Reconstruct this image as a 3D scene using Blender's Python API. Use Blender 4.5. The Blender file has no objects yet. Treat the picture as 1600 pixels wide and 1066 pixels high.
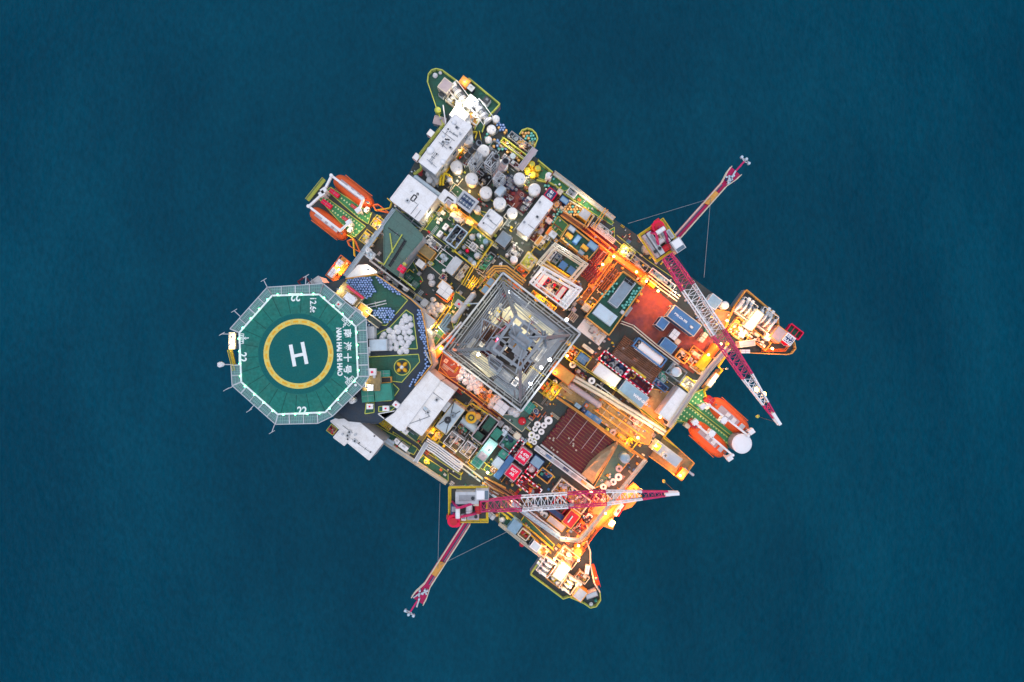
import bpy, math, random
from mathutils import Vector, Matrix
R = math.radians
scene = bpy.context.scene
col = scene.collection
# ---------------------------------------------------------------- camera, sky, sun, exposure
CAM_H = 130.0                      # metres above the main deck; the sea lies 31 m below the deck
SEA = -31.0
cam_data = bpy.data.cameras.new("camera")
cam = bpy.data.objects.new("camera", cam_data)
col.objects.link(cam)
cam.location = (0, 0, CAM_H)
cam.rotation_euler = (0, 0, 0)
cam_data.sensor_width = 36.0
cam_data.lens = 36.0 * CAM_H / 200.0
cam_data.clip_start = 1.0
cam_data.clip_end = 5000.0
scene.camera = cam
SUN_EL, SUN_AZ = R(86), R(300)
world = bpy.data.worlds.new("World"); scene.world = world; world.use_nodes = True
wn, wl = world.node_tree.nodes, world.node_tree.links
wn.clear()
sky = wn.new("ShaderNodeTexSky"); sky.sky_type = 'NISHITA'; sky.sun_disc = False
sky.sun_elevation = SUN_EL; sky.sun_rotation = SUN_AZ
sky.air_density = 1.0; sky.dust_density = 0.6; sky.ozone_density = 1.0
bg = wn.new("ShaderNodeBackground"); bg.inputs[1].default_value = 0.10
wo = wn.new("ShaderNodeOutputWorld")
wl.new(sky.outputs[0], bg.inputs[0]); wl.new(bg.outputs[0], wo.inputs[0])
sun_data = bpy.data.lights.new("sun", 'SUN'); sun_data.energy = 1.0; sun_data.angle = R(78)
sun_data.color = (1.0, 0.86, 0.70)
sun = bpy.data.objects.new("sun", sun_data); col.objects.link(sun)
sun.rotation_euler = Vector((math.sin(SUN_AZ) * math.cos(SUN_EL), math.cos(SUN_AZ) * math.cos(SUN_EL), math.sin(SUN_EL))).to_track_quat('Z', 'Y').to_euler()
scene.view_settings.view_transform = 'Standard'
scene.view_settings.look = 'None'
scene.view_settings.gamma = 1.0
scene.view_settings.exposure = 0.9
scene.render.engine = 'CYCLES'
scene.cycles.use_light_tree = True
scene.cycles.max_bounces = 4
scene.cycles.diffuse_bounces = 2
scene.cycles.glossy_bounces = 2
scene.cycles.sample_clamp_indirect = 4.0
scene.cycles.caustics_reflective = False
scene.cycles.caustics_refractive = False
scene.cycles.use_denoising = True

# ---------------------------------------------------------------- survey plan: plan sheets at several scales -> metres
PL = [0.0, 0.0, 1.0]
def sheet(ox, oy, s): PL[:] = [ox, oy, s]
def fx(p): return (PL[0] + p[0] / PL[2], PL[1] + p[1] / PL[2])
def K(z): return 0.125 * (CAM_H - z) / CAM_H
def W(p, z=0.0):
    x, y = fx(p); k = K(z)
    return Vector(((x - 800.0) * k, (533.0 - y) * k, z))
def L(d, z=0.0): return d / PL[2] * K(z)
TH = -37.3

# ---------------------------------------------------------------- materials
MATS = {}
def nd(nt, t, **kw):
    n = nt.nodes.new(t)
    for k, v in kw.items(): setattr(n, k, v)
    return n
def mat(name, c, rough=0.55, metal=0.0, dirt=0.25, dscale=0.8, dcol=None, bump=0.0, emit=0.0, ecol=None, panel=None, spec=None):
    if name in MATS: return MATS[name]
    m = bpy.data.materials.new(name); m.use_nodes = True; nt = m.node_tree
    b = nt.nodes["Principled BSDF"]
    b.inputs["Roughness"].default_value = rough; b.inputs["Metallic"].default_value = metal
    c4 = (*c, 1)
    if dirt > 0:
        g = nd(nt, "ShaderNodeNewGeometry")
        n1 = nd(nt, "ShaderNodeTexNoise"); n1.inputs["Scale"].default_value = dscale; n1.inputs["Detail"].default_value = 6; n1.inputs["Roughness"].default_value = 0.65
        nt.links.new(g.outputs["Position"], n1.inputs["Vector"])
        rp = nd(nt, "ShaderNodeValToRGB"); rp.color_ramp.elements[0].position = 0.42; rp.color_ramp.elements[1].position = 0.72
        rp.color_ramp.elements[0].color = (0, 0, 0, 1); rp.color_ramp.elements[1].color = (dirt * 1.6, dirt * 1.6, dirt * 1.6, 1)
        nt.links.new(n1.outputs["Fac"], rp.inputs[0])
        n2 = nd(nt, "ShaderNodeTexNoise"); n2.inputs["Scale"].default_value = dscale * 7; n2.inputs["Detail"].default_value = 4
        nt.links.new(g.outputs["Position"], n2.inputs["Vector"])
        mx = nd(nt, "ShaderNodeMix", data_type='RGBA')
        dc = dcol or (c[0] * 0.45 + 0.03, c[1] * 0.4 + 0.015, c[2] * 0.35 + 0.008)
        mx.inputs["A"].default_value = c4; mx.inputs["B"].default_value = (*dc, 1)
        nt.links.new(rp.outputs[0], mx.inputs["Factor"])
        mr = nd(nt, "ShaderNodeMapRange"); mr.inputs[3].default_value = 1 - dirt * 0.8; mr.inputs[4].default_value = 1 + dirt * 0.5
        nt.links.new(n2.outputs["Fac"], mr.inputs[0])
        ml = nd(nt, "ShaderNodeMix", data_type='RGBA', blend_type='MULTIPLY'); ml.inputs["Factor"].default_value = 1
        nt.links.new(mx.outputs["Result"], ml.inputs["A"]); nt.links.new(mr.outputs[0], ml.inputs["B"])
        out = ml.outputs["Result"]
        if panel:
            tc = nd(nt, "ShaderNodeTexCoord"); bk = nd(nt, "ShaderNodeTexBrick"); nt.links.new(tc.outputs["Object"], bk.inputs["Vector"])
            bk.inputs["Color1"].default_value = (1, 1, 1, 1); bk.inputs["Color2"].default_value = (panel[2],) * 3 + (1,); bk.inputs["Mortar"].default_value = (panel[3],) * 3 + (1,)
            bk.inputs["Scale"].default_value = 1; bk.inputs["Brick Width"].default_value = panel[0]; bk.inputs["Row Height"].default_value = panel[1]; bk.inputs["Mortar Size"].default_value = .035
            m2 = nd(nt, "ShaderNodeMix", data_type='RGBA', blend_type='MULTIPLY'); m2.inputs["Factor"].default_value = 1
            nt.links.new(out, m2.inputs["A"]); nt.links.new(bk.outputs["Color"], m2.inputs["B"]); out = m2.outputs["Result"]
        nt.links.new(out, b.inputs["Base Color"])
        if True: b.inputs["Specular IOR Level"].default_value = .22 if spec is None else spec
        if bump:
            bp = nd(nt, "ShaderNodeBump"); bp.inputs["Strength"].default_value = bump; bp.inputs["Distance"].default_value = 0.1
            nt.links.new(n2.outputs["Fac"], bp.inputs["Height"]); nt.links.new(bp.outputs[0], b.inputs["Normal"])
    else:
        b.inputs["Base Color"].default_value = c4
    if emit:
        b.inputs["Emission Color"].default_value = (*(ecol or c), 1); b.inputs["Emission Strength"].default_value = emit
    MATS[name] = m
    return m
mat('white', (.82, .83, .83), .45, dirt=.24, dscale=.7, dcol=(.5, .46, .40), panel=(8, 4, .985, .86))
mat('cleanwhite', (.80, .81, .82), .4, dirt=.05)
mat('cream', (.66, .60, .46), .5, dirt=.2)
mat('grey', (.30, .33, .36), .5, dirt=.3)
mat('lightgrey', (.50, .54, .57), .5, dirt=.2)
mat('bluegrey', (.22, .30, .37), .5, dirt=.3)
mat('steel', (.24, .27, .30), .5, .1, dirt=.25)
mat('dark', (.035, .045, .055), .6, dirt=.4)
mat('black', (.012, .014, .02), .6, dirt=.2)
mat('deck', (.042, .068, .074), .75, dirt=.5, dscale=.5, dcol=(.075, .062, .055), bump=.2, panel=(6, 3, .92, .72), spec=.25)
mat('lane', (.030, .050, .075), .7, dirt=.35, dscale=.6, dcol=(.07, .065, .065))
mat('green', (.026, .125, .092), .65, dirt=.4, dscale=.6, dcol=(.05, .075, .05), bump=.15, panel=(3, 3, .85, .6), spec=.2)
mat('brightgreen', (.035, .20, .09), .6, dirt=.35, dcol=(.08, .1, .05))
mat('roofgreen', (.095, .185, .160), .65, dirt=.4, dscale=.35, dcol=(.10, .14, .12), panel=(5, 2.5, .9, .7), spec=.2)
mat('helideck', (.018, .180, .146), .7, dirt=.6, dscale=.3, dcol=(.035, .15, .12), spec=.12)
mat('helimid', (.008, .120, .118), .8, dirt=.4, dscale=.5, dcol=(.02, .13, .11), spec=.12)
mat('heliseam', (.002, .055, .050), .7, dirt=.2)
mat('teal', (.03, .25, .19), .5, dirt=.3)
mat('mint', (.30, .58, .52), .5, dirt=.2)
mat('yellow', (.68, .52, .03), .45, dirt=.25)
mat('ylw2', (.50, .55, .10), .5, dirt=.2)
mat('ringyellow', (.74, .60, .14), .6, dirt=.3, dscale=1.5)
mat('ringorange', (.80, .42, .03), .6, dirt=.2)
mat('orange', (.75, .16, .03), .4, dirt=.2)
mat('boat', (.78, .13, .035), .3, dirt=.15, dcol=(.45, .08, .03))
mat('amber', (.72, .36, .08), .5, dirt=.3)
mat('red', (.55, .02, .035), .45, dirt=.25)
mat('magenta', (.80, .0, .06), .4, dirt=.15, dcol=(.4, .01, .06))
mat('wine', (.42, .008, .09), .5, dirt=.3)
mat('netting', (.14, .26, .28), .8, dirt=.2)
mat('cranered', (.60, .028, .15), .45, dirt=.2)
mat('maroon', (.135, .012, .030), .5, dirt=.4, dcol=(.10, .05, .04))
mat('rust', (.22, .10, .055), .75, dirt=.5, dcol=(.07, .05, .045))
mat('reddeck', (.30, .075, .050), .6, dirt=.6, dscale=.22, dcol=(.085, .040, .085), bump=.15)
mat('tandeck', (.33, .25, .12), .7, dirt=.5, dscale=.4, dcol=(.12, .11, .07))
mat('navy', (.015, .045, .14), .5, dirt=.3)
mat('blue', (.07, .20, .42), .5, dirt=.25)
mat('drumblue', (.05, .13, .36), .35, dirt=.15)
mat('drumteal', (.04, .30, .26), .4, dirt=.2)
mat('drumamber', (.66, .34, .08), .4, dirt=.2)
for nm, c in (('drumblue', (.26, .42, .72)), ('drumteal', (.12, .50, .44)), ('drumamber', (.80, .48, .16)), ('red', (.65, .06, .06)), ('white', (.8, .8, .8))): mat(nm + 'lid', c, .35, dirt=.15)  # lighter lid copies paint the highlight on the drum tops
mat('skyblue', (.24, .40, .52), .5, dirt=.2)
mat('paleblue', (.48, .60, .68), .5, dirt=.15)
mat('derrick', (.27, .31, .345), .45, .1, dirt=.25)
mat('derrickdark', (.09, .105, .125), .5, .2, dirt=.4)
mat('khaki', (.62, .62, .46), .6, dirt=.35, dscale=.4, dcol=(.25, .24, .17))
mat('tarp', (.34, .27, .17), .7, dirt=.4)
mat('bag', (.74, .75, .77), .7, dirt=.15, dscale=3)
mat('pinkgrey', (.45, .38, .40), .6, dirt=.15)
mat('glass', (.05, .12, .18), .08, dirt=0)
mat('markwhite', (.80, .86, .84), .5, dirt=.12, dscale=2)
mat('textblue', (.02, .03, .09), .5, dirt=.1)
for nm, c, e in (('lampwarm', (1, .78, .40), 26), ('lampwhite', (1, .97, .88), 22), ('lampamber', (1, .50, .10), 26), ('lampgreen', (.1, 1, .35), 8), ('lampred', (1, .02, .06), 40), ('lampred2', (1, .03, .08), 12)):
    mat(nm, c, dirt=0, emit=e, ecol=c)
# green walkway grating: rows of pale dots painted as studs
def dots_material():
    m = bpy.data.materials.new('grating_green'); m.use_nodes = True; nt = m.node_tree; b = nt.nodes["Principled BSDF"]
    tc = nd(nt, "ShaderNodeTexCoord"); sp = nd(nt, "ShaderNodeSeparateXYZ"); nt.links.new(tc.outputs["Object"], sp.inputs[0])
    prev = None
    for ax, k in (('X', 1.55), ('Y', 1.05)):
        a = nd(nt, "ShaderNodeMath", operation='MULTIPLY'); a.inputs[1].default_value = k; nt.links.new(sp.outputs[ax], a.inputs[0])
        f = nd(nt, "ShaderNodeMath", operation='FRACT'); nt.links.new(a.outputs[0], f.inputs[0])
        l = nd(nt, "ShaderNodeMath", operation='LESS_THAN'); l.inputs[1].default_value = .42 if ax == 'X' else .30; nt.links.new(f.outputs[0], l.inputs[0])
        if prev:
            mm = nd(nt, "ShaderNodeMath", operation='MULTIPLY'); nt.links.new(prev.outputs[0], mm.inputs[0]); nt.links.new(l.outputs[0], mm.inputs[1]); prev = mm
        else: prev = l
    mx = nd(nt, "ShaderNodeMix", data_type='RGBA'); mx.inputs["A"].default_value = (.03, .22, .08, 1); mx.inputs["B"].default_value = (.62, .72, .34, 1)
    nt.links.new(prev.outputs[0], mx.inputs["Factor"]); nt.links.new(mx.outputs["Result"], b.inputs["Base Color"]); b.inputs["Roughness"].default_value = .7
    MATS['grating_green'] = m
dots_material()

# ---------------------------------------------------------------- mesh builder
class MB:
    def __init__(s): s.v = []; s.f = []; s.m = []; s.ms = []; s.mi = {}; s.sm = []
    def mid(s, m):
        if m not in s.mi: s.mi[m] = len(s.ms); s.ms.append(m)
        return s.mi[m]
    def add(s, vs, fs, m, smooth=False):
        o = len(s.v); k = s.mid(m); s.v += [tuple(x) for x in vs]
        for f in fs: s.f.append(tuple(i + o for i in f)); s.m.append(k); s.sm.append(smooth)
    def box(s, cx, cy, z0, z1, lx, ly, m, a=0.0, top=None):
        c, t = math.cos(a), math.sin(a); vs = []
        for z in (z0, z1):
            for dx, dy in ((-1, -1), (1, -1), (1, 1), (-1, 1)):
                x, y = dx * lx / 2, dy * ly / 2
                vs.append((cx + x * c - y * t, cy + x * t + y * c, z))
        s.add(vs, [(3, 2, 1, 0), (0, 1, 5, 4), (1, 2, 6, 5), (2, 3, 7, 6), (3, 0, 4, 7)], m)
        s.add(vs[4:], [(0, 1, 2, 3)], top or m)
    def prism(s, P, z0, z1, m, top=None):
        n = len(P)
        ar = sum(P[i][0] * P[(i + 1) % n][1] - P[(i + 1) % n][0] * P[i][1] for i in range(n))
        if ar < 0: P = P[::-1]
        vs = [(p[0], p[1], z0) for p in P] + [(p[0], p[1], z1) for p in P]
        s.add(vs, [tuple(range(n - 1, -1, -1))] + [(i, (i + 1) % n, n + (i + 1) % n, n + i) for i in range(n)], m)
        s.add(vs[n:], [tuple(range(n))], top or m)
    def bar(s, p, q, w, m, h=None):
        p, q = Vector(p), Vector(q); d = q - p
        if d.length < 1e-5: return
        d.normalize(); up = Vector((0, 0, 1)) if abs(d.z) < .95 else Vector((1, 0, 0))
        x = d.cross(up).normalized() * (w / 2); y = x.cross(d).normalized() * ((h or w) / 2)
        vs = [a + b for a in (p, q) for b in (-x - y, x - y, x + y, -x + y)]
        s.add(vs, [(0, 3, 2, 1), (4, 5, 6, 7), (0, 1, 5, 4), (1, 2, 6, 5), (2, 3, 7, 6), (3, 0, 4, 7)][:], m)
    def tube(s, p, q, r, m, n=8, r2=None, caps=True):
        p, q = Vector(p), Vector(q); d = q - p
        if d.length < 1e-5: return
        d.normalize(); up = Vector((0, 0, 1)) if abs(d.z) < .95 else Vector((1, 0, 0))
        x = d.cross(up).normalized(); y = d.cross(x).normalized(); r2 = r if r2 is None else r2; vs = []
        for a, rr in ((p, r), (q, r2)):
            for i in range(n):
                t = 2 * math.pi * i / n; vs.append(a + x * math.cos(t) * rr + y * math.sin(t) * rr)
        s.add(vs, [(i, i + n, (i + 1) % n + n, (i + 1) % n) for i in range(n)], m, n >= 8)
        if caps: s.add(vs, [tuple(range(n)), tuple(range(2 * n - 1, n - 1, -1))], m)
    def pipe(s, P, r, m, n=7):
        for a, b in zip(P, P[1:]): s.tube(a, b, r, m, n)
    def cyl(s, x, y, z0, z1, r, m, n=20, r2=None, top=None):
        r2 = r if r2 is None else r2
        vs = [(x + r * math.cos(2 * math.pi * i / n), y + r * math.sin(2 * math.pi * i / n), z0) for i in range(n)] + \
             [(x + r2 * math.cos(2 * math.pi * i / n), y + r2 * math.sin(2 * math.pi * i / n), z1) for i in range(n)]
        s.add(vs, [(i, (i + 1) % n, (i + 1) % n + n, i + n) for i in range(n)], m, True)
        s.add(vs, [tuple(range(n, 2 * n)), tuple(range(n - 1, -1, -1))], top or m)
    def ring(s, x, y, z0, z1, r0, r1, m, n=28, a0=0, a1=2 * math.pi):
        full = abs(a1 - a0 - 2 * math.pi) < 1e-6; k = n if full else n + 1; vs = []
        for i in range(k):
            t = a0 + (a1 - a0) * i / n
            for r, z in ((r0, z0), (r1, z0), (r1, z1), (r0, z1)): vs.append((x + r * math.cos(t), y + r * math.sin(t), z))
        fs = []
        for i in range(n):
            a, b = i * 4, ((i + 1) % k) * 4
            fs += [(a + j, a + (j + 1) % 4, b + (j + 1) % 4, b + j) for j in range(4)]
        if not full: fs += [(3, 2, 1, 0), (n * 4, n * 4 + 1, n * 4 + 2, n * 4 + 3)]
        s.add(vs, fs, m)
    def dome(s, x, y, z, rx, ry, h, m, nu=16, nv=5, a=0.0, low=0.0, jit=0.0, rnd=None):
        vs = []; c, t = math.cos(a), math.sin(a)
        for j in range(nv):
            ph = low + (math.pi / 2 - low) * j / nv
            for i in range(nu):
                th = 2 * math.pi * i / nu; k = 1 + (rnd.uniform(-jit, jit) if jit else 0)
                X, Y = rx * math.cos(ph) * math.cos(th) * k, ry * math.cos(ph) * math.sin(th) * k
                vs.append((x + X * c - Y * t, y + X * t + Y * c, z + h * math.sin(ph) * k))
        vs.append((x, y, z + h))
        fs = [(j * nu + i, j * nu + (i + 1) % nu, (j + 1) * nu + (i + 1) % nu, (j + 1) * nu + i) for j in range(nv - 1) for i in range(nu)]
        fs += [((nv - 1) * nu + i, (nv - 1) * nu + (i + 1) % nu, nv * nu) for i in range(nu)]
        s.add(vs, fs, m, not jit)
    def build(s, name, parent=None, loc=None, rot=0.0, label=None):
        me = bpy.data.meshes.new(name); me.from_pydata(s.v, [], s.f)
        for m in s.ms: me.materials.append(MATS[m])
        me.polygons.foreach_set("material_index", s.m); me.polygons.foreach_set("use_smooth", s.sm)
        me.update()
        o = bpy.data.objects.new(name, me); col.objects.link(o)
        if parent: o.parent = parent
        if loc is not None: o.location = loc
        if rot: o.rotation_euler.z = rot
        if label: o["label"] = label
        return o
def tag(o, label, cat, group=None, kind=None):
    if label: o["label"] = label
    if cat: o["category"] = cat
    if group: o["group"] = group
    if kind: o["kind"] = kind
    return o
def thing(name, label, cat, loc=(0, 0, 0), rot=0.0, group=None):
    o = bpy.data.objects.new(name, None); o.empty_display_size = .3; col.objects.link(o)
    o.location = loc; o.rotation_euler.z = rot
    return tag(o, label, cat, group)
def copy_tree(o, parent=None):
    c = o.copy(); col.objects.link(c)
    if parent: c.parent = parent
    for ch in [x for x in CH.get(o.name, [])]: copy_tree(ch, c)
    return c
CH = {}
def kids(o):      # remember a prototype's tree once, so copies do not search the scene
    CH[o.name] = list(o.children)
    for c in o.children: kids(c)
def text(s, p, z, size, a, m, parent, name='lettering', bold=.0, ax='CENTER', sx=1.0):
    cu = bpy.data.curves.new(name, 'FONT'); cu.body = s; cu.size = size; cu.align_x = ax; cu.align_y = 'CENTER'
    cu.extrude = .004; cu.offset = bold; cu.materials.append(MATS[m])
    o = bpy.data.objects.new(name, cu); col.objects.link(o); o.parent = parent
    dg = bpy.context.evaluated_depsgraph_get(); me = bpy.data.meshes.new_from_object(o.evaluated_get(dg)); bpy.data.objects.remove(o)
    me.name = name; o = bpy.data.objects.new(name, me); col.objects.link(o); o.parent = parent
    if not me.materials: me.materials.append(MATS[m])
    o.location = (p[0], p[1], z); o.rotation_euler.z = a; o.scale.x = sx
    return o
LAMP_K = 0.27
LIGHTS = {'w': (1, .80, .48), 'c': (.95, .97, 1.0), 'o': (1, .22, .04), 'y': (1, .44, .07), 'g': (.15, 1, .4), 'r': (1, .02, .06)}
def lamp_light(parent, loc, kind, power, radius=.35):
    l = bpy.data.lights.new('lamp_light', 'POINT'); l.energy = power * LAMP_K; l.color = LIGHTS[kind]; l.shadow_soft_size = radius
    o = bpy.data.objects.new('lamp_light', l); col.objects.link(o); o.location = loc; o.parent = parent
    return o
# ---------------------------------------------------------------- builders (every one makes ONE thing with its parts)
A0 = R(TH)
def base_of(c, z1, z0):
    w = W(c, z1); return Vector((w.x, w.y, z0))
def hatchery(root, rnd, lx, ly, z, n, pal=('white', 'lightgrey', 'grey')):
    for i in range(n):
        x, y = rnd.uniform(-.42, .42) * lx, rnd.uniform(-.42, .42) * ly; t = rnd.random(); m = rnd.choice(pal)
        b = MB()
        if t < .35: b.box(x, y, z, z + .35, rnd.uniform(.5, .9), rnd.uniform(.4, .8), m); b.box(x, y, z + .35, z + .42, .3, .3, 'dark'); b.build('roof_hatch', root)
        elif t < .6: b.cyl(x, y, z, z + .6, .12, 'steel', 8); b.cyl(x, y, z + .55, z + .72, .24, m, 10); b.build('roof_vent', root)
        elif t < .8: b.tube((x - rnd.uniform(.5, 2), y, z + .08), (x + rnd.uniform(.5, 2), y, z + .08), .06, 'grey', 6); b.build('conduit', root)
        else: b.tube((x, y - rnd.uniform(.5, 2), z + .08), (x, y + rnd.uniform(.5, 2), z + .08), .06, 'grey', 6); b.build('conduit', root)
def building(label, c, lu, lv, z0, z1, wall='white', roof='white', n=6, cat='deckhouse', name='deckhouse', ang=None, seed=1, par=.12, poly=None, seams=0, windows=True):
    rnd = random.Random(seed)
    if poly:
        P = [W(p, z1) for p in poly]; cx = sum(p.x for p in P) / len(P); cy = sum(p.y for p in P) / len(P); a = A0
        root = thing(name, label, cat, (cx, cy, z0), a); ca, sa = math.cos(-a), math.sin(-a)
        Q = [((p.x - cx) * ca - (p.y - cy) * sa, (p.x - cx) * sa + (p.y - cy) * ca) for p in P]
    else:
        a = A0 if ang is None else R(ang); loc = base_of(c, z1, z0); root = thing(name, label, cat, loc, a)
        X, Y = L(lu, z1) / 2, L(lv, z1) / 2; Q = [(-X, -Y), (X, -Y), (X, Y), (-X, Y)]
    H = z1 - z0
    b = MB(); b.prism(Q, 0, H - .15, wall); w = b.build('wall', root)
    b = MB(); b.prism(Q, H - .148, H, roof); r = b.build('roof', root)
    b = MB()
    for i in range(len(Q)):
        p, q = Q[i], Q[(i + 1) % len(Q)]; b.bar((*p, H + par / 2 - .01), (*q, H + par / 2 - .01), .16, roof, par + .03)
    b.build('parapet', r)
    xs = [q[0] for q in Q]; ys = [q[1] for q in Q]; lx, ly = max(xs) - min(xs), max(ys) - min(ys)
    if seams:
        b = MB()
        for k in range(1, seams + 1):
            x = min(xs) + lx * k / (seams + 1); b.box(x, (min(ys) + max(ys)) / 2, H, H + .03, .05, ly * .93, 'lightgrey')
        b.build('roof_seam', r)
    if not poly or len(poly) == 4: hatchery(root, rnd, lx * .85, ly * .85, H, n)
    elif lx > 9 and roof in ('white', 'roofgreen') and z1 > 4: hatchery(root, rnd, lx * .42, ly * .42, H, 7)
    if windows and H > 3:
        for i in range(len(Q)):
            p, q = Vector((*Q[i], 0)), Vector((*Q[(i + 1) % len(Q)], 0)); d = q - p
            if d.length < 5: continue
            nrm = Vector((d.y, -d.x, 0)).normalized()
            if nrm.dot(p + q - Vector((xs[0] + xs[-1], 0, 0))) < 0 and not poly: nrm = -nrm
            k = int(d.length // 3.2)
            for j in range(k):
                m = p + d * ((j + .5) / k) + nrm * .03; b = MB()
                b.box(m.x, m.y, H - 2.3, H - 1.4, .9, .08, 'glass', math.atan2(d.y, d.x)); b.build('window', w)
    return root
def container(label, c, lu, lv, z0, h, colr='blue', frame='paleblue', top=None, cat='container', name='shipping_container', ang=None, ribs=True, writing=None, wcol='cleanwhite', seed=0, dashed=False, group=None, wsize=1.0, wdx=0):
    a = A0 if ang is None else R(ang); z1 = z0 + h; loc = base_of(c, z1, z0); root = thing(name, label, cat, loc, a, group)
    X, Y = L(lu, z1), L(lv, z1); top = top or colr
    b = MB(); b.box(0, 0, .12, h - .08, X - .12, Y - .12, colr)
    n = max(3, int(max(X, Y) / .35))
    for i in range(n):
        t = (i + .5) / n - .5
        if X >= Y:
            for s in (-1, 1): b.box(t * (X - .3), s * (Y / 2 - .04), .2, h - .2, (X / n) * .45, .05, colr)
        else:
            for s in (-1, 1): b.box(s * (X / 2 - .04), t * (Y - .3), .2, h - .2, .05, (Y / n) * .45, colr)
    b.build('body', root)
    b = MB(); b.box(0, 0, h - .079, h - .03, X - .2, Y - .2, top)
    if ribs:
        for i in range(n):
            t = (i + .5) / n - .5
            if X >= Y: b.box(t * (X - .4), 0, h - .03, h - .005, (X / n) * .5, Y - .5, top)
            else: b.box(0, t * (Y - .4), h - .03, h - .005, X - .5, (Y / n) * .5, top)
    r = b.build('roof', root)
    b = MB()
    for s in (-1, 1):
        for zz in (.06, h - .05):
            if dashed and zz > 1:
                k = max(4, int(X / .5)); 
                for i in range(k): b.box((i + .5) / k * X - X / 2, s * (Y / 2 - .06), zz - .07, zz + .08, X / k, .16, 'cleanwhite' if i % 2 else frame)
                k = max(3, int(Y / .5))
                for i in range(k): b.box(s * (X / 2 - .06), (i + .5) / k * (Y - .3) - (Y - .3) / 2, zz - .072, zz + .078, .16, (Y - .3) / k, 'cleanwhite' if i % 2 else frame)
            else:
                b.box(0, s * (Y / 2 - .06), zz - .07, zz + .08, X, .13, frame); b.box(s * (X / 2 - .06), 0, zz - .071, zz + .079, .13, Y - .26, frame)
        for t in (-1, 1): b.box(s * (X / 2 - .07), t * (Y / 2 - .07), .14, h - .12, .15, .15, frame)
    b.build('frame', root)
    b = MB()
    for s in (-1, 1):
        if X >= Y: b.box(X / 2 + .01, s * Y * .22, .25, h - .25, .05, Y * .40, frame)
        else: b.box(s * X * .22, Y / 2 + .01, .25, h - .25, X * .40, .05, frame)
    b.build('door', root)
    if writing:
        for i, t in enumerate(writing): text(t, (wdx * X, (len(writing) / 2 - i - .5) * wsize * 1.05), h + .0, wsize, 0, wcol, r, 'marking', bold=.025)
    return root
def basket(label, c, lu, lv, z0, h, colr='red', floor='dark', fill='pipes', ang=None, seed=0, cat='cargo basket', name='cargo_basket', dashed=False, bars=0, fcols=('rust', 'steel', 'grey')):
    a = A0 if ang is None else R(ang); z1 = z0 + h; loc = base_of(c, z1, z0); root = thing(name, label, cat, loc, a); rnd = random.Random(seed)
    X, Y = L(lu, z1), L(lv, z1)
    b = MB(); b.box(0, 0, .0, .15, X - .1, Y - .1, floor); b.build('floor', root)
    b = MB()
    for s in (-1, 1): b.box(0, s * (Y / 2 - .05), .15, h - .1, X - .2, .07, colr); b.box(s * (X / 2 - .05), 0, .15, h - .1, .07, Y - .2, colr)
    b.build('side_panel', root)
    b = MB(); wd = .2
    for s in (-1, 1):
        kx = max(4, int(X / .45)) if dashed else 1
        for i in range(kx): b.box((i + .5) / kx * X - X / 2, s * (Y / 2 - .06), h - .1, h + .05, X / kx, wd, 'cleanwhite' if i % 2 else colr)
        ky = max(3, int(Y / .45)) if dashed else 1
        for i in range(ky): b.box(s * (X / 2 - .06), ((i + .5) / ky - .5) * (Y - .3), h - .1, h + .048, wd, (Y - .3) / ky, 'cleanwhite' if i % 2 else colr)
    b.build('top_rail', root)
    for i in range(bars):
        b = MB(); x = ((i + 1) / (bars + 1) - .5) * X; b.box(x, 0, h - .1, h + .03, .12, Y - .2, colr); b.build('cross_bar', root)
    if fill == 'pipes':
        k = int((Y - .5) / .22)
        for i in range(k):
            b = MB(); y = (i + .5) / k * (Y - .5) - (Y - .5) / 2; zz = .3 + rnd.random() * .3; e = rnd.uniform(.75, .95)
            b.tube((-X / 2 * e, y, zz), (X / 2 * e, y, zz), .09, rnd.choice(fcols), 6); b.build('loaded_pipe', root)
    elif fill == 'junk':
        for i in range(int(X * Y * 1.1) + 3):
            b = MB(); x, y = rnd.uniform(-.4, .4) * X, rnd.uniform(-.38, .38) * Y; m = rnd.choice(fcols); t = rnd.random()
            if t < .4: b.box(x, y, .15, .15 + rnd.uniform(.3, h * .8), rnd.uniform(.3, .9), rnd.uniform(.3, .8), m, rnd.random()); nm = 'loaded_crate'
            elif t < .7: b.cyl(x, y, .15, .15 + rnd.uniform(.3, h * .8), rnd.uniform(.2, .42), m, 12); nm = 'loaded_drum'
            else: b.ring(x, y, .15, .6, .25, .42, m, 14); nm = 'loaded_coil'
            b.build(nm, root)
    return root
SK = ('steel', 'lightgrey', 'paleblue', 'bluegrey', 'white', 'grey')
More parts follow.
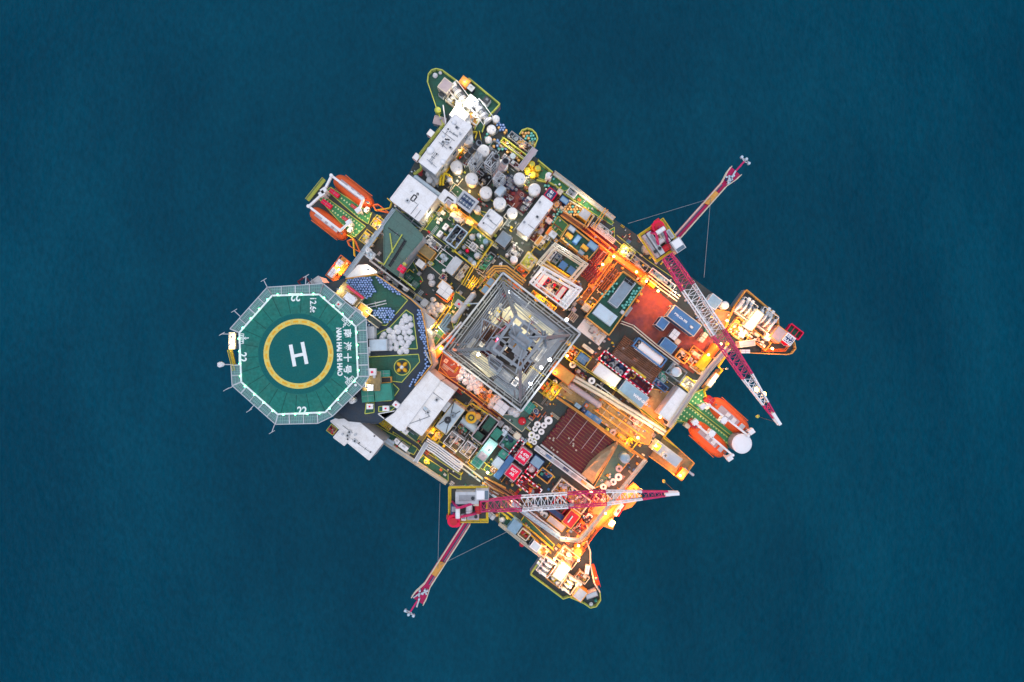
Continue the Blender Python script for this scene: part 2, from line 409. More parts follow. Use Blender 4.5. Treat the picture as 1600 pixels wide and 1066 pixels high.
def skid(label, c, lu, lv, z0, h=1.6, frame='yellow', floor='deck', n=8, seed=0, cols=SK, ang=None, cat='equipment skid', name='equipment_skid', rim=True, big=1.0, cross=0):
    a = A0 if ang is None else R(ang); z1 = z0 + h; loc = base_of(c, z1, z0); root = thing(name, label, cat, loc, a); rnd = random.Random(seed)
    X, Y = L(lu, z1), L(lv, z1)
    b = MB(); b.box(0, 0, 0, .14, X, Y, floor); b.build('base', root)
    if rim:
        b = MB()
        for s in (-1, 1):
            b.bar((-X / 2, s * Y / 2, h), (X / 2, s * Y / 2, h), .11, frame); b.bar((s * X / 2, -Y / 2, h - .12), (s * X / 2, Y / 2, h - .12), .11, frame)
            for t in (-1, 1): b.bar((s * X / 2, t * Y / 2, .14), (s * X / 2, t * Y / 2, h - .05), .12, frame)
            b.bar((-X / 2, s * Y / 2, h * .55), (X / 2, s * Y / 2, h * .55), .05, frame)
        for i in range(cross): x = ((i + 1) / (cross + 1) - .5) * X; b.bar((x, -Y / 2, h + .1), (x, Y / 2, h + .1), .12, frame)
        b.build('frame', root)
    for i in range(int(n * 1.5)):
        x, y = rnd.uniform(-.41, .41) * X, rnd.uniform(-.39, .39) * Y; m = rnd.choice(cols); t = rnd.random(); b = MB(); q = big * (.75 if i > n else .95)
        if t < .22:
            l = rnd.uniform(.8, 2.0) * q; l = min(l, X * .8, Y * .9); r = rnd.uniform(.25, .5) * q; zz = .3 + r
            d = (l / 2, 0) if (rnd.random() < .5) == (X > Y) else (0, l / 2)
            b.tube((x - d[0], y - d[1], zz), (x + d[0], y + d[1], zz), r, m, 14); o = b.build('vessel', root)
            b = MB(); b.cyl(x, y, zz + r - .03, zz + r + .2, .1, 'steel', 8); b.cyl(x, y, zz + r + .15, zz + r + .22, .17, 'grey', 10); b.build('nozzle', o)
        elif t < .42:
            r = rnd.uniform(.25, .55) * q; hh = rnd.uniform(.6, 1.3); b.cyl(x, y, .14, hh, r, m, 16); b.cyl(x, y, hh - .001, hh + .06, r * .8, rnd.choice(cols), 14); b.cyl(x, y, hh + .05, hh + .2, r * .25, 'steel', 8); b.build('pump', root)
        elif t < .62:
            w, d = rnd.uniform(.5, 1.3) * q, rnd.uniform(.4, 1.0) * q; hh = rnd.uniform(.6, 1.5); b.box(x, y, .14, hh, w, d, m); b.box(x, y, hh, hh + .05, w * .75, d * .7, rnd.choice(cols)); b.build('control_box', root)
        elif t < .85:
            P = [(x, y, .4)]; 
            for k in range(3):
                p = list(P[-1]); ax = (k + i) % 2; p[ax] += rnd.uniform(-.45, .45) * (X, Y)[ax]; lim = (X, Y)[ax] * .45; p[ax] = max(-lim, min(lim, p[ax])); P.append(tuple(p))
            zz = rnd.uniform(.4, h * .9); P = [(p[0], p[1], zz) for p in P]; b.pipe(P, rnd.uniform(.07, .14), m); b.build('pipe', root)
        else:
            b.ring(x, y, 1.0, 1.08, .2, .28, rnd.choice(('red', 'yellow', 'grey')), 12); b.cyl(x, y, .14, 1.05, .06, 'steel', 6); b.cyl(x, y, .3, .6, .18, m, 10); b.build('valve', root)
    return root
def tank(label, c, r, z0, h, m='white', cat='tank', name='storage_tank', top=True, hatch=True):
    z1 = z0 + h; loc = base_of(c, z1, z0); root = thing(name, label, cat, loc, A0); r = L(r, z1)
    b = MB(); b.cyl(0, 0, 0, h - .15, r * .95, 'grey' if m in ('white', 'cleanwhite') and r > 1.5 else m, 32); b.build('shell', root)
    b = MB(); b.dome(0, 0, h - .15, r, r, .35, m, 32, 4); b.ring(0, 0, h - .25, h - .14, r * .95, r, m, 32); o = b.build('lid', root)
    if hatch:
        b = MB(); b.cyl(r * .45, r * .1, h + .05, h + .22, r * .14, 'lightgrey', 10); b.build('vent', o)
    return root
def boxy(kind, label, cat, c, lu, lv, z0, h, m, lid=None, ang=None, group=None, feet=True, det='vent'):
    """cabinet / crate / machinery box: body, lid, and louvre or handle"""
    a = A0 if ang is None else R(ang); z1 = z0 + h; root = thing(kind, label, cat, base_of(c, z1, z0), a, group); X, Y = L(lu, z1), L(lv, z1)
    b = MB(); b.box(0, 0, .08 if feet else 0, h - .1, X * .95, Y * .95, m)
    if feet:
        for s in (-1, 1): b.box(s * X * .35, 0, 0, .08, .15, Y * .9, 'dark')
    b.build('body', root)
    b = MB(); b.box(0, 0, h - .1, h, X, Y, lid or m); l = b.build('lid', root)
    b = MB()
    if det == 'vent':
        for i in range(4): b.box((i - 1.5) * X * .09, Y * .15, h, h + .03, X * .05, Y * .35, 'grey')
        b.build('louvre', l)
    elif det == 'eye':
        for s in (-1, 1):
            for t in (-1, 1): b.ring(s * X * .4, t * Y * .4, h, h + .08, .04, .1, 'steel', 8)
        b.build('lifting_eye', l)
    elif det == 'knob': b.cyl(0, 0, h, h + .25, min(X, Y) * .16, 'magenta', 10); b.build('vent_cap', l)
    elif det == 'seam': b.box(0, 0, h, h + .02, .05, Y * .95, 'grey'); b.box(0, 0, h, h + .021, X * .95, .05, 'grey'); b.build('seam', l)
    return root
def rail(label, P, z, m='yellow', h=1.1, cat='railing', name='railing', t=.13, closed=False, post=2.0):
    P = [W(p, z + h) for p in P]; o0 = Vector((P[0].x, P[0].y, z)); root = thing(name, label, cat, o0)
    Q = [Vector((p.x - o0.x, p.y - o0.y, 0)) for p in P]
    if closed: Q.append(Q[0])
    b = MB()
    for p, q in zip(Q, Q[1:]): b.bar(p + Vector((0, 0, h)), q + Vector((0, 0, h)), t, m)
    b.build('top_rail', root)
    b = MB()
    for p, q in zip(Q, Q[1:]):
        b.bar(p + Vector((0, 0, h * .5)), q + Vector((0, 0, h * .5)), t * .5, m); b.bar(p + Vector((0, 0, .1)), q + Vector((0, 0, .1)), .04, m, .2)
        n = max(1, int((q - p).length / post))
        for i in range(n + 1): s = p + (q - p) * (i / n); b.bar(s, s + Vector((0, 0, h - t / 2)), t * .6, m)
    b.build('lower_rail', root)
    return root
def pipe_run(label, P, z, r=.12, m='lightgrey', n=1, gap=.35, cat='pipe', name='pipe_run', legs=True):
    P = [W(p, z) for p in P]; o0 = Vector((P[0].x, P[0].y, z)); root = thing(name, label, cat, o0)
    for k in range(n):
        b = MB(); Q = []
        for i, p in enumerate(P):
            d = (P[min(i + 1, len(P) - 1)] - P[max(i - 1, 0)]).normalized(); s = Vector((-d.y, d.x, 0)); Q.append(p - o0 + s * ((k - (n - 1) / 2) * gap))
        b.pipe(Q, r, m, 8)
        for q in Q: b.dome(q.x, q.y, q.z - r, r * 1.25, r * 1.25, r * 2.2, m, 8, 3)
        b.build('pipe', root)
    for p, q in zip(P, P[1:]):
        d = q - p; j = max(1, int(d.length / 3)); s = Vector((-d.y, d.x, 0)).normalized() * (n * gap / 2 + .1)
        for i in range(j):
            c = p + d * ((i + .5) / j) - o0; b = MB(); b.bar(c - s - Vector((0, 0, r + .06)), c + s - Vector((0, 0, r + .06)), .12, 'grey'); b.bar(c - Vector((0, 0, r + .1)), c - Vector((0, 0, 1.0 if legs else .3)), .1, 'grey'); b.build('pipe_support', root)
    return root
def walkway(label, P, w, z, m='tandeck', edge='yellow', cat='walkway', name='walkway', rails=True, legs=0, truss=False):
    P = [W(p, z) for p in P]; o0 = P[0].copy(); w = L(w, z); root = thing(name, label, cat, o0); bd, b1, b2 = MB(), MB(), MB()
    for p, q in zip(P, P[1:]):
        p, q = p - o0, q - o0; d = (q - p).normalized(); s = Vector((-d.y, d.x, 0)) * (w / 2)
        bd.add([p - s, q - s, q + s, p + s, *[x - Vector((0, 0, .25)) for x in (p - s, q - s, q + s, p + s)]], [(0, 1, 2, 3), (4, 7, 6, 5), (0, 4, 5, 1), (2, 6, 7, 3), (0, 3, 7, 4), (1, 5, 6, 2)], m)
        for bb, sg in ((b1, 1), (b2, -1)):
            e = s * sg * .98; bb.bar(p + e + Vector((0, 0, .1)), q + e + Vector((0, 0, .1)), .09, edge, .2)
            if rails:
                for zz, t in ((1.05, .07), (.6, .04)): bb.bar(p + e + Vector((0, 0, zz)), q + e + Vector((0, 0, zz)), t, edge)
                n = max(1, int((q - p).length / 2))
                for i in range(n + 1): c = p + (q - p) * (i / n) + e; bb.bar(c, c + Vector((0, 0, 1.05)), .06, edge)
        if truss:
            n = max(2, int((q - p).length / (w * .9 + .6)))
            for i in range(n):
                a1, a2 = p + (q - p) * (i / n), p + (q - p) * ((i + 1) / n); sg = 1 if i % 2 else -1
                bd.bar(a1 + s * sg + Vector((0, 0, .15)), a2 - s * sg + Vector((0, 0, .15)), .1, edge)
                bd.bar(a1 + s + Vector((0, 0, .15)), a1 - s + Vector((0, 0, .15)), .1, edge)
    bd.build('deck', root)
    b1.build('side_rail', root); b2.build('side_rail', root)
    if legs:
        for p, q in zip(P, P[1:]):
            n = max(1, int((q - p).length / 8))
            for i in range(n): c = p + (q - p) * ((i + .5) / n) - o0; b = MB(); b.bar(c - Vector((0, 0, .25)), c - Vector((0, 0, legs)), .25, edge); b.build('leg', root)
    return root
def drum_proto(name, m):
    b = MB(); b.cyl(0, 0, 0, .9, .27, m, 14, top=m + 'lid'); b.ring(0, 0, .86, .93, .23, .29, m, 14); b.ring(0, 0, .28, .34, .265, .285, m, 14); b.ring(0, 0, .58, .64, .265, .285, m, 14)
    b.cyl(.12, 0, .9, .95, .05, 'cleanwhite', 6)
    return b
DR = {}
def drum(c, z, m, label, group, name='drum', sc=1.0):
    if m not in DR:
        o = drum_proto(name, m).build(name); DR[m] = o.data
    else: o = bpy.data.objects.new(name, DR[m]); col.objects.link(o)
    o.location = base_of(c, z + .9, z); o.rotation_euler.z = random.Random(int(c[0] * 7 + c[1])).uniform(0, 6)
    o.scale = (sc, sc, sc)
    return tag(o, label, 'drum', group)
def inside(p, P):
    c = False; n = len(P)
    for i in range(n):
        a, b = P[i], P[(i + 1) % n]
        if (a[1] > p[1]) != (b[1] > p[1]) and p[0] < (b[0] - a[0]) * (p[1] - a[1]) / (b[1] - a[1]) + a[0]: c = not c
    return c
def drum_field(P, pitch, z, ms, label, group, seed=0, keep=1.0, name='drum'):
    """drums standing packed inside an area; each one its own object"""
    rnd = random.Random(seed); x0, x1 = min(p[0] for p in P), max(p[0] for p in P); y0, y1 = min(p[1] for p in P), max(p[1] for p in P); n = 0
    y = y0; r = 0
    while y < y1:
        x = x0 + (pitch / 2 if r % 2 else 0)
        while x < x1:
            if inside((x, y), P) and rnd.random() < keep:
                m = rnd.choice(ms) if isinstance(ms, (list, tuple)) else ms
                nm = {'drumblue': 'blue', 'drumteal': 'green', 'drumamber': 'orange', 'red': 'red', 'white': 'white'}[m]
                drum((x + rnd.uniform(-.12, .12) * pitch, y + rnd.uniform(-.12, .12) * pitch), z, m, label.replace('COLOUR', nm), group, name, L(pitch, z) * .43 / .29); n += 1
            x += pitch
        y += pitch * .87; r += 1
    return n
BG = []
def bag(c, r, z, label, group, m='bag', name='bulk_bag', cat='bulk bag'):
    key = m
    P = [p for p in BG if p[0] == key]
    if len(P) < 4:
        rnd = random.Random(len(BG) * 7 + 3); b = MB(); b.dome(0, 0, 0, 1, 1, 1.15, m, 14, 5, jit=.09, rnd=rnd); b.dome(0, 0, 1.05, .22, .2, .3, m, 7, 3, jit=.2, rnd=rnd)
        for k in range(4): t = k * 1.57 + .4; b.bar((0, 0, 1.18), (math.cos(t) * .72, math.sin(t) * .72, .85), .05, 'lightgrey')
        o = b.build(name); BG.append((key, o.data))
    else:
        o = bpy.data.objects.new(name, P[int(c[0] * 3 + c[1]) % 4][1]); col.objects.link(o)
    h = .95 * L(r, z + 1); o.scale = (L(r, z + 1), L(r, z + 1), h); o.location = base_of(c, z + h, z); o.rotation_euler.z = (c[0] * 1.7 + c[1]) % 6.28
    return tag(o, label, cat, group)
def coil(c, r, z, label, group, m='cleanwhite', name='hose_coil'):
    b = MB(); r = L(r, z); 
    for k in range(4): b.ring(0, 0, k * .17, k * .17 + .15, r * (.36 + .03 * (k % 2)), r * (.98 - .04 * (k % 2)), m, 18)
    b.box(0, 0, .3, .36, r * 1.5, .1, 'grey', k)
    o = b.build(name, None, base_of(c, z + .6, z)); o.rotation_euler.z = c[0] % 3
    return tag(o, label, 'hose coil', group)
def floodlight(label, c, z, h=4.0, kind='w', power=900, tilt=(0, 0), r=.3, light=True):
    h = max(1.6, h * .72); root = thing('floodlight', label, 'floodlight', base_of(c, z + h, z)); b = MB(); b.cyl(0, 0, 0, h - .25, .07, 'steel', 6); b.build('pole', root)
    b = MB(); b.box(0, 0, h - .27, h - .12, .42, .34, 'grey'); o = b.build('lamp_head', root)
    mm = {'w': 'lampwarm', 'c': 'lampwhite', 'o': 'lampamber', 'y': 'lampamber', 'g': 'lampgreen', 'r': 'lampred'}[kind]
    b = MB(); b.box(0, 0, h - .33, h - .275, .4, .32, mm)
    if power >= 1100: b.dome(0, 0, h - .119, .22, .22, .14, mm, 8, 3)
    b.build('lens', o)
    if light: lamp_light(root, (0, 0, h - .75), kind, power, r)
    return root
def winch(label, c, lu, lv, z, ang=None, m='white', seed=0):
    a = A0 if ang is None else R(ang); root = thing('mooring_winch', label, 'winch', base_of(c, z + 2.6, z), a); X, Y = L(lu, z + 2.6), L(lv, z + 2.6)
    b = MB(); b.box(0, 0, 0, .3, X, Y, 'grey'); b.build('base', root)
    for s in (-1, 0, 1):
        b = MB(); x = s * X * .3; r = Y * .36; w = X * .11
        b.tube((x - w, 0, 1.3), (x + w, 0, 1.3), r * .72, 'cleanwhite' if s else 'lightgrey', 20)
        for t in (-1, 1): b.tube((x + t * w, 0, 1.3), (x + t * (w + .12), 0, 1.3), r, m, 24)
        for t in (-.5, 0, .5): b.tube((x + t * w - .05, 0, 1.3), (x + t * w + .05, 0, 1.3), r * .76, 'dark', 20)
        b.build('winch_drum', root)
    for s in (-1, 1):
        b = MB(); b.box(s * X * .47, 0, .3, 2.0, X * .08, Y * .7, m); b.cyl(s * X * .47, Y * .2, 2.0, 2.3, .3, 'lightgrey', 10); b.build('gearbox', root)
        b = MB(); b.tube((s * X * .15, Y * .5, .8), (s * X * .15, Y * .72, .8), .35, m, 12); b.box(s * X * .15, Y * .42, .3, 1.3, .6, .5, 'lightgrey'); b.build('motor', root)
    b = MB()
    for s in (-1, 1):
        b.bar((-X * .52, s * Y * .52, 2.0), (X * .52, s * Y * .52, 2.0), .1, m); b.bar((s * X * .52, -Y * .52, 2.0), (s * X * .52, Y * .52, 2.0), .1, m)
        for t in (-1, 1): b.bar((s * X * .52, t * Y * .52, .3), (s * X * .52, t * Y * .52, 2.0), .1, m)
    b.build('guard_frame', root)
    return root
def lattice(mb, p, q, w, h, m, bays, mx=None, w2=None, h2=None, t=.16, tl=.09):
    p, q = Vector(p), Vector(q); d = q - p; u = d.normalized(); s = Vector((-u.y, u.x, 0)).normalized(); up = s.cross(u) * -1
    if up.z < 0: up = -up
    w2 = w2 if w2 is not None else w; h2 = h2 if h2 is not None else h; mx = mx or m
    def cn(k):
        c = p + d * k; a, b = (w + (w2 - w) * k) / 2, (h + (h2 - h) * k) / 2
        return [c + s * a + up * b, c - s * a + up * b, c - s * a - up * b, c + s * a - up * b]
    for i in range(bays):
        A, B = cn(i / bays), cn((i + 1) / bays)
        for j in range(4):
            mb.bar(A[j], B[j], t, m); k = (j + 1) % 4
            if j in (0, 2): mb.bar(A[j], A[k], tl, mx)
            if j == 2: continue
            if i % 2 or j == 0: mb.bar(A[j], B[k], tl, mx)
            if not i % 2 or j == 0: mb.bar(A[k], B[j], tl, mx)
    B = cn(1)
    for j in range(4): mb.bar(B[j], B[(j + 1) % 4], tl, mx)
def lifeboat(label, c, length, wid, z, ang, m='boat'):
    zt = z + 3.0; root = thing('lifeboat', label, 'lifeboat', base_of(c, zt, z), R(ang)); l, w = L(length, zt), L(wid, zt)
    def loft(zs, m, nm, par):
        n = 18; rings = []
        for zf, k, e in zs:
            ring = []
            for i in range(28):
                t = 2 * math.pi * i / 28; cx, sx = math.cos(t), math.sin(t)
                ring.append((math.copysign(abs(cx) ** .62, cx) * l / 2 * e, math.copysign(abs(sx) ** .75, sx) * w / 2 * k, zf))
            rings.append(ring)
        b = MB(); vs = [v for r_ in rings for v in r_]; N = 28
        fs = [(j * N + i, j * N + (i + 1) % N, (j + 1) * N + (i + 1) % N, (j + 1) * N + i) for j in range(len(rings) - 1) for i in range(N)]
        fs += [tuple(range(N - 1, -1, -1)), tuple(range((len(rings) - 1) * N, len(rings) * N))]
        b.add(vs, fs, m, True); return b.build(nm, par)
    loft([(0, .15, .6), (.3, .55, .8), (.8, .85, .93), (1.3, 1.0, 1.0), (1.42, 1.0, 1.0)], m, 'hull', root)
    can = loft([(1.42, .98, .985), (1.9, .93, .96), (2.4, .74, .88), (2.75, .48, .76), (2.95, .2, .6), (3.0, .08, .5)], m, 'canopy', root)
    b = MB(); b.ring(0, 0, 1.33, 1.34, 0, .01, 'dark', 4)
    b = MB()
    for s in (-1, 1): b.bar((-l * .36, s * w * .505, 1.36), (l * .36, s * w * .505, 1.36), .14, 'orange')
    b.build('fender', root)
    b = MB(); b.box(l * .27, 0, 2.7, 3.55, l * .13, w * .36, m); b.box(l * .27, 0, 3.55, 3.6, l * .10, w * .28, 'lightgrey'); cab = b.build('wheelhouse', root)
    b = MB(); b.box(l * .337, 0, 3.0, 3.4, .04, w * .3, 'glass'); b.build('window', cab)
    b = MB(); b.box(-l * .06, 0, 2.93, 3.04, l * .5, w * .3, 'pinkgrey'); b.build('canopy_panel_sheen', can)  # grey canopy panel that also paints the purplish reflection along the davits
    for s in (-1, 1):
        b = MB(); b.box(s * l * .08, 0, 2.9, 3.12, l * .09, w * .2, 'white'); b.build('hatch', can)
        b = MB(); b.box(s * l * .4, 0, 2.0, 3.1, .3, .22, 'steel'); b.build('release_hook', root)
    return root
def davit(label, P, z, w=.5, m='white', name='davit'):
    Q = [W(p, z) for p in P]; o0 = Q[0].copy(); root = thing(name, label, 'davit', o0)
    for p, q in zip(Q, Q[1:]):
        b = MB(); b.bar(p - o0, q - o0, w, m, w * 1.2); b.build('beam', root)
    for q in Q[1:-1]:
        b = MB(); b.tube(q - o0 + Vector((0, 0, -.1)), q - o0 + Vector((0, 0, .5)), w * .8, m, 12); b.build('sheave', root)
        b = MB(); b.tube(q - o0 - Vector((0, 0, .3)), q - o0 - Vector((0, 0, 2.6)), .05, 'dark', 5); b.build('fall_wire', root)
    for q in (Q[0], Q[-1]):
        b = MB(); b.bar(q - o0, q - o0 - Vector((0, 0, z + 1.2)), w, m); b.box((q - o0).x, (q - o0).y, -.5, .6, 1.1, .9, m, .6); b.build('pedestal', root)
    return root
# ================================================================ SEA
def sea():
    m = bpy.data.materials.new('sea_water'); m.use_nodes = True; nt = m.node_tree; b = nt.nodes["Principled BSDF"]
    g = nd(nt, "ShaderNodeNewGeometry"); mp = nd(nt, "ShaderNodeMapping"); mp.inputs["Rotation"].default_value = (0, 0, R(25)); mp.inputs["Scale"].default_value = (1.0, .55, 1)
    nt.links.new(g.outputs["Position"], mp.inputs["Vector"]); h = None
    for sc, w, det in ((.045, 2.2, 5), (.22, .9, 6), (1.1, .30, 4)):
        n = nd(nt, "ShaderNodeTexNoise"); n.inputs["Scale"].default_value = sc; n.inputs["Detail"].default_value = det; n.inputs["Roughness"].default_value = .6
        nt.links.new(mp.outputs[0], n.inputs["Vector"])
        k = nd(nt, "ShaderNodeMath", operation='MULTIPLY'); k.inputs[1].default_value = w; nt.links.new(n.outputs["Fac"], k.inputs[0])
        if h: a = nd(nt, "ShaderNodeMath", operation='ADD'); nt.links.new(h.outputs[0], a.inputs[0]); nt.links.new(k.outputs[0], a.inputs[1]); h = a
        else: h = k
    bp = nd(nt, "ShaderNodeBump"); bp.inputs["Strength"].default_value = 1; bp.inputs["Distance"].default_value = .34
    nt.links.new(h.outputs[0], bp.inputs["Height"]); nt.links.new(bp.outputs[0], b.inputs["Normal"])
    n = nd(nt, "ShaderNodeTexNoise"); n.inputs["Scale"].default_value = .035; n.inputs["Detail"].default_value = 6; n.inputs["Roughness"].default_value = .6; nt.links.new(mp.outputs[0], n.inputs["Vector"])
    rp = nd(nt, "ShaderNodeValToRGB"); rp.color_ramp.elements[0].position = .35; rp.color_ramp.elements[1].position = .7
    rp.color_ramp.elements[0].color = (.0, .043, .075, 1); rp.color_ramp.elements[1].color = (.0003, .060, .099, 1)
    nt.links.new(n.outputs["Fac"], rp.inputs[0]); n3 = nd(nt, "ShaderNodeTexNoise"); n3.inputs["Scale"].default_value = .9; n3.inputs["Detail"].default_value = 5; n3.inputs["Roughness"].default_value = .7; nt.links.new(mp.outputs[0], n3.inputs["Vector"])  # fine colour noise paints ripple light and shade into the water
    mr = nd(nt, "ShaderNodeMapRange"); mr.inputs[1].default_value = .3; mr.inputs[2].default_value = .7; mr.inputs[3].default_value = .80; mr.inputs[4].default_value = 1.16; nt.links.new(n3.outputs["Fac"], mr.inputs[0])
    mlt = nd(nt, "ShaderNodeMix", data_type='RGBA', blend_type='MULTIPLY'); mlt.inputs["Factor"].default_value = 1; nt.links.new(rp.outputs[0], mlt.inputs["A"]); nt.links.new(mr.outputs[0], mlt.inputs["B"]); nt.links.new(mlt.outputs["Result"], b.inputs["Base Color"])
    b.inputs["Specular IOR Level"].default_value = .06; b.inputs["Roughness"].default_value = .22; b.inputs["IOR"].default_value = 1.33
    MATS['sea_water'] = m
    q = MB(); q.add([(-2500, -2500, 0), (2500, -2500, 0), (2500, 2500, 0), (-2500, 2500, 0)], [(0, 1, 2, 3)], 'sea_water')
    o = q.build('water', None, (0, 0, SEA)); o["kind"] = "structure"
sea()
# ================================================================ HULL AND DECKS
sheet(0, 0, 1)
HULL = [(655, 240), (700, 176), (772, 190), (842, 250), (865, 271), (891, 290), (917, 311), (962, 344), (1001, 371), (1063, 420), (1146, 482), (1150, 500), (1137, 542), (1041, 675), (1014, 715), (985, 755), (930, 815), (910, 855), (868, 862), (848, 870), (780, 819), (698, 756), (601, 692), (560, 655), (520, 640), (505, 560), (520, 470), (545, 425), (598, 350)]
hull = thing('oil_platform', 'semi-submersible drilling platform deck with dark green steel plating above the sea', 'oil platform', (0, 0, 0))
def hullpart(name, P, z1, th, side='grey', top='deck'):
    b = MB(); b.prism([W(p, z1)[:2] for p in P], z1 - th, z1, side, top); return b.build(name, hull)
hullpart('main_deck', HULL, 0, 7, 'grey', 'deck')
for p in ((705, 262), (1070, 500), (885, 800), (590, 600)):
    w = W(p, 0); b = MB(); n = 8; s = 7.5; c = 1.6
    Q = [(s, -s + c), (s, s - c), (s - c, s), (-s + c, s), (-s, s - c), (-s, -s + c), (-s + c, -s), (s - c, -s)]
    ca, sa = math.cos(A0), math.sin(A0); Q = [(w.x * .93 + x * ca - y * sa, w.y * .93 + x * sa + y * ca) for x, y in Q]
    b.prism(Q, SEA - 12, -7.01, 'bluegrey'); b.build('column', hull)
for s in (-1, 1):
    b = MB(); d = Vector((math.cos(A0), math.sin(A0), 0)); nrm = Vector((-d.y, d.x, 0)); c = nrm * s * 21 + Vector((2, -2, SEA - 14)); b.bar(c - d * 42, c + d * 42, 13, 'bluegrey', 8); b.build('pontoon', hull)
PN = [0]
def patch(P, m='green', line='yellow', z=0, w=.14, name='painted_panel'):
    """painted deck panel with its edge line laid on a deck at height z"""
    PN[0] += 1; zz = z + .012 + PN[0] * .0035 if z < 5 else z + .012 + (PN[0] - 50) * .0035 * 0 + PN[0] * .001
    Q = [W(p, z + .012) for p in P]; b = MB(); b.add([(q.x, q.y, zz) for q in Q], [tuple(range(len(Q) - 1, -1, -1))], m); o = b.build(name, hull)
    if o.data.polygons[0].normal.z < 0: o.data.flip_normals()
    if line:
        b = MB()
        for i in range(len(Q)): b.bar((Q[i].x, Q[i].y, zz + .01), (Q[(i + 1) % len(Q)].x, Q[(i + 1) % len(Q)].y, zz + .01), w, line, .02)
        b.build('edge_line', o)
    return o
# corner mooring decks
sheet(630, 90, 4.845)
hullpart('mooring_deck', [(180, 170), (190, 120), (215, 92), (250, 82), (295, 92), (430, 195), (500, 155), (735, 350), (640, 470), (450, 760), (110, 740), (310, 510), (265, 420), (235, 345)], -.2, 3, 'grey', 'green')
sheet(1000, 440, 4.1)
hullpart('mooring_deck', [(683, 50), (885, 220), (890, 290), (990, 390), (1000, 430), (975, 460), (940, 470), (640, 455), (545, 440), (545, 300), (600, 160)], -.2, 3, 'grey', 'deck')
sheet(780, 740, 4.845)
hullpart('mooring_deck', [(330, 630), (235, 765), (485, 950), (530, 935), (640, 985), (690, 1020), (735, 1010), (770, 960), (765, 900), (720, 830), (690, 690), (690, 590), (665, 510), (450, 500), (330, 560)], -.2, 3, 'grey', 'deck')
sheet(800, 600, 3.553)
hullpart('side_platform', [(850, 290), (1012, 440), (940, 540), (870, 480), (765, 405), (760, 330)], -.2, 2.5, 'grey', 'tandeck')
sheet(470, 260, 5.33)
hullpart('lifeboat_platform', [(165, 150), (250, 165), (595, 375), (625, 400), (740, 400), (640, 560), (500, 740), (440, 660), (470, 600), (395, 570), (60, 330)], -.4, 1.2, 'ylw2', 'deck')
sheet(1000, 440, 4.1)
hullpart('lifeboat_platform', [(390, 690), (430, 760), (620, 1000), (580, 1070), (380, 930), (210, 900), (300, 780)], -.4, 1.2, 'ylw2', 'brightgreen')
# deck panels (green paint between dark walkway lanes)
sheet(760, 250, 5.33)
patch([(440, 30), (560, 130), (700, 240), (650, 260), (540, 190), (430, 150)], 'brightgreen', 'ylw2')
patch([(730, 260), (820, 330), (1060, 520), (1040, 540), (900, 450), (740, 340)], 'brightgreen', 'ylw2')
patch([(600, 470), (680, 540), (610, 640), (540, 560)], 'brightgreen', 'ylw2')
patch([(350, 760), (430, 830), (360, 930), (280, 860)], 'khaki', 'yellow')
patch([(1000, 600), (1066, 650), (1066, 560)], 'brightgreen', 'ylw2')
sheet(600, 270, 5.92)
patch([(250, 20), (330, 50), (500, 200), (440, 230)], 'roofgreen', None)
patch([(640, 90), (740, 170), (690, 240), (610, 160)], 'green', 'paleblue')
patch([(100, 340), (220, 380), (390, 530), (280, 500)], 'green', 'ylw2')
patch([(540, 300), (640, 390), (650, 480), (760, 560), (650, 720), (380, 520)], 'green', 'ylw2')
patch([(800, 330), (950, 370), (880, 480), (790, 400)], 'green', 'ylw2')
patch([(830, 500), (1000, 640), (840, 870), (655, 720)], 'green', 'yellow')
patch([(240, 770), (360, 1000), (300, 1066), (40, 880)], 'green', 'ylw2')
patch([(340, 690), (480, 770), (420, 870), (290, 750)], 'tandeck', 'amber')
patch([(480, 700), (650, 790), (560, 980), (420, 860)], 'green', 'cream')
sheet(500, 560, 4.845)
patch([(385, 480), (520, 560), (600, 600), (740, 680), (710, 730), (480, 610)], 'green', 'ylw2')
patch([(800, 710), (970, 850), (970, 930), (740, 780)], 'green', 'ylw2')
patch([(830, 700), (1066, 870), (1066, 920), (990, 860)], 'roofgreen', 'ylw2')
patch([(640, 560), (700, 530), (780, 590), (740, 640)], 'green', 'cream')
sheet(780, 740, 4.845)
patch([(0, 260), (110, 350), (70, 410), (0, 370)], 'green', 'ylw2')
patch([(190, 320), (420, 540), (390, 580), (150, 380)], 'green', 'yellow')
sheet(640, 580, 4.845)
patch([(680, 330), (850, 460), (1010, 280), (940, 230), (820, 330)], 'roofgreen', 'cream')
patch([(560, 740), (620, 660), (660, 760), (610, 790)], 'green', 'ylw2')
sheet(880, 360, 5.92)
patch([(745, 510), (800, 500), (1010, 680), (960, 790), (1060, 860), (1066, 1060), (880, 1060), (560, 830), (640, 700)], 'reddeck', None)
patch([(470, 60), (700, 240), (760, 300), (700, 250), (420, 20)], 'brightgreen', None)
sheet(1000, 440, 4.1)
patch([(40, 60), (210, 150), (180, 210), (340, 300), (390, 300), (470, 380), (380, 560), (340, 590), (240, 520), (0, 330), (0, 130)], 'reddeck', None)
patch([(490, 180), (590, 200), (540, 290), (460, 230)], 'tandeck', 'amber')
sheet(860, 500, 5.33)
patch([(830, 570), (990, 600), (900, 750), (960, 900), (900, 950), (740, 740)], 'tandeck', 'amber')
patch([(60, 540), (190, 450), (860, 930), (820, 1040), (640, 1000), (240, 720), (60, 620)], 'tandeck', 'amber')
sheet(680, 410, 4.44)
patch([(60, 640), (200, 740), (150, 850), (20, 760)], 'reddeck', 'amber')
patch([(330, 870), (400, 930), (370, 990), (300, 930)], 'rust', 'amber')
patch([(140, 200), (230, 270), (130, 470), (100, 330)], 'green', 'ylw2')
sheet(800, 600, 3.553)
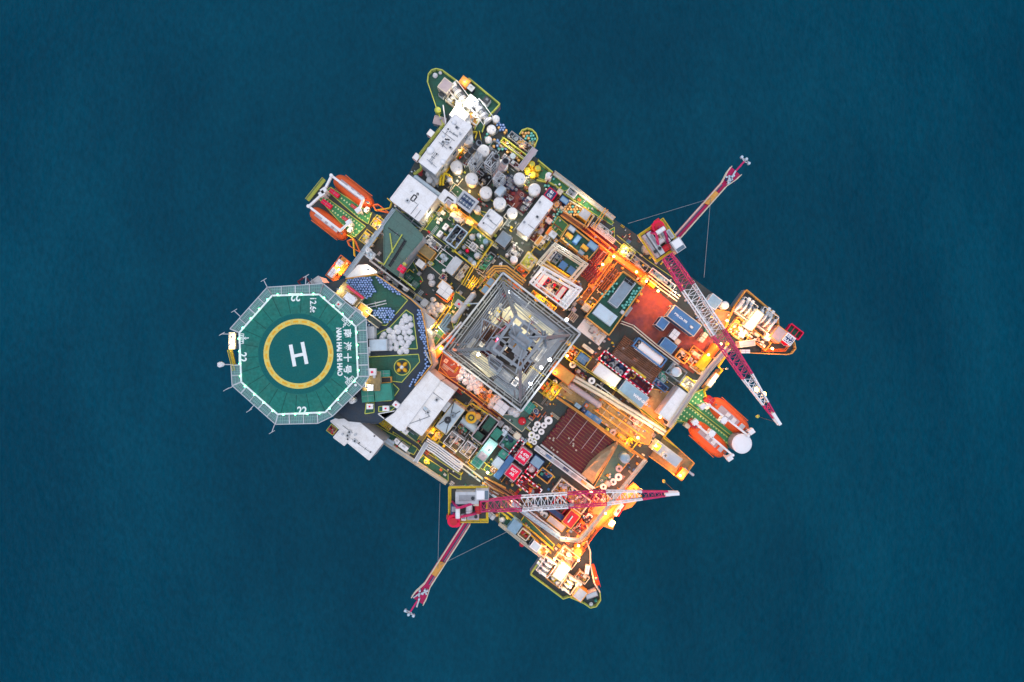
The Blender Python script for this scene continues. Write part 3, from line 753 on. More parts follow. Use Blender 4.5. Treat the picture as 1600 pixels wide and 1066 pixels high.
patch([(470, 600), (560, 640), (480, 760), (390, 870), (350, 870)], 'tandeck', 'amber')
patch([(450, 580), (590, 330), (680, 390), (560, 540)], 'roofgreen', 'amber')

# ================================================================ ACCOMMODATION BLOCK (helideck side)
sheet(0, 0, 1)
AC = [(500, 446), (540, 435.5), (587, 429), (642, 468), (657, 481), (670, 540), (676, 570), (615, 645), (590, 662), (545, 658), (518, 640), (478, 560)]
acc = building('green-roofed accommodation block beside the octagonal helideck', None, 0, 0, 0, 10, 'lightgrey', 'lane', 0, 'accommodation block', 'accommodation_block', poly=AC)
def apatch(P, m='green', line='ylw2'): return patch(P, m, line, 10.0)
sheet(540, 410, 5.92)
apatch([(10, 165), (280, 118), (575, 350), (375, 585), (180, 560), (60, 430), (-60, 300)])
apatch([(560, 440), (625, 485), (665, 800), (390, 800), (250, 700), (330, 640), (400, 610)])
apatch([(130, 880), (675, 850), (685, 920), (520, 1110), (130, 1066)])
apatch([(130, 560), (330, 640), (260, 690), (120, 690)], line=None)
sheet(500, 560, 4.845)
apatch([(530, 170), (600, 235), (540, 320), (415, 325), (430, 200)])
apatch([(350, 340), (410, 335), (410, 410), (340, 420)]); apatch([(445, 365), (580, 360), (540, 395), (445, 405)])
rail('beige parapet rail along the blue drum row on accommodation roof', [(840, 40), (795, -60)], 10, 'cream')
sheet(540, 410, 5.92)
rail('cream guard rail running round the inboard edge of the accommodation roof', [(0, 150), (280, 112), (605, 342), (700, 430), (745, 640), (765, 790), (800, 945), (640, 1140)], 10, 'amber', t=.18)

# ================================================================ HELIDECK
HZ = 14.0
sheet(340, 420, 4.1)
OCT = [(350, 172), (652, 165), (885, 370), (900, 690), (690, 920), (385, 932), (152, 725), (140, 410)]
OUT = [(315, 118), (675, 95), (752, 160), (950, 320), (968, 690), (925, 760), (735, 945), (640, 992), (368, 998), (90, 750), (82, 620), (76, 385)]
hc = W((518, 545), HZ)
heli = thing('helideck', 'teal green octagonal helideck with yellow circle and white H', 'helideck', (hc.x, hc.y, HZ - 1))
def HL(p): w = W(p, HZ); return (w.x - hc.x, w.y - hc.y)
O8 = [HL(p) for p in OCT]
b = MB(); b.prism(O8, .2, .999, 'lightgrey', 'helideck'); b.build('landing_surface', heli)
b = MB()
for i in range(8): b.bar((*O8[i], 1.03), (*O8[(i + 1) % 8], 1.03), .3, 'markwhite', .08)
b.build('edge_line', heli)
b = MB(); b.cyl(0, 0, .98, 1.008, L(258, HZ), 'helimid', 48); b.build('net_area', heli)
b = MB(); r0, r1 = L(190, HZ), L(224, HZ); b.ring(0, 0, 1.0, 1.022, r0, r1, 'ringyellow', 64); b.build('aiming_circle', heli)
b = MB()
for i in range(24): t = 2 * math.pi * i / 24; b.ring(0, 0, 1.01, 1.034, r0 + .3, r1 - .3, 'ringorange', 3, t, t + .16)
b.build('circle_dash', heli)
b = MB()
for i in range(26):
    t = 2 * math.pi * (i + .3) / 26; d = Vector((math.cos(t), math.sin(t))); e = 99
    for k in range(8):
        p, q = Vector(O8[k]), Vector(O8[(k + 1) % 8]); s = q - p; den = d.x * s.y - d.y * s.x
        if abs(den) > 1e-6:
            u = (p.x * s.y - p.y * s.x) / den; v = (p.x * d.y - p.y * d.x) / den
            if u > 0 and -.001 <= v <= 1.001: e = min(e, u)
    b.bar((*(d * L(262, HZ)), 1.004), (*(d * (e - .3)), 1.006), .08, 'heliseam', .02)
b.build('plate_seam', heli)
b = MB(); q = [HL(p) for p in ((468, 487), (494, 625), (543, 470), (571, 610), (480, 562), (560, 545))]
for i in (0, 2): b.bar((*q[i], 1.03), (*q[i + 1], 1.03), L(23, HZ), 'markwhite', .05)
b.bar((*q[4], 1.032), (*q[5], 1.032), L(20, HZ), 'markwhite', .05); b.build('letter_h', heli)
for t, p, sz, a, bo in (('NAN HAI SHI HAO', (779, 532), 1.17, -90, .06), ('12.6t', (610, 230), 1.5, -90, .03), ('22', (498, 180), 1.9, 180, .05), ('22', (158, 566), 1.9, -90, .05), ('22', (541, 912), 1.9, 0, .05)):
    o = text(t, HL(p), 1.01, sz, R(a + (1.5 if t[0] == 'N' else 0)), 'markwhite', heli, 'marking', bo, sx=.86 if t[0] == 'N' else .9)
for ch, y in (('南', 414), ('海', 497), ('十', 569), ('号', 644)): text(ch, HL((829, y)), 1.01, 1.45, R(-88), 'markwhite', heli, 'marking', .04, sx=1.1)
for p, a, ar in (((828, 336), -42, (812, 362)), ((152, 448), -92, (182, 445)), ((850, 718), 42, (826, 700))):
    text('EXIT', HL(p), 1.012, .74, R(a), 'markwhite', heli, 'marking', .02, sx=.9)
    b = MB(); x, y = HL(p); c_, s_ = math.cos(R(a)), math.sin(R(a)); w_, h_ = .85, .4
    cs = [(x + u * c_ - v * s_, y + u * s_ + v * c_, 1.008) for u, v in ((-w_, -h_), (w_, -h_), (w_, h_), (-w_, h_))]
    for i in range(4): b.bar(cs[i], cs[(i + 1) % 4], .1, 'markwhite', .02)
    x, y = HL(ar); d = Vector((HL(p)[0] - x, HL(p)[1] - y)).normalized(); b.bar((x - d.x * .5, y - d.y * .5, 1.01), (x + d.x * .15, y + d.y * .15, 1.01), .16, 'markwhite', .02)
    n_ = Vector((-d.y, d.x)); b.add([(x + d.x * .5, y + d.y * .5, 1.02), (x + n_.x * .28, y + n_.y * .28, 1.02), (x - n_.x * .28, y - n_.y * .28, 1.02)], [(0, 1, 2)], 'markwhite'); b.build('exit_marking', heli)
# safety net frames, between the deck edge and the outer rim
UO = [HL(p) for p in OUT]
def nearest(p):
    best = None
    for i in range(8):
        a, c = Vector(O8[i]), Vector(O8[(i + 1) % 8]); d = c - a; t = max(0, min(1, (Vector(p) - a).dot(d) / d.length_squared)); q = a + d * t
        if best is None or (q - Vector(p)).length < (best - Vector(p)).length: best = q
    return best
for i in range(len(UO)):
    p, q = Vector(UO[i]), Vector(UO[(i + 1) % len(UO)])
    if i == 10: continue
    b = MB(); b.bar((*p, .75), (*q, .75), .14, 'lightgrey'); n = max(1, round((q - p).length / 2.2))
    for k in range(n + 1): s = p + (q - p) * (k / n); e = nearest(s); b.bar((*s, .75), (*e, .8), .14 if k % 2 else .2, 'lightgrey')
    m = int((q - p).length / .3)
    for k in range(m): s = p + (q - p) * (k / m); e = nearest(s); b.bar((*s, .72), (*e, .77), .035, 'mint')
    for f in (.33, .66): b.bar((*(p + (nearest(p) - p) * f), .74), (*(q + (nearest(q) - q) * f), .74), .04, 'mint')
    sn = b.build('safety_net', heli); b = MB(); ep, eq = nearest(p), nearest(q); b.prism([p, q, eq, ep] if (eq - ep).length > .3 else [p, q, ep], .60, .66, 'netting'); b.build('net_mesh', sn)
for i in range(8):
    p, q = Vector(O8[i]), Vector(O8[(i + 1) % 8])
    for k in range(4):
        s = p + (q - p) * ((k + .5) / 4); b = MB(); b.cyl(s.x * 1.012, s.y * 1.012, .9, 1.12, .16, 'steel', 8); o = b.build('edge_light', heli)
        b = MB(); b.dome(s.x * 1.012, s.y * 1.012, 1.12, .16, .16, .16, 'lampgreen', 8, 3); b.build('lens', o)
    lamp_light(heli, ((p.x + q.x) / 2 * 1.01, (p.y + q.y) / 2 * 1.01, 1.5), 'g', 6, .3)
for a, c in (((315, 118), (287, 70)), ((140, 305), (97, 268)), ((80, 420), (18, 417)), ((95, 755), (45, 775)), ((235, 868), (193, 912)), ((362, 998), (340, 1050)), ((560, 100), (560, 45))):
    p, q = HL(a), HL(c); b = MB(); b.bar((*p, .7), (*q, .4), .12, 'lightgrey'); b.bar((q[0] - .5, q[1] - .3, .4), (q[0] + .5, q[1] + .3, .4), .09, 'lightgrey'); b.build('outrigger', heli)
for i in range(4):   # support legs and trusses beneath
    p, q = HL(((350, 250), (700, 250), (700, 830), (350, 830))[i]), 0; b = MB(); b.tube((*p, .2), (p[0] + 6, p[1], -14), .45, 'lightgrey', 10); b.build('support_leg', heli)
b = MB()
for i in range(4): a_, c_ = HL(((200, 400), (200, 700), (350, 200), (650, 200))[i]), HL(((880, 400), (880, 700), (350, 900), (650, 900))[i]); b.bar((*a_, -.4), (*c_, -.4), .5, 'grey', 1.1)
b.build('support_beam', heli)
# seaward access ladder with its lit lamps, wind sensor arm
walkway('yellow inclined access ladder on the seaward edge of the helideck', [(86, 520), (118, 650)], 14, 13, 'amber', 'yellow', cat='ladder', name='access_ladder')
boxy('access_landing', 'cream lit landing stage at the seaward edge of helideck', 'landing', (92, 462), 42, 110, 12, 1, 'cream', 'cream', 0, det='seam')
floodlight('glowing lamp at the seaward helideck landing, upper of two', (88, 438), 12.5, 2.2, 'w', 160)
floodlight('glowing lamp at the seaward helideck landing, lower of two', (74, 488), 12.5, 2.2, 'w', 200)
b = MB(); b.bar((0, 0, 0), (6.6, 0, .2), .14, 'lightgrey'); o = b.build('boom', tag_o := thing('weather_mast', 'thin grey boom with white sensor pod poking seaward from the helideck', 'sensor boom', base_of((22, 614), 13, 13)))
b = MB(); b.dome(0, 0, 0, .7, .5, .6, 'bag', 10, 4, jit=.2, rnd=random.Random(3)); b.build('sensor_pod', tag_o)
# inboard landings
building('tan fire monitor landing on the north-east helideck edge with white unit', (835, 180), 150, 120, 10, 12.5, 'khaki', 'tandeck', 3, 'landing', 'fire_monitor_platform', seed=5)
boxy('fire_monitor', 'white square box with purple cap on the upper helideck landing', 'monitor housing', (775, 228), 36, 36, 12.5, 1.2, 'white', det='knob')
boxy('storage_locker', 'white slab locker lying on the upper tan landing', 'locker', (848, 190), 75, 50, 12.5, 1.2, 'lightgrey', 'white', det='eye')
boxy('equipment_rack', 'magenta and yellow rack along the edge of the upper landing', 'rack', (880, 150), 130, 16, 12.5, .9, 'magenta', 'magenta', det='seam')
boxy('mobile_cabinet', 'green cabinet with dark base beside the upper helideck exit', 'cabinet', (825, 272), 26, 34, 12.5, 1, 'teal', det='vent')
building('pale grey ramp landing at the upper helideck exit', (870, 297), 62, 90, 11, 13.4, 'lightgrey', 'lightgrey', 1, 'landing', 'exit_landing', seed=9, windows=False)
walkway('tan stairway under warm light from upper landing to drum roof', [(905, 240), (975, 290)], 62, 11.6, 'amber', 'cream', cat='stairway', name='stairway')
walkway('long narrow stairway with cream rails descending between the blue drum clusters', [(945, 290), (1045, 365)], 40, 11, 'deck', 'cream', cat='stairway', name='stairway')
floodlight('bright warm lamp at the corner of the upper helideck landing', (770, 132), 12, 2.5, 'w', 450)
floodlight('bright warm lamp on the stairway beside the blue drums', (955, 268), 11.5, 2.5, 'w', 450)
building('tan fire monitor landing at the lower right helideck exit', (985, 720), 110, 120, 10, 12.5, 'khaki', 'tandeck', 2, 'landing', 'fire_monitor_platform', ang=0, seed=6)
boxy('fire_monitor', 'white square box with purple cap on the lower helideck landing', 'monitor housing', (990, 662), 46, 46, 12.5, 1.2, 'white', ang=0, det='knob')
boxy('fire_monitor', 'white square box with purple dots at the middle of the inboard helideck edge', 'monitor housing', (945, 522), 55, 40, 12, 1.2, 'white', ang=0, det='knob')
building('pale grey ramp landing at the lower helideck exit', (905, 727), 80, 60, 11, 13.4, 'lightgrey', 'lightgrey', 1, 'landing', 'exit_landing', ang=0, seed=4, windows=False)
floodlight('warm lamp above the lower tan helideck landing, upper of two', (958, 645), 12, 2.5, 'w', 250)
floodlight('warm lamp above the lower tan helideck landing, lower of two', (955, 760), 12, 2.5, 'w', 350)
boxy('fire_monitor', 'small white box with dark T mark under lower landing lamp', 'monitor housing', (978, 762), 38, 40, 12, 1, 'cleanwhite', ang=0, det='vent')
tank('white round dish-topped vent beside the lower left net frames', (858, 845), 22, 10, 2)
sheet(0, 0, 1)
rail('red edged frame jutting over the sea above the helideck', [(465, 440), (476, 432), (486, 444), (474, 452)], 8, 'maroon', closed=True)
building('pale grey sloping canopy behind the top corner of the helideck', (489, 445), 12, 30, 4, 9, 'lightgrey', 'lightgrey', 2, 'canopy', 'canopy', ang=-55, seed=12)

# ---------------- things on the accommodation roof
sheet(540, 410, 5.92)
BGp = 'blue drums standing in clusters on the accommodation roof'
nb = drum_field([(-5, 165), (120, 130), (222, 122), (258, 215), (285, 262), (200, 340), (95, 275), (10, 225)], 24, 10, 'drumblue', 'blue drum in the large cluster by the upper helideck landing', BGp, 1)
nb += drum_field([(225, 430), (300, 405), (455, 435), (445, 505), (380, 575), (300, 510), (240, 490)], 24, 10, 'drumblue', 'blue drum in the cluster between stairway and white bags', BGp, 2, .93)
nb += drum_field([(190, 490), (300, 560), (280, 590), (190, 580)], 25, 10, 'drumblue', 'blue drum beneath the narrow stairway near helideck edge', BGp, 3)
nb += drum_field([(250, 120), (285, 118), (420, 205), (525, 300), (505, 320), (430, 275), (350, 225)], 25, 10, 'drumblue', 'blue drum in the slanting row under the roof edge rail', BGp, 4)
nb += drum_field([(655, 420), (705, 425), (725, 560), (745, 700), (765, 940), (735, 945), (720, 780), (690, 690), (662, 560)], 24, 10, 'drumblue', 'blue drum in the long double row behind the white bags', BGp, 5)
nb += drum_field([(755, 940), (775, 955), (660, 1090), (585, 1160), (565, 1140), (640, 1066)], 24, 10, 'drumblue', 'blue drum in the slanting double row beside the big white roof', BGp, 6)
BB = 'white bulk bags heaped on the accommodation roof'
for i, p in enumerate([(400, 630), (350, 670), (335, 700), (440, 690), (500, 600), (530, 540), (590, 520), (600, 580), (480, 640), (540, 650), (590, 640), (610, 700), (560, 700), (500, 700), (470, 755), (408, 740), (410, 792), (462, 795), (515, 745), (560, 770), (500, 828), (558, 822), (530, 800), (470, 605), (520, 565), (565, 600), (440, 650), (580, 740), (560, 535), (405, 690), (530, 610), (445, 720), (550, 500)]):
    bag(p, 29, 10 + (.35 if i % 5 == 3 else 0), 'white bulk bag in the heap on the roof next to the helideck', BB)
container('pale blue flat-topped tank unit beside the white bag heap', (300, 766), 165, 108, 10, 2.4, 'skyblue', 'lightgrey', 'paleblue', ang=2, ribs=False, name='tank_container')
container('small white cabin standing against the inboard helideck net', (230, 650), 68, 112, 10, 2.4, 'white', 'lightgrey', 'lightgrey', ang=1, ribs=False, name='cabin')
boxy('junction_box', 'white box under the inboard net frames beside pale blue unit', 'box', (175, 835), 70, 70, 10, 1.8, 'white', ang=0, det='eye')
boxy('equipment_box', 'long teal locker between lower landing and yellow green ring', 'locker', (352, 1030), 115, 62, 10, 1.5, 'teal', 'teal', ang=3, det='seam')
rg = thing('life_raft_turntable', 'round black turntable with four orange floats inside a yellow green ring', 'turntable', base_of((522, 970), 10.3, 10))
b = MB(); b.ring(0, 0, .02, .08, L(70, 10), L(78, 10), 'ylw2', 40); b.build('painted_ring', rg)
b = MB(); b.cyl(0, 0, .03, .3, L(56, 10), 'dark', 24); b.build('turntable', rg)
for k in range(4): t = R(45 + 90 * k); r_ = L(38, 10); b = MB(); b.dome(r_ * math.cos(t), r_ * math.sin(t), .3, L(27, 10), L(18, 10), .7, 'ringorange', 14, 4, t); b.build('float', rg)
b = MB(); b.dome(0, 0, .3, L(22, 10), L(22, 10), .9, 'white', 12, 4); b.build('hub', rg)
pipe_run('two long pale poles lying on green roof below the big drum cluster', [(182, 412), (372, 368)], 10.4, .1, 'lightgrey', 2, .5, cat='poles', name='spare_pole', legs=False)
sheet(500, 560, 4.845)
container('square emerald green tarpaulin covered cargo by the lower landing', (478, 258), 130, 128, 10, 2.2, 'teal', 'teal', ang=6, ribs=False, name='covered_cargo', cat='cargo')
boxy('covered_cargo', 'smaller crumpled green tarpaulin bundle left of the square green cargo', 'cargo', (362, 285), 95, 95, 10, 1.4, 'teal', ang=4, det='seam')
container('dark slatted ramp strip above the square green tarpaulin', (470, 165), 140, 46, 10, 1.0, 'deck', 'amber', 'dark', ang=3, name='slatted_ramp', cat='ramp')
for i, (p, l) in enumerate((((376, 365), 'leftmost'), ((497, 380), 'middle'), ((575, 352), 'rightmost'))): boxy('roof_unit', 'white square roof unit with dark dot, %s of three below the green cargo' % l, 'roof unit', p, 48, 40, 10, 1.3, 'cleanwhite', ang=0 if i < 2 else -37, det='knob')
drum_field([(265, 285), (290, 250), (310, 260), (300, 300), (330, 330), (350, 330), (350, 415), (250, 430), (130, 440), (150, 410), (260, 380), (265, 340)], 20, 8, ['drumteal', 'drumteal', 'drumamber'], 'COLOUR drum in the mixed cluster under the lower helideck corner', 'mixed drums under the lower helideck corner', 7)
hullpart('drum_shelf', [(100, 450), (250, 240), (360, 300), (360, 440), (140, 460)], 8, .4, 'grey', 'deck')
# ================================================================ DERRICK
sheet(680, 410, 4.44)
DZ = 10.0
sub = building('dark drill floor substructure carrying the steel drilling tower', None, 0, 0, 0, DZ - .4, 'grey', 'derrickdark', 0, 'drill floor', 'drill_floor', poly=[(480, 150), (925, 505), (590, 955), (135, 608)], windows=False)
dl = W((529, 552), DZ); der = thing('drilling_derrick', 'tall grey lattice drilling tower at the centre of the platform with red beacon', 'derrick', (dl.x, dl.y, DZ))
def DL(p, z): w = W(p, z); return Vector((w.x - dl.x, w.y - dl.y, z - DZ))
FR = [DL(p, 13.0) for p in ((470, 72), (1008, 492), (596, 1034), (50, 612))]
FI = [DL(p, 12.5) for p in ((472, 130), (945, 505), (590, 975), (110, 610))]
for i in range(4):
    p, q = FR[i], FR[(i + 1) % 4]; b = MB(); b.bar((*p[:2], 1.4), (*q[:2], 2.2), .14, 'bluegrey', 1.2); o = b.build('wind_wall', der)
    b = MB(); b.bar((*p[:2], 3.0), (*q[:2], 3.0), .3, 'lightgrey', .3); b.build('wall_cap', o)
    a_, c_ = FI[i], FI[(i + 1) % 4]; b = MB(); n = 9
    b.bar((*a_[:2], 2.4), (*c_[:2], 2.4), .18, 'derrick')
    for k in range(n + 1): s, e = p + (q - p) * (k / n), a_ + (c_ - a_) * (k / n); b.bar((*s[:2], 2.5), (*e[:2], 2.4), .12, 'derrick')
    s, e = (p + a_) / 2, (q + c_) / 2; b.bar((*s[:2], 1.2), (*e[:2], 1.2), .25, 'derrick', .1); b.build('perimeter_walkway', der)
BB_ = [DL(p, DZ) for p in ((470, 140), (925, 505), (590, 960), (130, 608))]
TZ = 52.0
CC = [DL(p, TZ) for p in ((560, 372), (745, 525), (590, 735), (402, 600))]
lv = 9
def lev(k): return [BB_[i] + (CC[i] - BB_[i]) * k for i in range(4)]
for i in range(4): b = MB(); b.bar(BB_[i], CC[i], .42, 'derrick'); b.build('leg', der)
hs = [0, .09, .18, .27, .36, .45, .54, .63, .80, 1.0]
for j in range(len(hs) - 1):
    A, B = lev(hs[j]), lev(hs[j + 1]); b = MB()
    for i in range(4):
        k = (i + 1) % 4; b.bar(B[i], B[k], .11 if j % 2 else .08, 'derrick')
        if 0 < j < 5:
            m = (B[i] + B[k]) / 2; b.bar(A[i], m, .08, 'derrick'); b.bar(A[k], m, .08, 'derrick')
        elif j > 6 and (i + j) % 2: b.bar(A[i], B[k], .1, 'derrick')
    b.build('lattice_girt', der)
# corner braces near the corners as seen from above
b = MB()
for i in range(4):
    for k in (1, 3):
        j = (i + k) % 4; b.bar(BB_[i] + (BB_[j] - BB_[i]) * .08 + Vector((0, 0, .2)), lev(.3)[i] + (lev(.3)[j] - lev(.3)[i]) * .1, .3, 'derrick')
b.build('corner_brace', der)
# crown: frame with machinery and panels
c0 = sum(CC, Vector()) / 4; cz = TZ - DZ; u = Vector((math.cos(A0), math.sin(A0), 0)); v = Vector((-u.y, u.x, 0))
cr = MB()
for i in range(4): cr.bar(CC[i] + Vector((0, 0, i * .02)), CC[(i + 1) % 4] + Vector((0, 0, i * .02 + .01)), .32, 'derrick', .5)
for s in (-.9, .9): cr.bar(c0 + u * s - v * 2.6, c0 + u * s + v * 2.6, .3, 'derrick'); cr.bar(c0 + v * s - u * 2.6, c0 + v * s + u * 2.6, .3, 'derrick')
crown = cr.build('crown_frame', der)
def cbox(du, dv, z0, z1, lu, lv_, m, nm, par=None):
    b = MB(); p = c0 + u * du + v * dv; b.box(p.x, p.y, z0 + cz, z1 + cz, lu, lv_, m, A0); b.box(p.x, p.y, z1 + cz, z1 + cz + .05, lu * .8, lv_ * .7, 'steel', A0); return b.build(nm, par or crown)
cbox(.3, .5, .3, 1.2, 1.9, 1.4, 'bluegrey', 'crown_block'); cbox(.8, -.7, .3, .8, 1.6, 1.1, 'derrick', 'crown_platform'); cbox(-1.0, .9, .3, .6, 1.2, 1.3, 'bluegrey', 'crown_platform')
cbox(-.2, 2.2, -.8, -.2, 1.5, .9, 'steel', 'crown_platform'); cbox(-1.9, -2.2, -2, -1.4, 1.6, 1.3, 'steel', 'crown_platform'); cbox(1.0, 1.9, -.6, .1, 1.1, 1.0, 'derrick', 'sheave_box')
b = MB(); r = random.Random(4)
for s in range(3):
    p = c0 + u * (-.8 + s * .7) + v * .2 + Vector((0, 0, 1.2)); b.tube(p - v * .15, p + v * .15, .7, 'steel', 16)
b.build('sheave', crown)
b = MB()
for t in ((-2.8, -1.4, 2.2, 2.6), (-2.6, 1.9, 2.4, -2.0), (1.9, -2.9, -.4, 2.9)): b.bar(c0 + u * t[0] + v * t[1] + Vector((0, 0, 1.4)), c0 + u * t[2] + v * t[3] + Vector((0, 0, .4)), .16, 'derrick')
for t in ((1.7, 3.0), (2.9, 1.5)): b.bar(c0 + u * t[0] + v * t[1], c0 + u * t[1] + v * t[0] + Vector((0, 0, -3)), .2, 'derrick')
b.build('crown_bracing', crown)
bc = DL((440, 535), 49); b = MB(); b.cyl(bc.x, bc.y, bc.z - 1, bc.z, .15, 'steel', 8); b.dome(bc.x, bc.y, bc.z, .22, .22, .3, 'lampred', 10, 4); b.build('beacon', der); lamp_light(der, bc + Vector((0, 0, .8)), 'r', 260, .2)
b = MB(); p = DL((445, 500), 46); q = DL((440, 590), 46); b.bar(p, q, .2, 'derrick'); b.bar(p, CC[3], .15, 'derrick'); b.build('beacon_bracket', der)
# monkey board, setback pipe stands, drill floor
def mboard(ps, z, m='derrickdark', nm='racking_board'):
    P = [DL(p, z) for p in ps]; b = MB(); d = P[1] - P[0]; n = 12
    for k in range(n + 1): s = P[0] + d * (k / n); e = P[3] + (P[2] - P[3]) * (k / n); b.bar(s, e, .12, m)
    for i in range(4): b.bar(P[i], P[(i + 1) % 4], .22, 'derrick')
    b.build(nm, der)
mboard([(330, 390), (480, 470), (400, 590), (310, 520)], 32, 'rust'); mboard([(575, 590), (690, 700), (640, 720), (550, 650)], 32)
mboard([(640, 490), (690, 560), (640, 590), (600, 520)], 36); mboard([(380, 640), (470, 700), (430, 760), (370, 700)], 36)
def stands(p0, dx, dy, nx, ny, m, z0=10.2, z1=33, lean=(0, 0)):
    for i in range(nx):
        b = MB(); 
        for j in range(ny): w = DL((p0[0] + dx * i, p0[1] + dy * i), z0) - u * 0 + v * (-.28 * j); b.tube(w, w + Vector((lean[0], lean[1], z1 - z0)), .09, m, 5)
        b.build('pipe_stand', der)
stands((400, 470), 9, 7, 7, 9, 'rust'); stands((390, 560), 8, 7, 5, 7, 'maroon'); stands((620, 640), 8, 7, 6, 8, 'rust')
def fplate(ps, m, z=DZ, h=.12, nm='floor_plate'): b = MB(); b.prism([DL(p, z)[:2] for p in ps], -.38, -.38 + h + (z - DZ), m); b.build(nm, sub_o)
sub_o = der
fplate([(400, 480), (540, 400), (720, 560), (560, 740), (360, 640)], 'black', h=.16)  # black plate painting the darkness of openings in the floor centre
fplate([(470, 330), (560, 280), (830, 480), (780, 540), (690, 560), (460, 400)], 'khaki', h=.3)
fplate([(370, 380), (440, 300), (450, 400), (400, 450)], 'khaki', h=.3)
fplate([(240, 640), (300, 590), (380, 700), (430, 780), (370, 800), (250, 690)], 'khaki', h=.3)
fplate([(610, 720), (660, 670), (690, 720), (600, 850), (560, 840)], 'khaki', h=.3)
fplate([(130, 600), (480, 150), (560, 210), (250, 640)], 'derrickdark', h=.2); fplate([(700, 560), (900, 520), (640, 880), (560, 800)], 'grey', h=.2)
fplate([(430, 800), (600, 900), (570, 950), (400, 830)], 'bluegrey', h=.2); fplate([(600, 290), (900, 500), (870, 520), (590, 330)], 'grey', h=.2)
r = random.Random(8)
for nm, (x, y), lu, lv_, h, m in (('drawworks', (490, 790), 90, 60, 2.5, 'steel'), ('driller_cabin', (420, 740), 70, 60, 3, 'bluegrey'), ('rotary_table', (535, 560), 60, 60, .4, 'dark'), ('iron_roughneck', (600, 600), 36, 50, 2.6, 'magenta'), ('mud_manifold', (690, 400), 60, 26, 1.2, 'lightgrey'), ('control_cabinet', (330, 560), 30, 60, 2, 'lightgrey'), ('catwalk_ramp', (735, 640), 30, 110, .8, 'lightgrey'), ('tool_rack', (250, 560), 30, 80, 1, 'grey'), ('air_tank', (560, 830), 40, 60, 1.6, 'cleanwhite')):
    w = DL((x, y), DZ + h); b = MB(); b.box(w.x, w.y, -.3, h, L(lu, DZ), L(lv_, DZ), m, A0); b.box(w.x, w.y, h, h + .08, L(lu, DZ) * .6, L(lv_, DZ) * .6, 'grey', A0); b.cyl(w.x, w.y, h, h + .3, .25, 'steel', 8); b.build(nm, der)
rq = random.Random(12)
for i in range(46):
    x, y = rq.uniform(-.4, .4), rq.uniform(-.4, .4); P_ = BB_[0] * 0 + sum(BB_, Vector()) / 4 + (BB_[1] - BB_[0]) * x + (BB_[3] - BB_[0]) * y; b = MB(); m = rq.choice(('derrick', 'grey', 'steel', 'derrickdark', 'cream', 'rust', 'yellow', 'lightgrey', 'maroon')); h = rq.uniform(.3, 1.6)
    if i % 3 == 0: q = P_ + (u_ if i % 2 else v_) * rq.uniform(1, 3.5) if False else P_ + Vector((math.cos(A0 + (i % 2) * 1.571), math.sin(A0 + (i % 2) * 1.571), 0)) * rq.uniform(1, 3.5); b.tube((P_.x, P_.y, h), (q.x, q.y, h), .1, m, 6); b.build('floor_piping', der)
    else: b.box(P_.x, P_.y, 0, h, rq.uniform(.3, 1.1), rq.uniform(.3, .9), m, A0); b.build('floor_equipment', der)
w = DL((535, 560), 26); b = MB(); b.box(w.x, w.y, 14, 18, 1.2, 1.0, 'amber', A0); b.box(w.x, w.y, 18, 19.5, .8, .8, 'steel', A0)
for s in (-.4, .4): b.bar(w * 1 + Vector((s, 0, 3)), Vector((w.x + s, w.y, cz - 1)), .05, 'dark')
b.build('top_drive', der)
for i, (p, z, k) in enumerate((((795, 676), 16, 'c'), ((735, 730), 16, 'c'), ((660, 842), 14, 'c'), ((505, 218), 16, 'c'), ((300, 640), 14, 'w'), ((912, 398), 12, 'c'))):
    w = DL(p, z); b = MB(); b.box(w.x, w.y, w.z - .2, w.z, .5, .5, 'grey'); o = b.build('floodlight', der); b = MB(); b.dome(w.x, w.y, w.z, .26, .26, .2, 'lampwhite', 10, 3); b.build('lens', o); lamp_light(der, w + Vector((0, 0, .6)), k, 700, .25)
for p in ((600, 420), (300, 700), (640, 760), (430, 350)): w = DL(p, 20); lamp_light(der, w - Vector((0, 0, 5)), 'w', 1500, .4)  # bare lights without fittings, added to brighten the drill floor

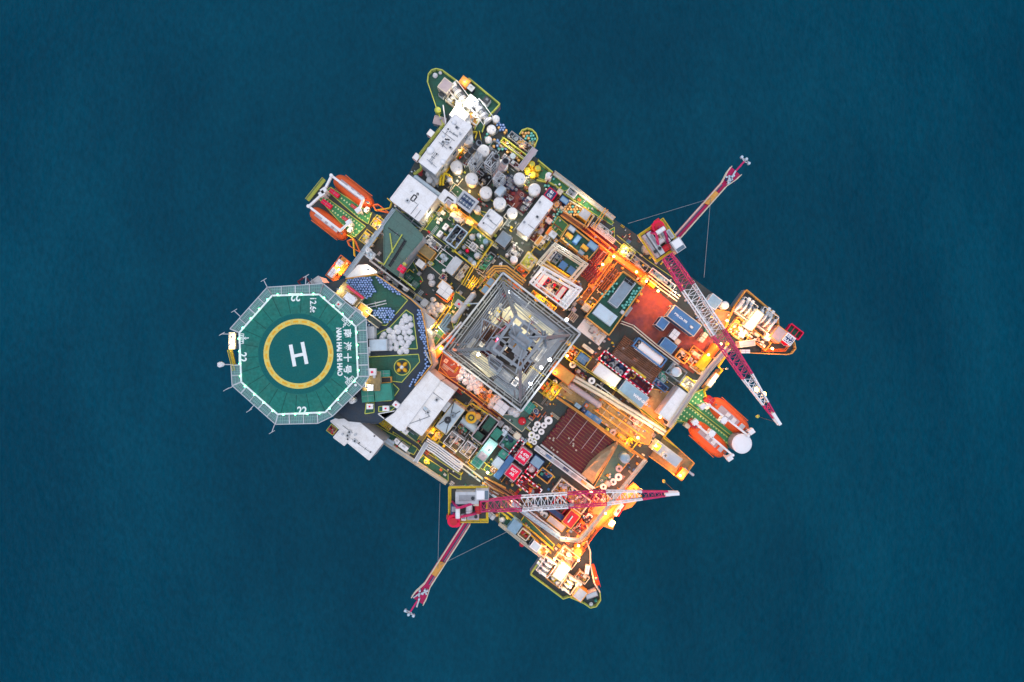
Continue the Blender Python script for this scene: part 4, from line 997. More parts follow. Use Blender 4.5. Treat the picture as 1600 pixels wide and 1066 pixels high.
# ================================================================ PEDESTAL CRANES
def crane(label, c, lu, lv_, ang, z, boom, secs, tip, wid, body, house_y, cabxy, red):
    root = thing('pedestal_crane', label, 'crane', base_of(c, z, z), R(ang)); X, Y = L(lu, z), L(lv_, z)
    ca, sa = math.cos(R(-ang)), math.sin(R(-ang)); o = root.location
    def T(w): d = w - o; return Vector((d.x * ca - d.y * sa, d.x * sa + d.y * ca, d.z))
    b = MB(); b.cyl(0, 0, -z - 6, -.8, 1.15, 'bluegrey', 24, 1.15); b.cyl(0, 0, -.8, -.4, 2.2, 'yellow', 24); b.build('pedestal', root)
    b = MB(); b.box(0, 0, -.4, 0, X, Y, 'grey', 0, 'deck'); pf = b.build('platform', root)
    b = MB(); t = .42
    for s in (-1, 1): b.box(0, s * (Y / 2 - t / 2), .0, .1, X, t, 'yellow'); b.box(s * (X / 2 - t / 2), 0, .001, .102, t, Y - 2 * t, 'yellow')
    b.build('edge_walkway', pf)
    b = MB()
    for s in (-1, 1):
        for zz in (.6, 1.1): b.bar((-X / 2, s * Y / 2, zz), (X / 2, s * Y / 2, zz), .1, 'yellow'); b.bar((s * X / 2, -Y / 2, zz + .01), (s * X / 2, Y / 2, zz + .01), .1, 'yellow')
        for k in range(6): f = k / 5 - .5; b.bar((f * X, s * Y / 2, 0), (f * X, s * Y / 2, 1.1), .08, 'yellow'); b.bar((s * X / 2, f * Y, 0), (s * X / 2, f * Y, 1.1), .08, 'yellow')
    b.build('guard_rail', pf)
    for nm, x, y, w, d, z0, z1, m in body:
        b = MB(); b.box(x * X, y * Y, z0, z1, w * X, d * Y, m); b.box(x * X, y * Y, z1, z1 + .06, w * X * .7, d * Y * .5, 'grey' if m != 'grey' else 'lightgrey'); pr = b.build(nm, root)
        if w * X > 2: b = MB(); b.cyl((x + w * .25) * X, y * Y, z1 + .06, z1 + .3, .3, 'dark', 12); b.build('exhaust_vent', pr)
    x, y = cabxy; b = MB(); b.box(x * X, y * Y, -.2, 2.4, 2.3, 1.9, 'lightgrey'); b.box(x * X - .3, y * Y, 2.4, 2.5, 1.4, 1.5, 'cleanwhite'); cab = b.build('cab', root)
    b = MB(); b.box(x * X + .75, y * Y, 2.4, 2.46, .6, 1.5, 'glass'); b.box(x * X + 1.16, y * Y, .8, 2.2, .04, 1.6, 'glass'); b.build('window', cab)
    for s in (-1, 1):
        b = MB(); hy = house_y * Y; b.bar((.30 * X, hy + s * 1.0, .3), (-.22 * X, hy + s * .8, 4.6), .38, 'cranered'); b.bar((-.22 * X, hy + s * .8, 4.6), (-.42 * X, hy + s * .9, .2), .3, 'cranered'); b.build('gantry_leg', root)
    b = MB(); b.box(-.22 * X, house_y * Y, 4.5, 4.9, .7, 2.2, 'cranered'); b.tube((-.22 * X, house_y * Y - .8, 5.0), (-.22 * X, house_y * Y + .8, 5.0), .4, 'white', 14); b.build('gantry_head', root)
    for s in (0, 1):
        b = MB(); b.tube((.02 * X + s * 1.6, house_y * Y - 1.0, .9), (.02 * X + s * 1.6, house_y * Y + 1.0, .9), .6, 'red' if s else 'white', 14); b.build('hoist_drum', root)
    rx, ry = red; b = MB(); q = random.Random(5)
    b.cyl(rx * X, ry * Y, .1, 1.5, 1.15, 'magenta', 14); b.cyl(rx * X, ry * Y, 1.5, 1.9, .7, 'red', 12); b.box(rx * X - .8, ry * Y + .6, .1, 1.2, 1.0, .8, 'red'); b.box(rx * X + .7, ry * Y - .6, .1, 1.7, .8, .8, 'magenta', .4); b.build('engine', root)
    p, e = T(W(*boom)), T(W(*tip)); w0 = L(wid, boom[1]); h0 = 1.7
    for t0, t1, m in secs:
        b = MB(); P, Q = p + (e - p) * t0, p + (e - p) * t1
        f = lambda t: w0 * (.75 + .25 * min(1, t / .1)) if t < .1 else (w0 if t < .62 else w0 * (1 - (t - .62) / .38 * .82))
        n = max(3, round((Q - P).length / (w0 * .5))); lattice(b, P, Q, f(t0), h0 * f(t0) / w0, m, n, m, f(t1), h0 * f(t1) / w0, .2, .075); b.build('boom_section', root)
    b = MB(); d = (e - p).normalized(); s = Vector((-d.y, d.x, 0)); 
    for k in (-.25, .25): b.bar((-.22 * X, house_y * Y + k, 5.0), p + (e - p) * .93 + Vector((0, 0, 1.2)), .05, 'dark')
    b.build('pendant_line', root)
    b = MB(); b.box(0, 0, -.3, .9, 2.4, .5, m, 0); hd = b.build('boom_head', root); hd.location = e - d * 1.2; hd.rotation_euler.z = math.atan2(d.y, d.x)
    b = MB(); k = p + (e - p) * .955; b.dome(k.x, k.y, k.z + .5, .18, .18, .2, 'lampred2', 8, 3); b.build('warning_light', root)
    b = MB(); b.bar(e - d * .3, e - d * .3 - Vector((0, 0, 9)), .06, 'dark'); b.box((e - d * .3).x, (e - d * .3).y, e.z - 10, e.z - 9.2, .35, .5, 'ylw2'); b.build('hook_block', root)
    for t in (.3,): 
        k = p + (e - p) * t; b = MB(); b.bar(k - s * w0 * .35 + Vector((0, 0, .3)), k + d * 6 - s * w0 * .35 + Vector((0, 0, .3)), .5, 'lightgrey', .08); b.build('boom_catwalk', root)
    return root, p, e, T
sheet(620, 720, 4.07)
SEC1 = [(0, .21, 'cranered'), (.21, .445, 'cleanwhite'), (.445, .64, 'cranered'), (.64, .82, 'cleanwhite'), (.82, .95, 'cranered'), (.95, 1, 'cleanwhite')]
crane('red and white lattice boom crane on the lower edge with its boom pointing right', (457, 272), 250, 222, 0, 10.5, ((535, 287), 12.5), SEC1, ((1790, 204), 15), 84,
      [('machinery_house', -.02, .24, .58, .34, 0, 2.3, 'lightgrey'), ('winch_house', .2, .1, .14, .22, 0, 1.6, 'cream'), ('counterweight', -.34, -.1, .2, .3, 0, 1.6, 'navy'), ('hydraulic_tank', .12, -.32, .3, .2, 0, 1.3, 'pinkgrey'), ('battery_box', -.12, -.36, .12, .18, 0, 1.0, 'white')], -.08, (.36, .33), (-.36, -.44))
sheet(970, 240, 4.845)
SEC2 = [(0, .19, 'cranered'), (.19, .46, 'cleanwhite'), (.46, .72, 'cranered'), (.72, .88, 'cleanwhite'), (.88, .96, 'cranered'), (.96, 1, 'cleanwhite')]
crane('red and white lattice boom crane with its boom slanting out over the right sea', (288, 662), 250, 222, -56, 10.5, ((350, 775), 12.5), SEC2, ((1198, 2050), 15), 96,
      [('machinery_house', -.0, -.24, .78, .16, 0, 2.3, 'lightgrey'), ('radiator_house', .0, -.4, .8, .1, 0, 1.8, 'pinkgrey'), ('fuel_tank', .02, .38, .3, .14, 0, 1.4, 'lightgrey'), ('winch_house', -.1, .14, .2, .2, 0, 1.6, 'cream'), ('battery_box', .14, .2, .12, .14, 0, 1.4, 'white')], -.02, (.42, .34), (-.36, .18))
def boom_arm(label, P0, P1, wid, z, wires, ang_lbl=None):
    a, c = W(P0, z), W(P1, z); root = thing('burner_boom', label, 'burner boom', a); d = c - a; n = d.normalized(); s = Vector((-n.y, n.x, 0)); l = d.length; w = L(wid, z) / 2
    def pl(k0, k1, s0, s1, z0, z1, m, nm): b = MB(); P = [n * (l * k0) + s * s0, n * (l * k1) + s * s0, n * (l * k1) + s * s1, n * (l * k0) + s * s1]; b.prism([p[:2] for p in P], z0, z1, m); return b.build(nm, root)
    pl(0, .83, -w * .75, w * .1, 0, .12, 'wine', 'walkway_deck')
    for k in range(3): 
        b = MB(); f = -(w * .25 + k * w * .22) * -1; b.tube(s * f, s * f + n * l * .83, .11, ('navy', 'steel', 'cranered')[k], 8); b.build('fuel_pipe', root)
    for sg in (-1, 1):
        b = MB()
        for zz in (.05, 1.1): b.bar(s * sg * w + Vector((0, 0, zz)), s * sg * w + n * l * .74 + Vector((0, 0, zz)), .14, 'cream'); b.bar(s * sg * w + n * l * .74 + Vector((0, 0, zz)), s * sg * w * 1.95 + n * l * .86 + Vector((0, 0, zz)), .14, 'cream'); b.bar(s * sg * w * 1.95 + n * l * .86 + Vector((0, 0, zz)), s * sg * w * 2.1 + n * l * .93 + Vector((0, 0, zz)), .14, 'cream')
        for k in range(14): q = s * sg * w + n * l * .74 * k / 13; b.bar(q, q + Vector((0, 0, 1.1)), .07, 'cream')
        b.build('guard_rail', root)
    b = MB(); lattice(b, n * 0 - Vector((0, 0, 1)), n * l * .85 - Vector((0, 0, 1)), w * 1.7, 1.6, 'cranered', 18, 'cranered'); b.build('lattice_truss', root)
    P = [s * -w + n * l * .74, s * -w * 2 + n * l * .86, s * -w * 2.2 + n * l * .94, s * w * 2.2 + n * l * .94, s * w * 2 + n * l * .86, s * w + n * l * .74]
    b = MB(); b.prism([p[:2] for p in P], -.05, .11, 'wine'); b.build('end_platform', root)
    q = random.Random(int(P0[0]))
    for k in range(7):
        b = MB(); c_ = n * l * (.78 + q.random() * .13) + s * q.uniform(-1, 1) * w; e = c_ + n * q.uniform(-1, 1.5) + s * q.uniform(-1, 1); b.tube(c_ + Vector((0, 0, .5)), e + Vector((0, 0, .7)), .16, q.choice(('paleblue', 'lightgrey', 'navy', 'skyblue')), 8); b.cyl(c_.x, c_.y, .1, .8, .2, 'paleblue', 8); b.build('burner_manifold', root)
    b = MB(); tip = n * l * 1.06; b.tube(n * l * .93 + Vector((0, 0, .6)), tip + Vector((0, 0, .6)), .16, 'cranered', 8); b.build('burner_pipe', root)
    b = MB()
    for k in (-1, 0, 1): t = tip + s * k * .9 + n * (.6 - abs(k) * .3); b.bar(tip + Vector((0, 0, .6)), t + Vector((0, 0, .6)), .14, 'lightgrey'); b.cyl(t.x, t.y, .3, .9, .26, 'paleblue', 8)
    b.bar(tip - s * 1.1 + n * .6 + Vector((0, 0, .6)), tip + s * 1.1 + n * .2 + Vector((0, 0, .6)), .12, 'lightgrey'); b.build('burner_head', root)
    b = MB(); m = n * l * .47; b.prism([(m + s * w * 1.1 + n * -.2)[:2], (m - s * w * .8 - n * -.2)[:2], (m - s * w * .8 + n * 3)[:2], (m + s * w * .9 + n * 3)[:2]], .2, .5, 'amber'); b.build('mid_platform', root)
    for k, wd in enumerate(wires):
        e = W(wd[0], wd[1]) - a; b = MB(); b.bar(n * l * wd[2] + Vector((0, 0, .6)), e, .07, 'steel'); b.build('stay_wire', root)
boom_arm('magenta burner boom with cream rails reaching to the upper right over the sea', (418, 640), (897, 100), 46, 4, [((55, 530), 9, .55), ((630, 940), 6, .53)])
sheet(620, 720, 4.07)
boom_arm('magenta burner boom with cream rails reaching to the lower left over the sea', (450, 390), (110, 920), 42, 4, [((275, 145), 9, .55), ((705, 450), 6, .5)])
# ================================================================ LIFEBOATS
sheet(470, 260, 5.33)
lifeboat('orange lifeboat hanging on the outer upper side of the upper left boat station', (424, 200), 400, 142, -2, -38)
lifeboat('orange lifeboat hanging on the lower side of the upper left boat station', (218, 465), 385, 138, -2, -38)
davit('white davit frame over the upper boat of the upper left station', [(195, 205), (258, 80), (520, 275), (482, 368)], 3.2, .42)
davit('white davit frame over the lower boat of the upper left station', [(180, 232), (68, 335), (330, 535), (405, 470)], 3.2, .42)
def gratestrip(name, label, P, z, z2=.12):
    Q = [W(p, z) for p in P]; o0 = sum(Q, Vector()) / len(Q); b = MB(); ca, sa = math.cos(-A0), math.sin(-A0)
    QQ = [((q.x - o0.x) * ca - (q.y - o0.y) * sa, (q.x - o0.x) * sa + (q.y - o0.y) * ca) for q in Q]
    root = thing(name, label, 'grating', (o0.x, o0.y, z - z2), A0); b.prism(QQ, 0, z2, 'grating_green'); b.build('panel', root); b = MB()
    for i in range(len(QQ)): b.bar((*QQ[i], z2 + .02), (*QQ[(i + 1) % len(QQ)], z2 + .02), .14, 'ylw2')
    b.build('edge_bar', root)
gratestrip('deck_grating', 'green dotted grating strip beside the upper boat at the upper left station', [(215, 200), (250, 175), (590, 390), (560, 480), (480, 430)], -.2)
gratestrip('deck_grating', 'green dotted grating strip beside the lower boat at the upper left station', [(150, 270), (200, 250), (540, 500), (450, 590), (400, 560), (330, 470)], -.2)
for c_, l, w_, t in (((277, 222), 88, 36, 'upper magenta locker by the upper boat'), ((212, 312), 95, 40, 'lower magenta locker by the lower boat'), ((440, 337), 58, 26, 'short pink locker at the inner end by the upper boat'), ((370, 438), 66, 28, 'short pink locker at the inner end by the lower boat')):
    boxy('storage_locker', t + ' of the upper left station', 'locker', c_, l, w_, -.2, 1.1, 'magenta', 'magenta' if l > 80 else 'red', det='seam')
for i, (c_, t) in enumerate((((545, 360), 'beside the upper boat'), ((410, 525), 'beside the lower boat'))): boxy('davit_winch', 'small white boat winch %s of the upper left station' % t, 'winch', c_, 50, 32, -.2, 1.4, 'cream', 'white', ang=52, det='eye')
walkway('olive green stairway hung on the seaward end of the upper left boat station', [(200, 110), (60, 285)], 22, .5, 'ylw2', 'ylw2', cat='stairway', name='stairway')
for P, t in (([(600, 325), (640, 315), (735, 385), (620, 360)], 'upper'), ([(440, 600), (385, 620), (400, 660), (490, 715)], 'lower')): rail('orange triangular ladder frame at the %s inner corner of the left boat station' % t, P, -.2, 'orange', closed=True, h=1.5)
rail('yellow guard rail of the inner corner walkway of the left boat station', [(620, 365), (740, 345), (755, 300), (720, 265)], -.2, 'yellow')
rail('yellow guard rail at the foot of the left boat station near amber module', [(385, 570), (435, 600), (445, 745)], -.2, 'yellow', t=.2)
sheet(1000, 440, 4.1)
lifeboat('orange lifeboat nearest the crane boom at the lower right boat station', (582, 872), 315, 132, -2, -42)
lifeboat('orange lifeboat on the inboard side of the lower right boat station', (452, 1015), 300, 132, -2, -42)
davit('white davit frame over the upper boat of the lower right station', [(400, 800), (440, 790), (690, 985), (710, 960)], 3.2, .36)
davit('white davit frame over the lower boat of the lower right station', [(350, 900), (380, 930), (590, 1110), (570, 1130)], 3.2, .36)
gratestrip('deck_grating', 'green dotted grating strip of the lower right boat station, upper half', [(350, 715), (405, 690), (425, 760), (620, 975), (600, 1000), (310, 775)], -.2)
gratestrip('deck_grating', 'green dotted grating strip of the lower right boat station, lower half', [(300, 785), (585, 1015), (570, 1045), (380, 915), (230, 890)], -.2)
tank('big white dome antenna cover at the sea end of the lower right boat station', (655, 1040), 64, 0, 3, 'cleanwhite', 'radome', 'radome', hatch=False)
for c_, t in (((452, 762), 'upper'), ((348, 912), 'lower')): boxy('storage_locker', 'red locker at the inboard end of the %s boat of the right station' % t, 'locker', c_, 46, 46, -.2, 2.4, 'red', 'red', det='seam')
boxy('davit_winch', 'pale winch box between upper right boat and green grating', 'winch', (430, 800), 34, 40, -.2, 1.6, 'cream', det='eye'); boxy('davit_winch', 'small pale winch box left of the lower right boat', 'winch', (305, 925), 34, 30, -.2, 1.6, 'cream', det='eye')
for i, (p, t) in enumerate((((540, 890), 'upper'), ((462, 975), 'lower'))): boxy('davit_winch', 'white winch unit amid the %s boat of the right station' % t, 'winch', p, 40, 44, 1.6, 2, 'cleanwhite', 'cleanwhite', det='eye')
# ================================================================ MOORING WINCHES
sheet(630, 90, 4.845)
winch('white mooring winch nearest the rounded tip of the top corner deck', (425, 270), 190, 90, 0, 127)
winch('white mooring winch on the inboard side of the top corner deck', (590, 400), 170, 90, 0, 127)
container('white control cabin between the two top corner winches', (505, 330), 60, 90, 0, 2.6, 'cleanwhite', 'white', 'cleanwhite', ribs=False, name='control_cabin')
container('white cabin at the head of the long white roof on top corner', (425, 430), 120, 100, 0, 3.4, 'cleanwhite', 'white', 'cleanwhite', ribs=False, name='control_cabin')
container('pinkish grey flat-topped locker on the tip of the top corner deck', (320, 212), 88, 92, 0, 2.4, 'pinkgrey', 'cream', 'pinkgrey', ribs=False, name='deck_locker')
boxy('equipment_box', 'orange lit box at the outer edge of the top corner deck', 'box', (465, 182), 74, 66, 0, 1.6, 'orange', 'amber', det='seam')
boxy('power_cabinet', 'dark cabinet with white frame between winch and outer rail of top corner', 'cabinet', (512, 228), 50, 42, 0, 1.8, 'dark', 'lightgrey', det='vent')
boxy('power_cabinet', 'dark square cabinet with white rim near the top corner outer rail', 'cabinet', (630, 322), 52, 50, 0, 1.8, 'cleanwhite', 'dark', det='vent')
boxy('power_cabinet', 'black and white cabinet left of the pinkish locker on top corner', 'cabinet', (292, 278), 48, 34, 0, 1.4, 'cleanwhite', 'dark', det='eye')
for p, t in (((240, 130), 'larger'), ((280, 112), 'smaller')): bag(p, 20 if t[0] == 'l' else 14, 0, '%s grey wrapped bundle at the rounded tip of the top corner' % t, 'grey bundles at the tip')
rail('yellow perimeter rail of the top corner mooring deck', [(300, 505), (262, 410), (183, 180), (190, 125), (215, 94), (250, 84), (295, 94), (430, 193), (500, 157), (733, 350), (620, 475)], -.2, 'ylw2', t=.17)
rail('slim white hand rail beside the green strip of the top corner', [(302, 360), (322, 500)], 0, 'cleanwhite', t=.2)
tank('yellow round buoy locker on the left rim of the top corner', (260, 395), 24, 0, 1.6, 'ylw2', 'locker', 'buoy_locker')
building('small grey fairlead platform on the left of the top corner', (278, 480), 60, 90, -1, .6, 'grey', 'pinkgrey', 1, 'platform', 'fairlead_platform', ang=-105, seed=3, windows=False)
skid('cream framed rope bin beside the tip winch of the top corner', (375, 320), 90, 70, 0, 1.4, 'cream', 'tandeck', 5, 3, rim=True)
skid('cream framed walkway cage beside the inboard winch of the top corner', (530, 450), 110, 70, 0, 1.6, 'white', 'amber', 6, 13, cols=('cream', 'amber', 'white'))
sheet(1000, 440, 4.1)
winch('white lit mooring winch on the left of the right corner deck', (690, 175), 100, 110, 0, -37)
winch('white lit mooring winch on the right of the right corner deck', (815, 245), 110, 120, 0, -37)
container('white glowing cabin between the two winches of the right corner', (735, 245), 60, 130, 0, 2.8, 'cleanwhite', 'cream', 'cleanwhite', ribs=False, name='control_cabin')
container('pinkish grey flat-topped locker next to the lettered red basket', (890, 338), 75, 92, 0, 2.4, 'pinkgrey', 'amber', 'pinkgrey', ribs=False, name='deck_locker')
container('red container with dark lettered roof at the tip of the right corner', (955, 370), 66, 62, 0, 2.6, 'magenta', 'cleanwhite', 'navy', ribs=False, writing=['EEET', 'RAG'], wsize=.85)
basket('open magenta frame basket overhanging the tip of the right corner', (992, 322), 100, 60, 0, 1.2, 'magenta', 'green', None, bars=2)
boxy('equipment_box', 'small white square cabinet below the right corner winches', 'cabinet', (822, 358), 36, 38, 0, 1.8, 'cleanwhite', det='seam')
container('pinkish mooring control hut on the lower side of the right corner', (688, 398), 100, 40, 0, 2.2, 'pinkgrey', 'cream', 'pinkgrey', ang=8, ribs=False, name='control_hut')
boxy('life_raft', 'white canister outside the lower rail of the right corner', 'life raft', (677, 448), 56, 24, 0, 1.2, 'cleanwhite', ang=0, det='seam')
rail('amber perimeter rail of the right corner mooring deck', [(548, 300), (602, 165), (683, 52), (885, 222), (888, 290), (990, 388), (998, 430), (975, 460), (940, 468), (640, 455)], -.2, 'amber', t=.17)
skid('tangle of cream and amber mooring gear in the middle of right corner', (650, 310), 130, 110, 0, 1.8, 'amber', 'tandeck', 12, 31, cols=('cream', 'white', 'amber', 'orange'))
skid('dark equipment bay with cream pipes under the right corner winches', (760, 370), 160, 60, 0, 1.4, 'amber', 'deck', 7, 32, cols=('cream', 'white', 'rust'))
skid('dark outer bay with black and white reels on the right corner', (830, 215), 60, 50, 0, 1.4, 'amber', 'dark', 5, 33, cols=('white', 'dark', 'maroon'))
pipe_run('orange pipe pair along the lower rail of the right corner', [(780, 440), (930, 440), (960, 400)], .4, .1, 'orange', 2)
sheet(780, 740, 4.845)
winch('white lit mooring winch on the outer left of the bottom corner', (360, 720), 120, 100, 0, 55)
winch('white lit mooring winch on the inboard right of the bottom corner', (530, 850), 110, 100, 0, 55)
container('white glowing cabin between the bottom corner winches', (475, 745), 80, 130, 0, 2.8, 'cleanwhite', 'cream', 'cleanwhite', ribs=False, name='control_cabin')
container('grey flat-topped locker near the rounded tip of the bottom corner', (612, 918), 82, 92, 0, 2.4, 'pinkgrey', 'amber', 'lightgrey', ribs=False, name='deck_locker')
container('long pale grey box on the rounded tip of the bottom corner', (700, 922), 90, 40, 0, 2.0, 'lightgrey', 'grey', 'lightgrey', ang=20, ribs=False, name='deck_box')
boxy('equipment_box', 'small white cabinet on the inboard side of bottom corner winch', 'cabinet', (602, 845), 36, 42, 0, 1.8, 'cleanwhite', det='seam')
boxy('life_raft', 'white canister beside the right rim of the bottom corner', 'life raft', (668, 730), 30, 66, 0, 1.2, 'cleanwhite', ang=-10, det='seam')
tank('green round cap on the rounded tip of the bottom corner', (732, 965), 12, 0, .8, 'teal', 'cap', 'vent_cap')
bag((697, 995), 16, 0, 'white bundle at the very tip of the bottom corner', 'bundle at the bottom tip')
rail('yellow perimeter rail of the bottom corner mooring deck', [(330, 632), (237, 765), (485, 950), (530, 935), (640, 983), (690, 1018), (735, 1008), (768, 960), (763, 900)], -.2, 'ylw2', t=.17)
rail('cream and red rail along the right rim of the bottom corner', [(763, 900), (720, 830), (690, 690), (690, 590), (662, 510)], -.2, 'cream', t=.24)
walkway('red ribbed ladder way hanging on the right rim of the bottom corner', [(700, 690), (745, 850)], 36, -1, 'orange', 'red', cat='ladder', name='ladder_way')
skid('tangle of cream mooring gear beside the amber deck of the bottom corner', (520, 640), 150, 110, 0, 1.8, 'cream', 'tandeck', 12, 41, cols=('cream', 'white', 'pinkgrey', 'amber'))
skid('amber equipment between winches of the bottom corner', (430, 800), 130, 80, 0, 1.6, 'amber', 'deck', 8, 42, cols=('cream', 'white', 'yellow'))
skid('amber pipework cage on the inboard edge of the bottom corner', (630, 790), 90, 60, 0, 1.5, 'cream', 'tandeck', 6, 43, cols=('orange', 'rust', 'cream'))
# ================================================================ UPPER LEFT: long white roof, tanks, stacks
sheet(630, 90, 4.845)
building('long white workshop roof running down from the top corner', (318, 655), 158, 455, 0, 6, 'lightgrey', 'white', 14, 'workshop', 'workshop', seed=21)
walkway('amber lit walkway beside the long white workshop roof', [(460, 640), (300, 850)], 70, .3, 'tandeck', 'yellow')
walkway('narrow yellow edged walkway on the seaward side of the long white roof', [(310, 510), (130, 740), (140, 850), (85, 890)], 9, 2, 'deck', 'ylw2')
for p, t in (((208, 572), 'upper'), ((100, 752), 'lower')): container('white and red life raft box on the seaward edge of the long roof, %s one' % t, p, 44, 48, 1.0, 1.6, 'red', 'white', 'cleanwhite', ribs=False, name='life_raft_box')
TK = [((702, 462), 28, 5, 'small white tank lid at the corner of the top deck railing'), ((668, 542), 35, 5, 'white tank lid left of the orange drum field'), ((645, 622), 27, 4, 'small white tank lid below the drum field corner'), ((485, 500), 27, 5, 'greyish white round lid touching the end of the long roof'), ((482, 612), 47, 8, 'white round tank top beside the long white roof, upper one'), ((605, 705), 48, 7, 'white round tank top in front of the first exhaust duct'), ((748, 815), 46, 5, 'white tank top half hidden by the second exhaust duct'), ((402, 825), 47, 8, 'white round tank top beside the amber walkway of the long roof'), ((518, 918), 49, 9, 'white round tank top right of the amber walkway end'), ((625, 1022), 48, 9, 'white round tank top in the middle of the tank row, beside the striped duct'), ((880, 915), 46, 9, 'white round tank top right of the second duct, upper one'), ((994, 998), 47, 9, 'white round tank top nearest the red lettered box')]
for p, r, h, t in TK: tank(t, p, r, 0, h * .32)
tank('small white round cap between yellow frames and green deck', (352, 925), 19, 0, 3); tank('small grey white cap at the end of the narrow ducts', (198, 928), 26, 0, 3, 'lightgrey')
sheet(760, 250, 5.33)
tank('white round tank top at the lower left of the red deck area', (110, 360), 54, 0, 3)
tank('white faceted tank lid below the red deck area', (215, 440), 46, 0, 2.5); tank('small white disc near the brown mast on the upper right deck edge', (520, 128), 28, 0, 4)
sheet(600, 270, 5.92)
tank('white round cap right of the eight fan cooler', (860, 333), 35, 0, 2.5)
sheet(630, 90, 4.845)
drum_field([(690, 480), (720, 470), (800, 540), (760, 575), (715, 540)], 22, 0, ['drumblue', 'drumamber'], 'COLOUR drum behind the small tank lids by the top deck rail', 'mixed drums by the top deck rail', 8)
drum_field([(600, 600), (640, 560), (660, 590), (690, 590), (780, 640), (770, 680), (860, 740), (900, 780), (870, 800), (800, 720), (720, 700), (660, 660)], 25, 0, ['drumamber', 'drumamber', 'drumteal', 'drumblue'], 'COLOUR drum in the mixed field below the long yellow rack', 'mixed drums around the yellow rack', 9, .85)
sheet(630, 90, 4.845)
hp = [(880, 580), (900, 550), (940, 536), (975, 545), (1005, 575), (1018, 615), (1000, 660), (985, 690)]
hullpart('drum_balcony', hp, -.1, 1.5, 'grey', 'green'); rail('yellow rim of the half round drum balcony', hp, -.1, 'ylw2', t=.22)
drum_field([(890, 575), (940, 550), (1000, 585), (1005, 640), (975, 660), (900, 590)], 24, 0, ['drumteal', 'drumteal', 'drumteal', 'drumamber'], 'COLOUR drum on the half round balcony of the upper edge', 'drums on the half round balcony', 10)
drum_field([(960, 640), (1000, 640), (995, 670), (975, 670)], 24, 0, ['drumamber'], 'orange drum at the inboard foot of the half round balcony', 'orange drums at the balcony foot', 11)
basket('long yellow framed rack with white pipes among the mixed drums', (838, 690), 230, 44, 0, 1.6, 'ylw2', 'dark', 'pipes', bars=3, fcols=('lightgrey', 'white', 'paleblue'))
skid('row of dark grey gas bottle racks behind the yellow rack', (890, 640), 210, 50, 0, 1.4, 'grey', 'dark', 16, 51, cols=('dark', 'bluegrey', 'grey'))
boxy('gas_cylinder_rack', 'teal grey bottle bundle beside the mixed drum field', 'bottle rack', (830, 745), 42, 40, 0, 1.4, 'bluegrey', 'paleblue', det='eye')
walkway('pale purple covered gangway at the end of the yellow rack', [(1000, 690), (885, 845)], 46, 3, 'pinkgrey', 'lightgrey', rails=False, legs=2.6)
skid('pink edged equipment tray left of the pale gangway', (820, 790), 160, 34, 0, 1.0, 'pinkgrey', 'maroon', 5, 52)
# exhaust ducts in lattice towers
def stack(label, P, z0, z1, r, m='grey', fr='lightgrey', fs=(70, 60), base=None):
    a = W(P[0], z0); c = W(P[1], z1); root = thing('exhaust_stack', label, 'exhaust stack', (a.x, a.y, 0), A0); ca, sa = math.cos(-A0), math.sin(-A0)
    def T(w): x, y = w.x - a.x, w.y - a.y; return Vector((x * ca - y * sa, x * sa + y * ca, w.z))
    p, q = T(a), T(c); b = MB(); b.tube(p, q, r, m, 16); b.tube(p + (q - p) * .96, q + (q - p) * .01, r * 1.08, 'steel', 16); b.tube(q + (q - p) * .005, q + (q - p) * .012, r * .85, 'black', 14)
    for k in (.25, .5, .75): s = p + (q - p) * k; b.tube(s, s + (q - p).normalized() * .25, r * 1.06, 'steel', 16)
    b.build('duct', root)
    if fs:
        X, Y = L(fs[0], z1 * .7), L(fs[1], z1 * .7); m_ = (p + q) / 2; b = MB(); n = 3; H = z1 * .8
        for k in range(n + 1):
            z = H * (k + 1) / (n + 1) + .2
            for s in (-1, 1):
                b.bar((m_.x - X / 2, m_.y + s * Y / 2, z), (m_.x + X / 2, m_.y + s * Y / 2, z), .16, fr); b.bar((m_.x + s * X / 2, m_.y - Y / 2, z), (m_.x + s * X / 2, m_.y + Y / 2, z), .16, fr)
            if k == n: b.bar((m_.x - X / 2, m_.y - Y / 2, z), (m_.x + X / 2, m_.y + Y / 2, z), .12, fr); b.bar((m_.x + X / 2, m_.y - Y / 2, z), (m_.x - X / 2, m_.y + Y / 2, z), .12, fr); b.bar((m_.x, m_.y - Y / 2, z), (m_.x, m_.y + Y / 2, z), .12, fr)
        for s in (-1, 1):
            for t in (-1, 1): b.bar((m_.x + s * X / 2, m_.y + t * Y / 2, 0), (m_.x + s * X / 2, m_.y + t * Y / 2, H + .3), .18, fr)
        b.build('support_tower', root)
stack('dark exhaust duct rising beside the upper white tank in the lattice frame', [(450, 780), (575, 645)], 3, 9, .5, 'dark', 'lightgrey', None)
stack('pale lattice frame tower with a slim vertical flue below the first duct', [(560, 790), (545, 805)], 0, 8, .3, 'grey', 'lightgrey', (50, 110))
stack('grey exhaust duct rising through the second lattice tower', [(640, 830), (705, 750)], 3, 9.5, .5, 'dark', 'lightgrey', (60, 100))
stack('long reddish grey exhaust duct leaning over the half hidden tank', [(700, 900), (775, 785)], 2, 10, .62, 'pinkgrey', 'lightgrey', None)
stack('lattice flue tower at the foot of the reddish duct', [(730, 930), (725, 935)], 0, 8, .3, 'grey', 'lightgrey', (60, 70))
container('silver striped cylinder housing beside the middle tank', (735, 1005), 55, 80, 0, 4, 'paleblue', 'lightgrey', 'paleblue', name='silencer_housing')
skid('dark machinery floor between the two exhaust towers', (600, 880), 160, 150, 0, 1.8, 'grey', 'black', 12, 53, cols=('dark', 'bluegrey', 'grey'))
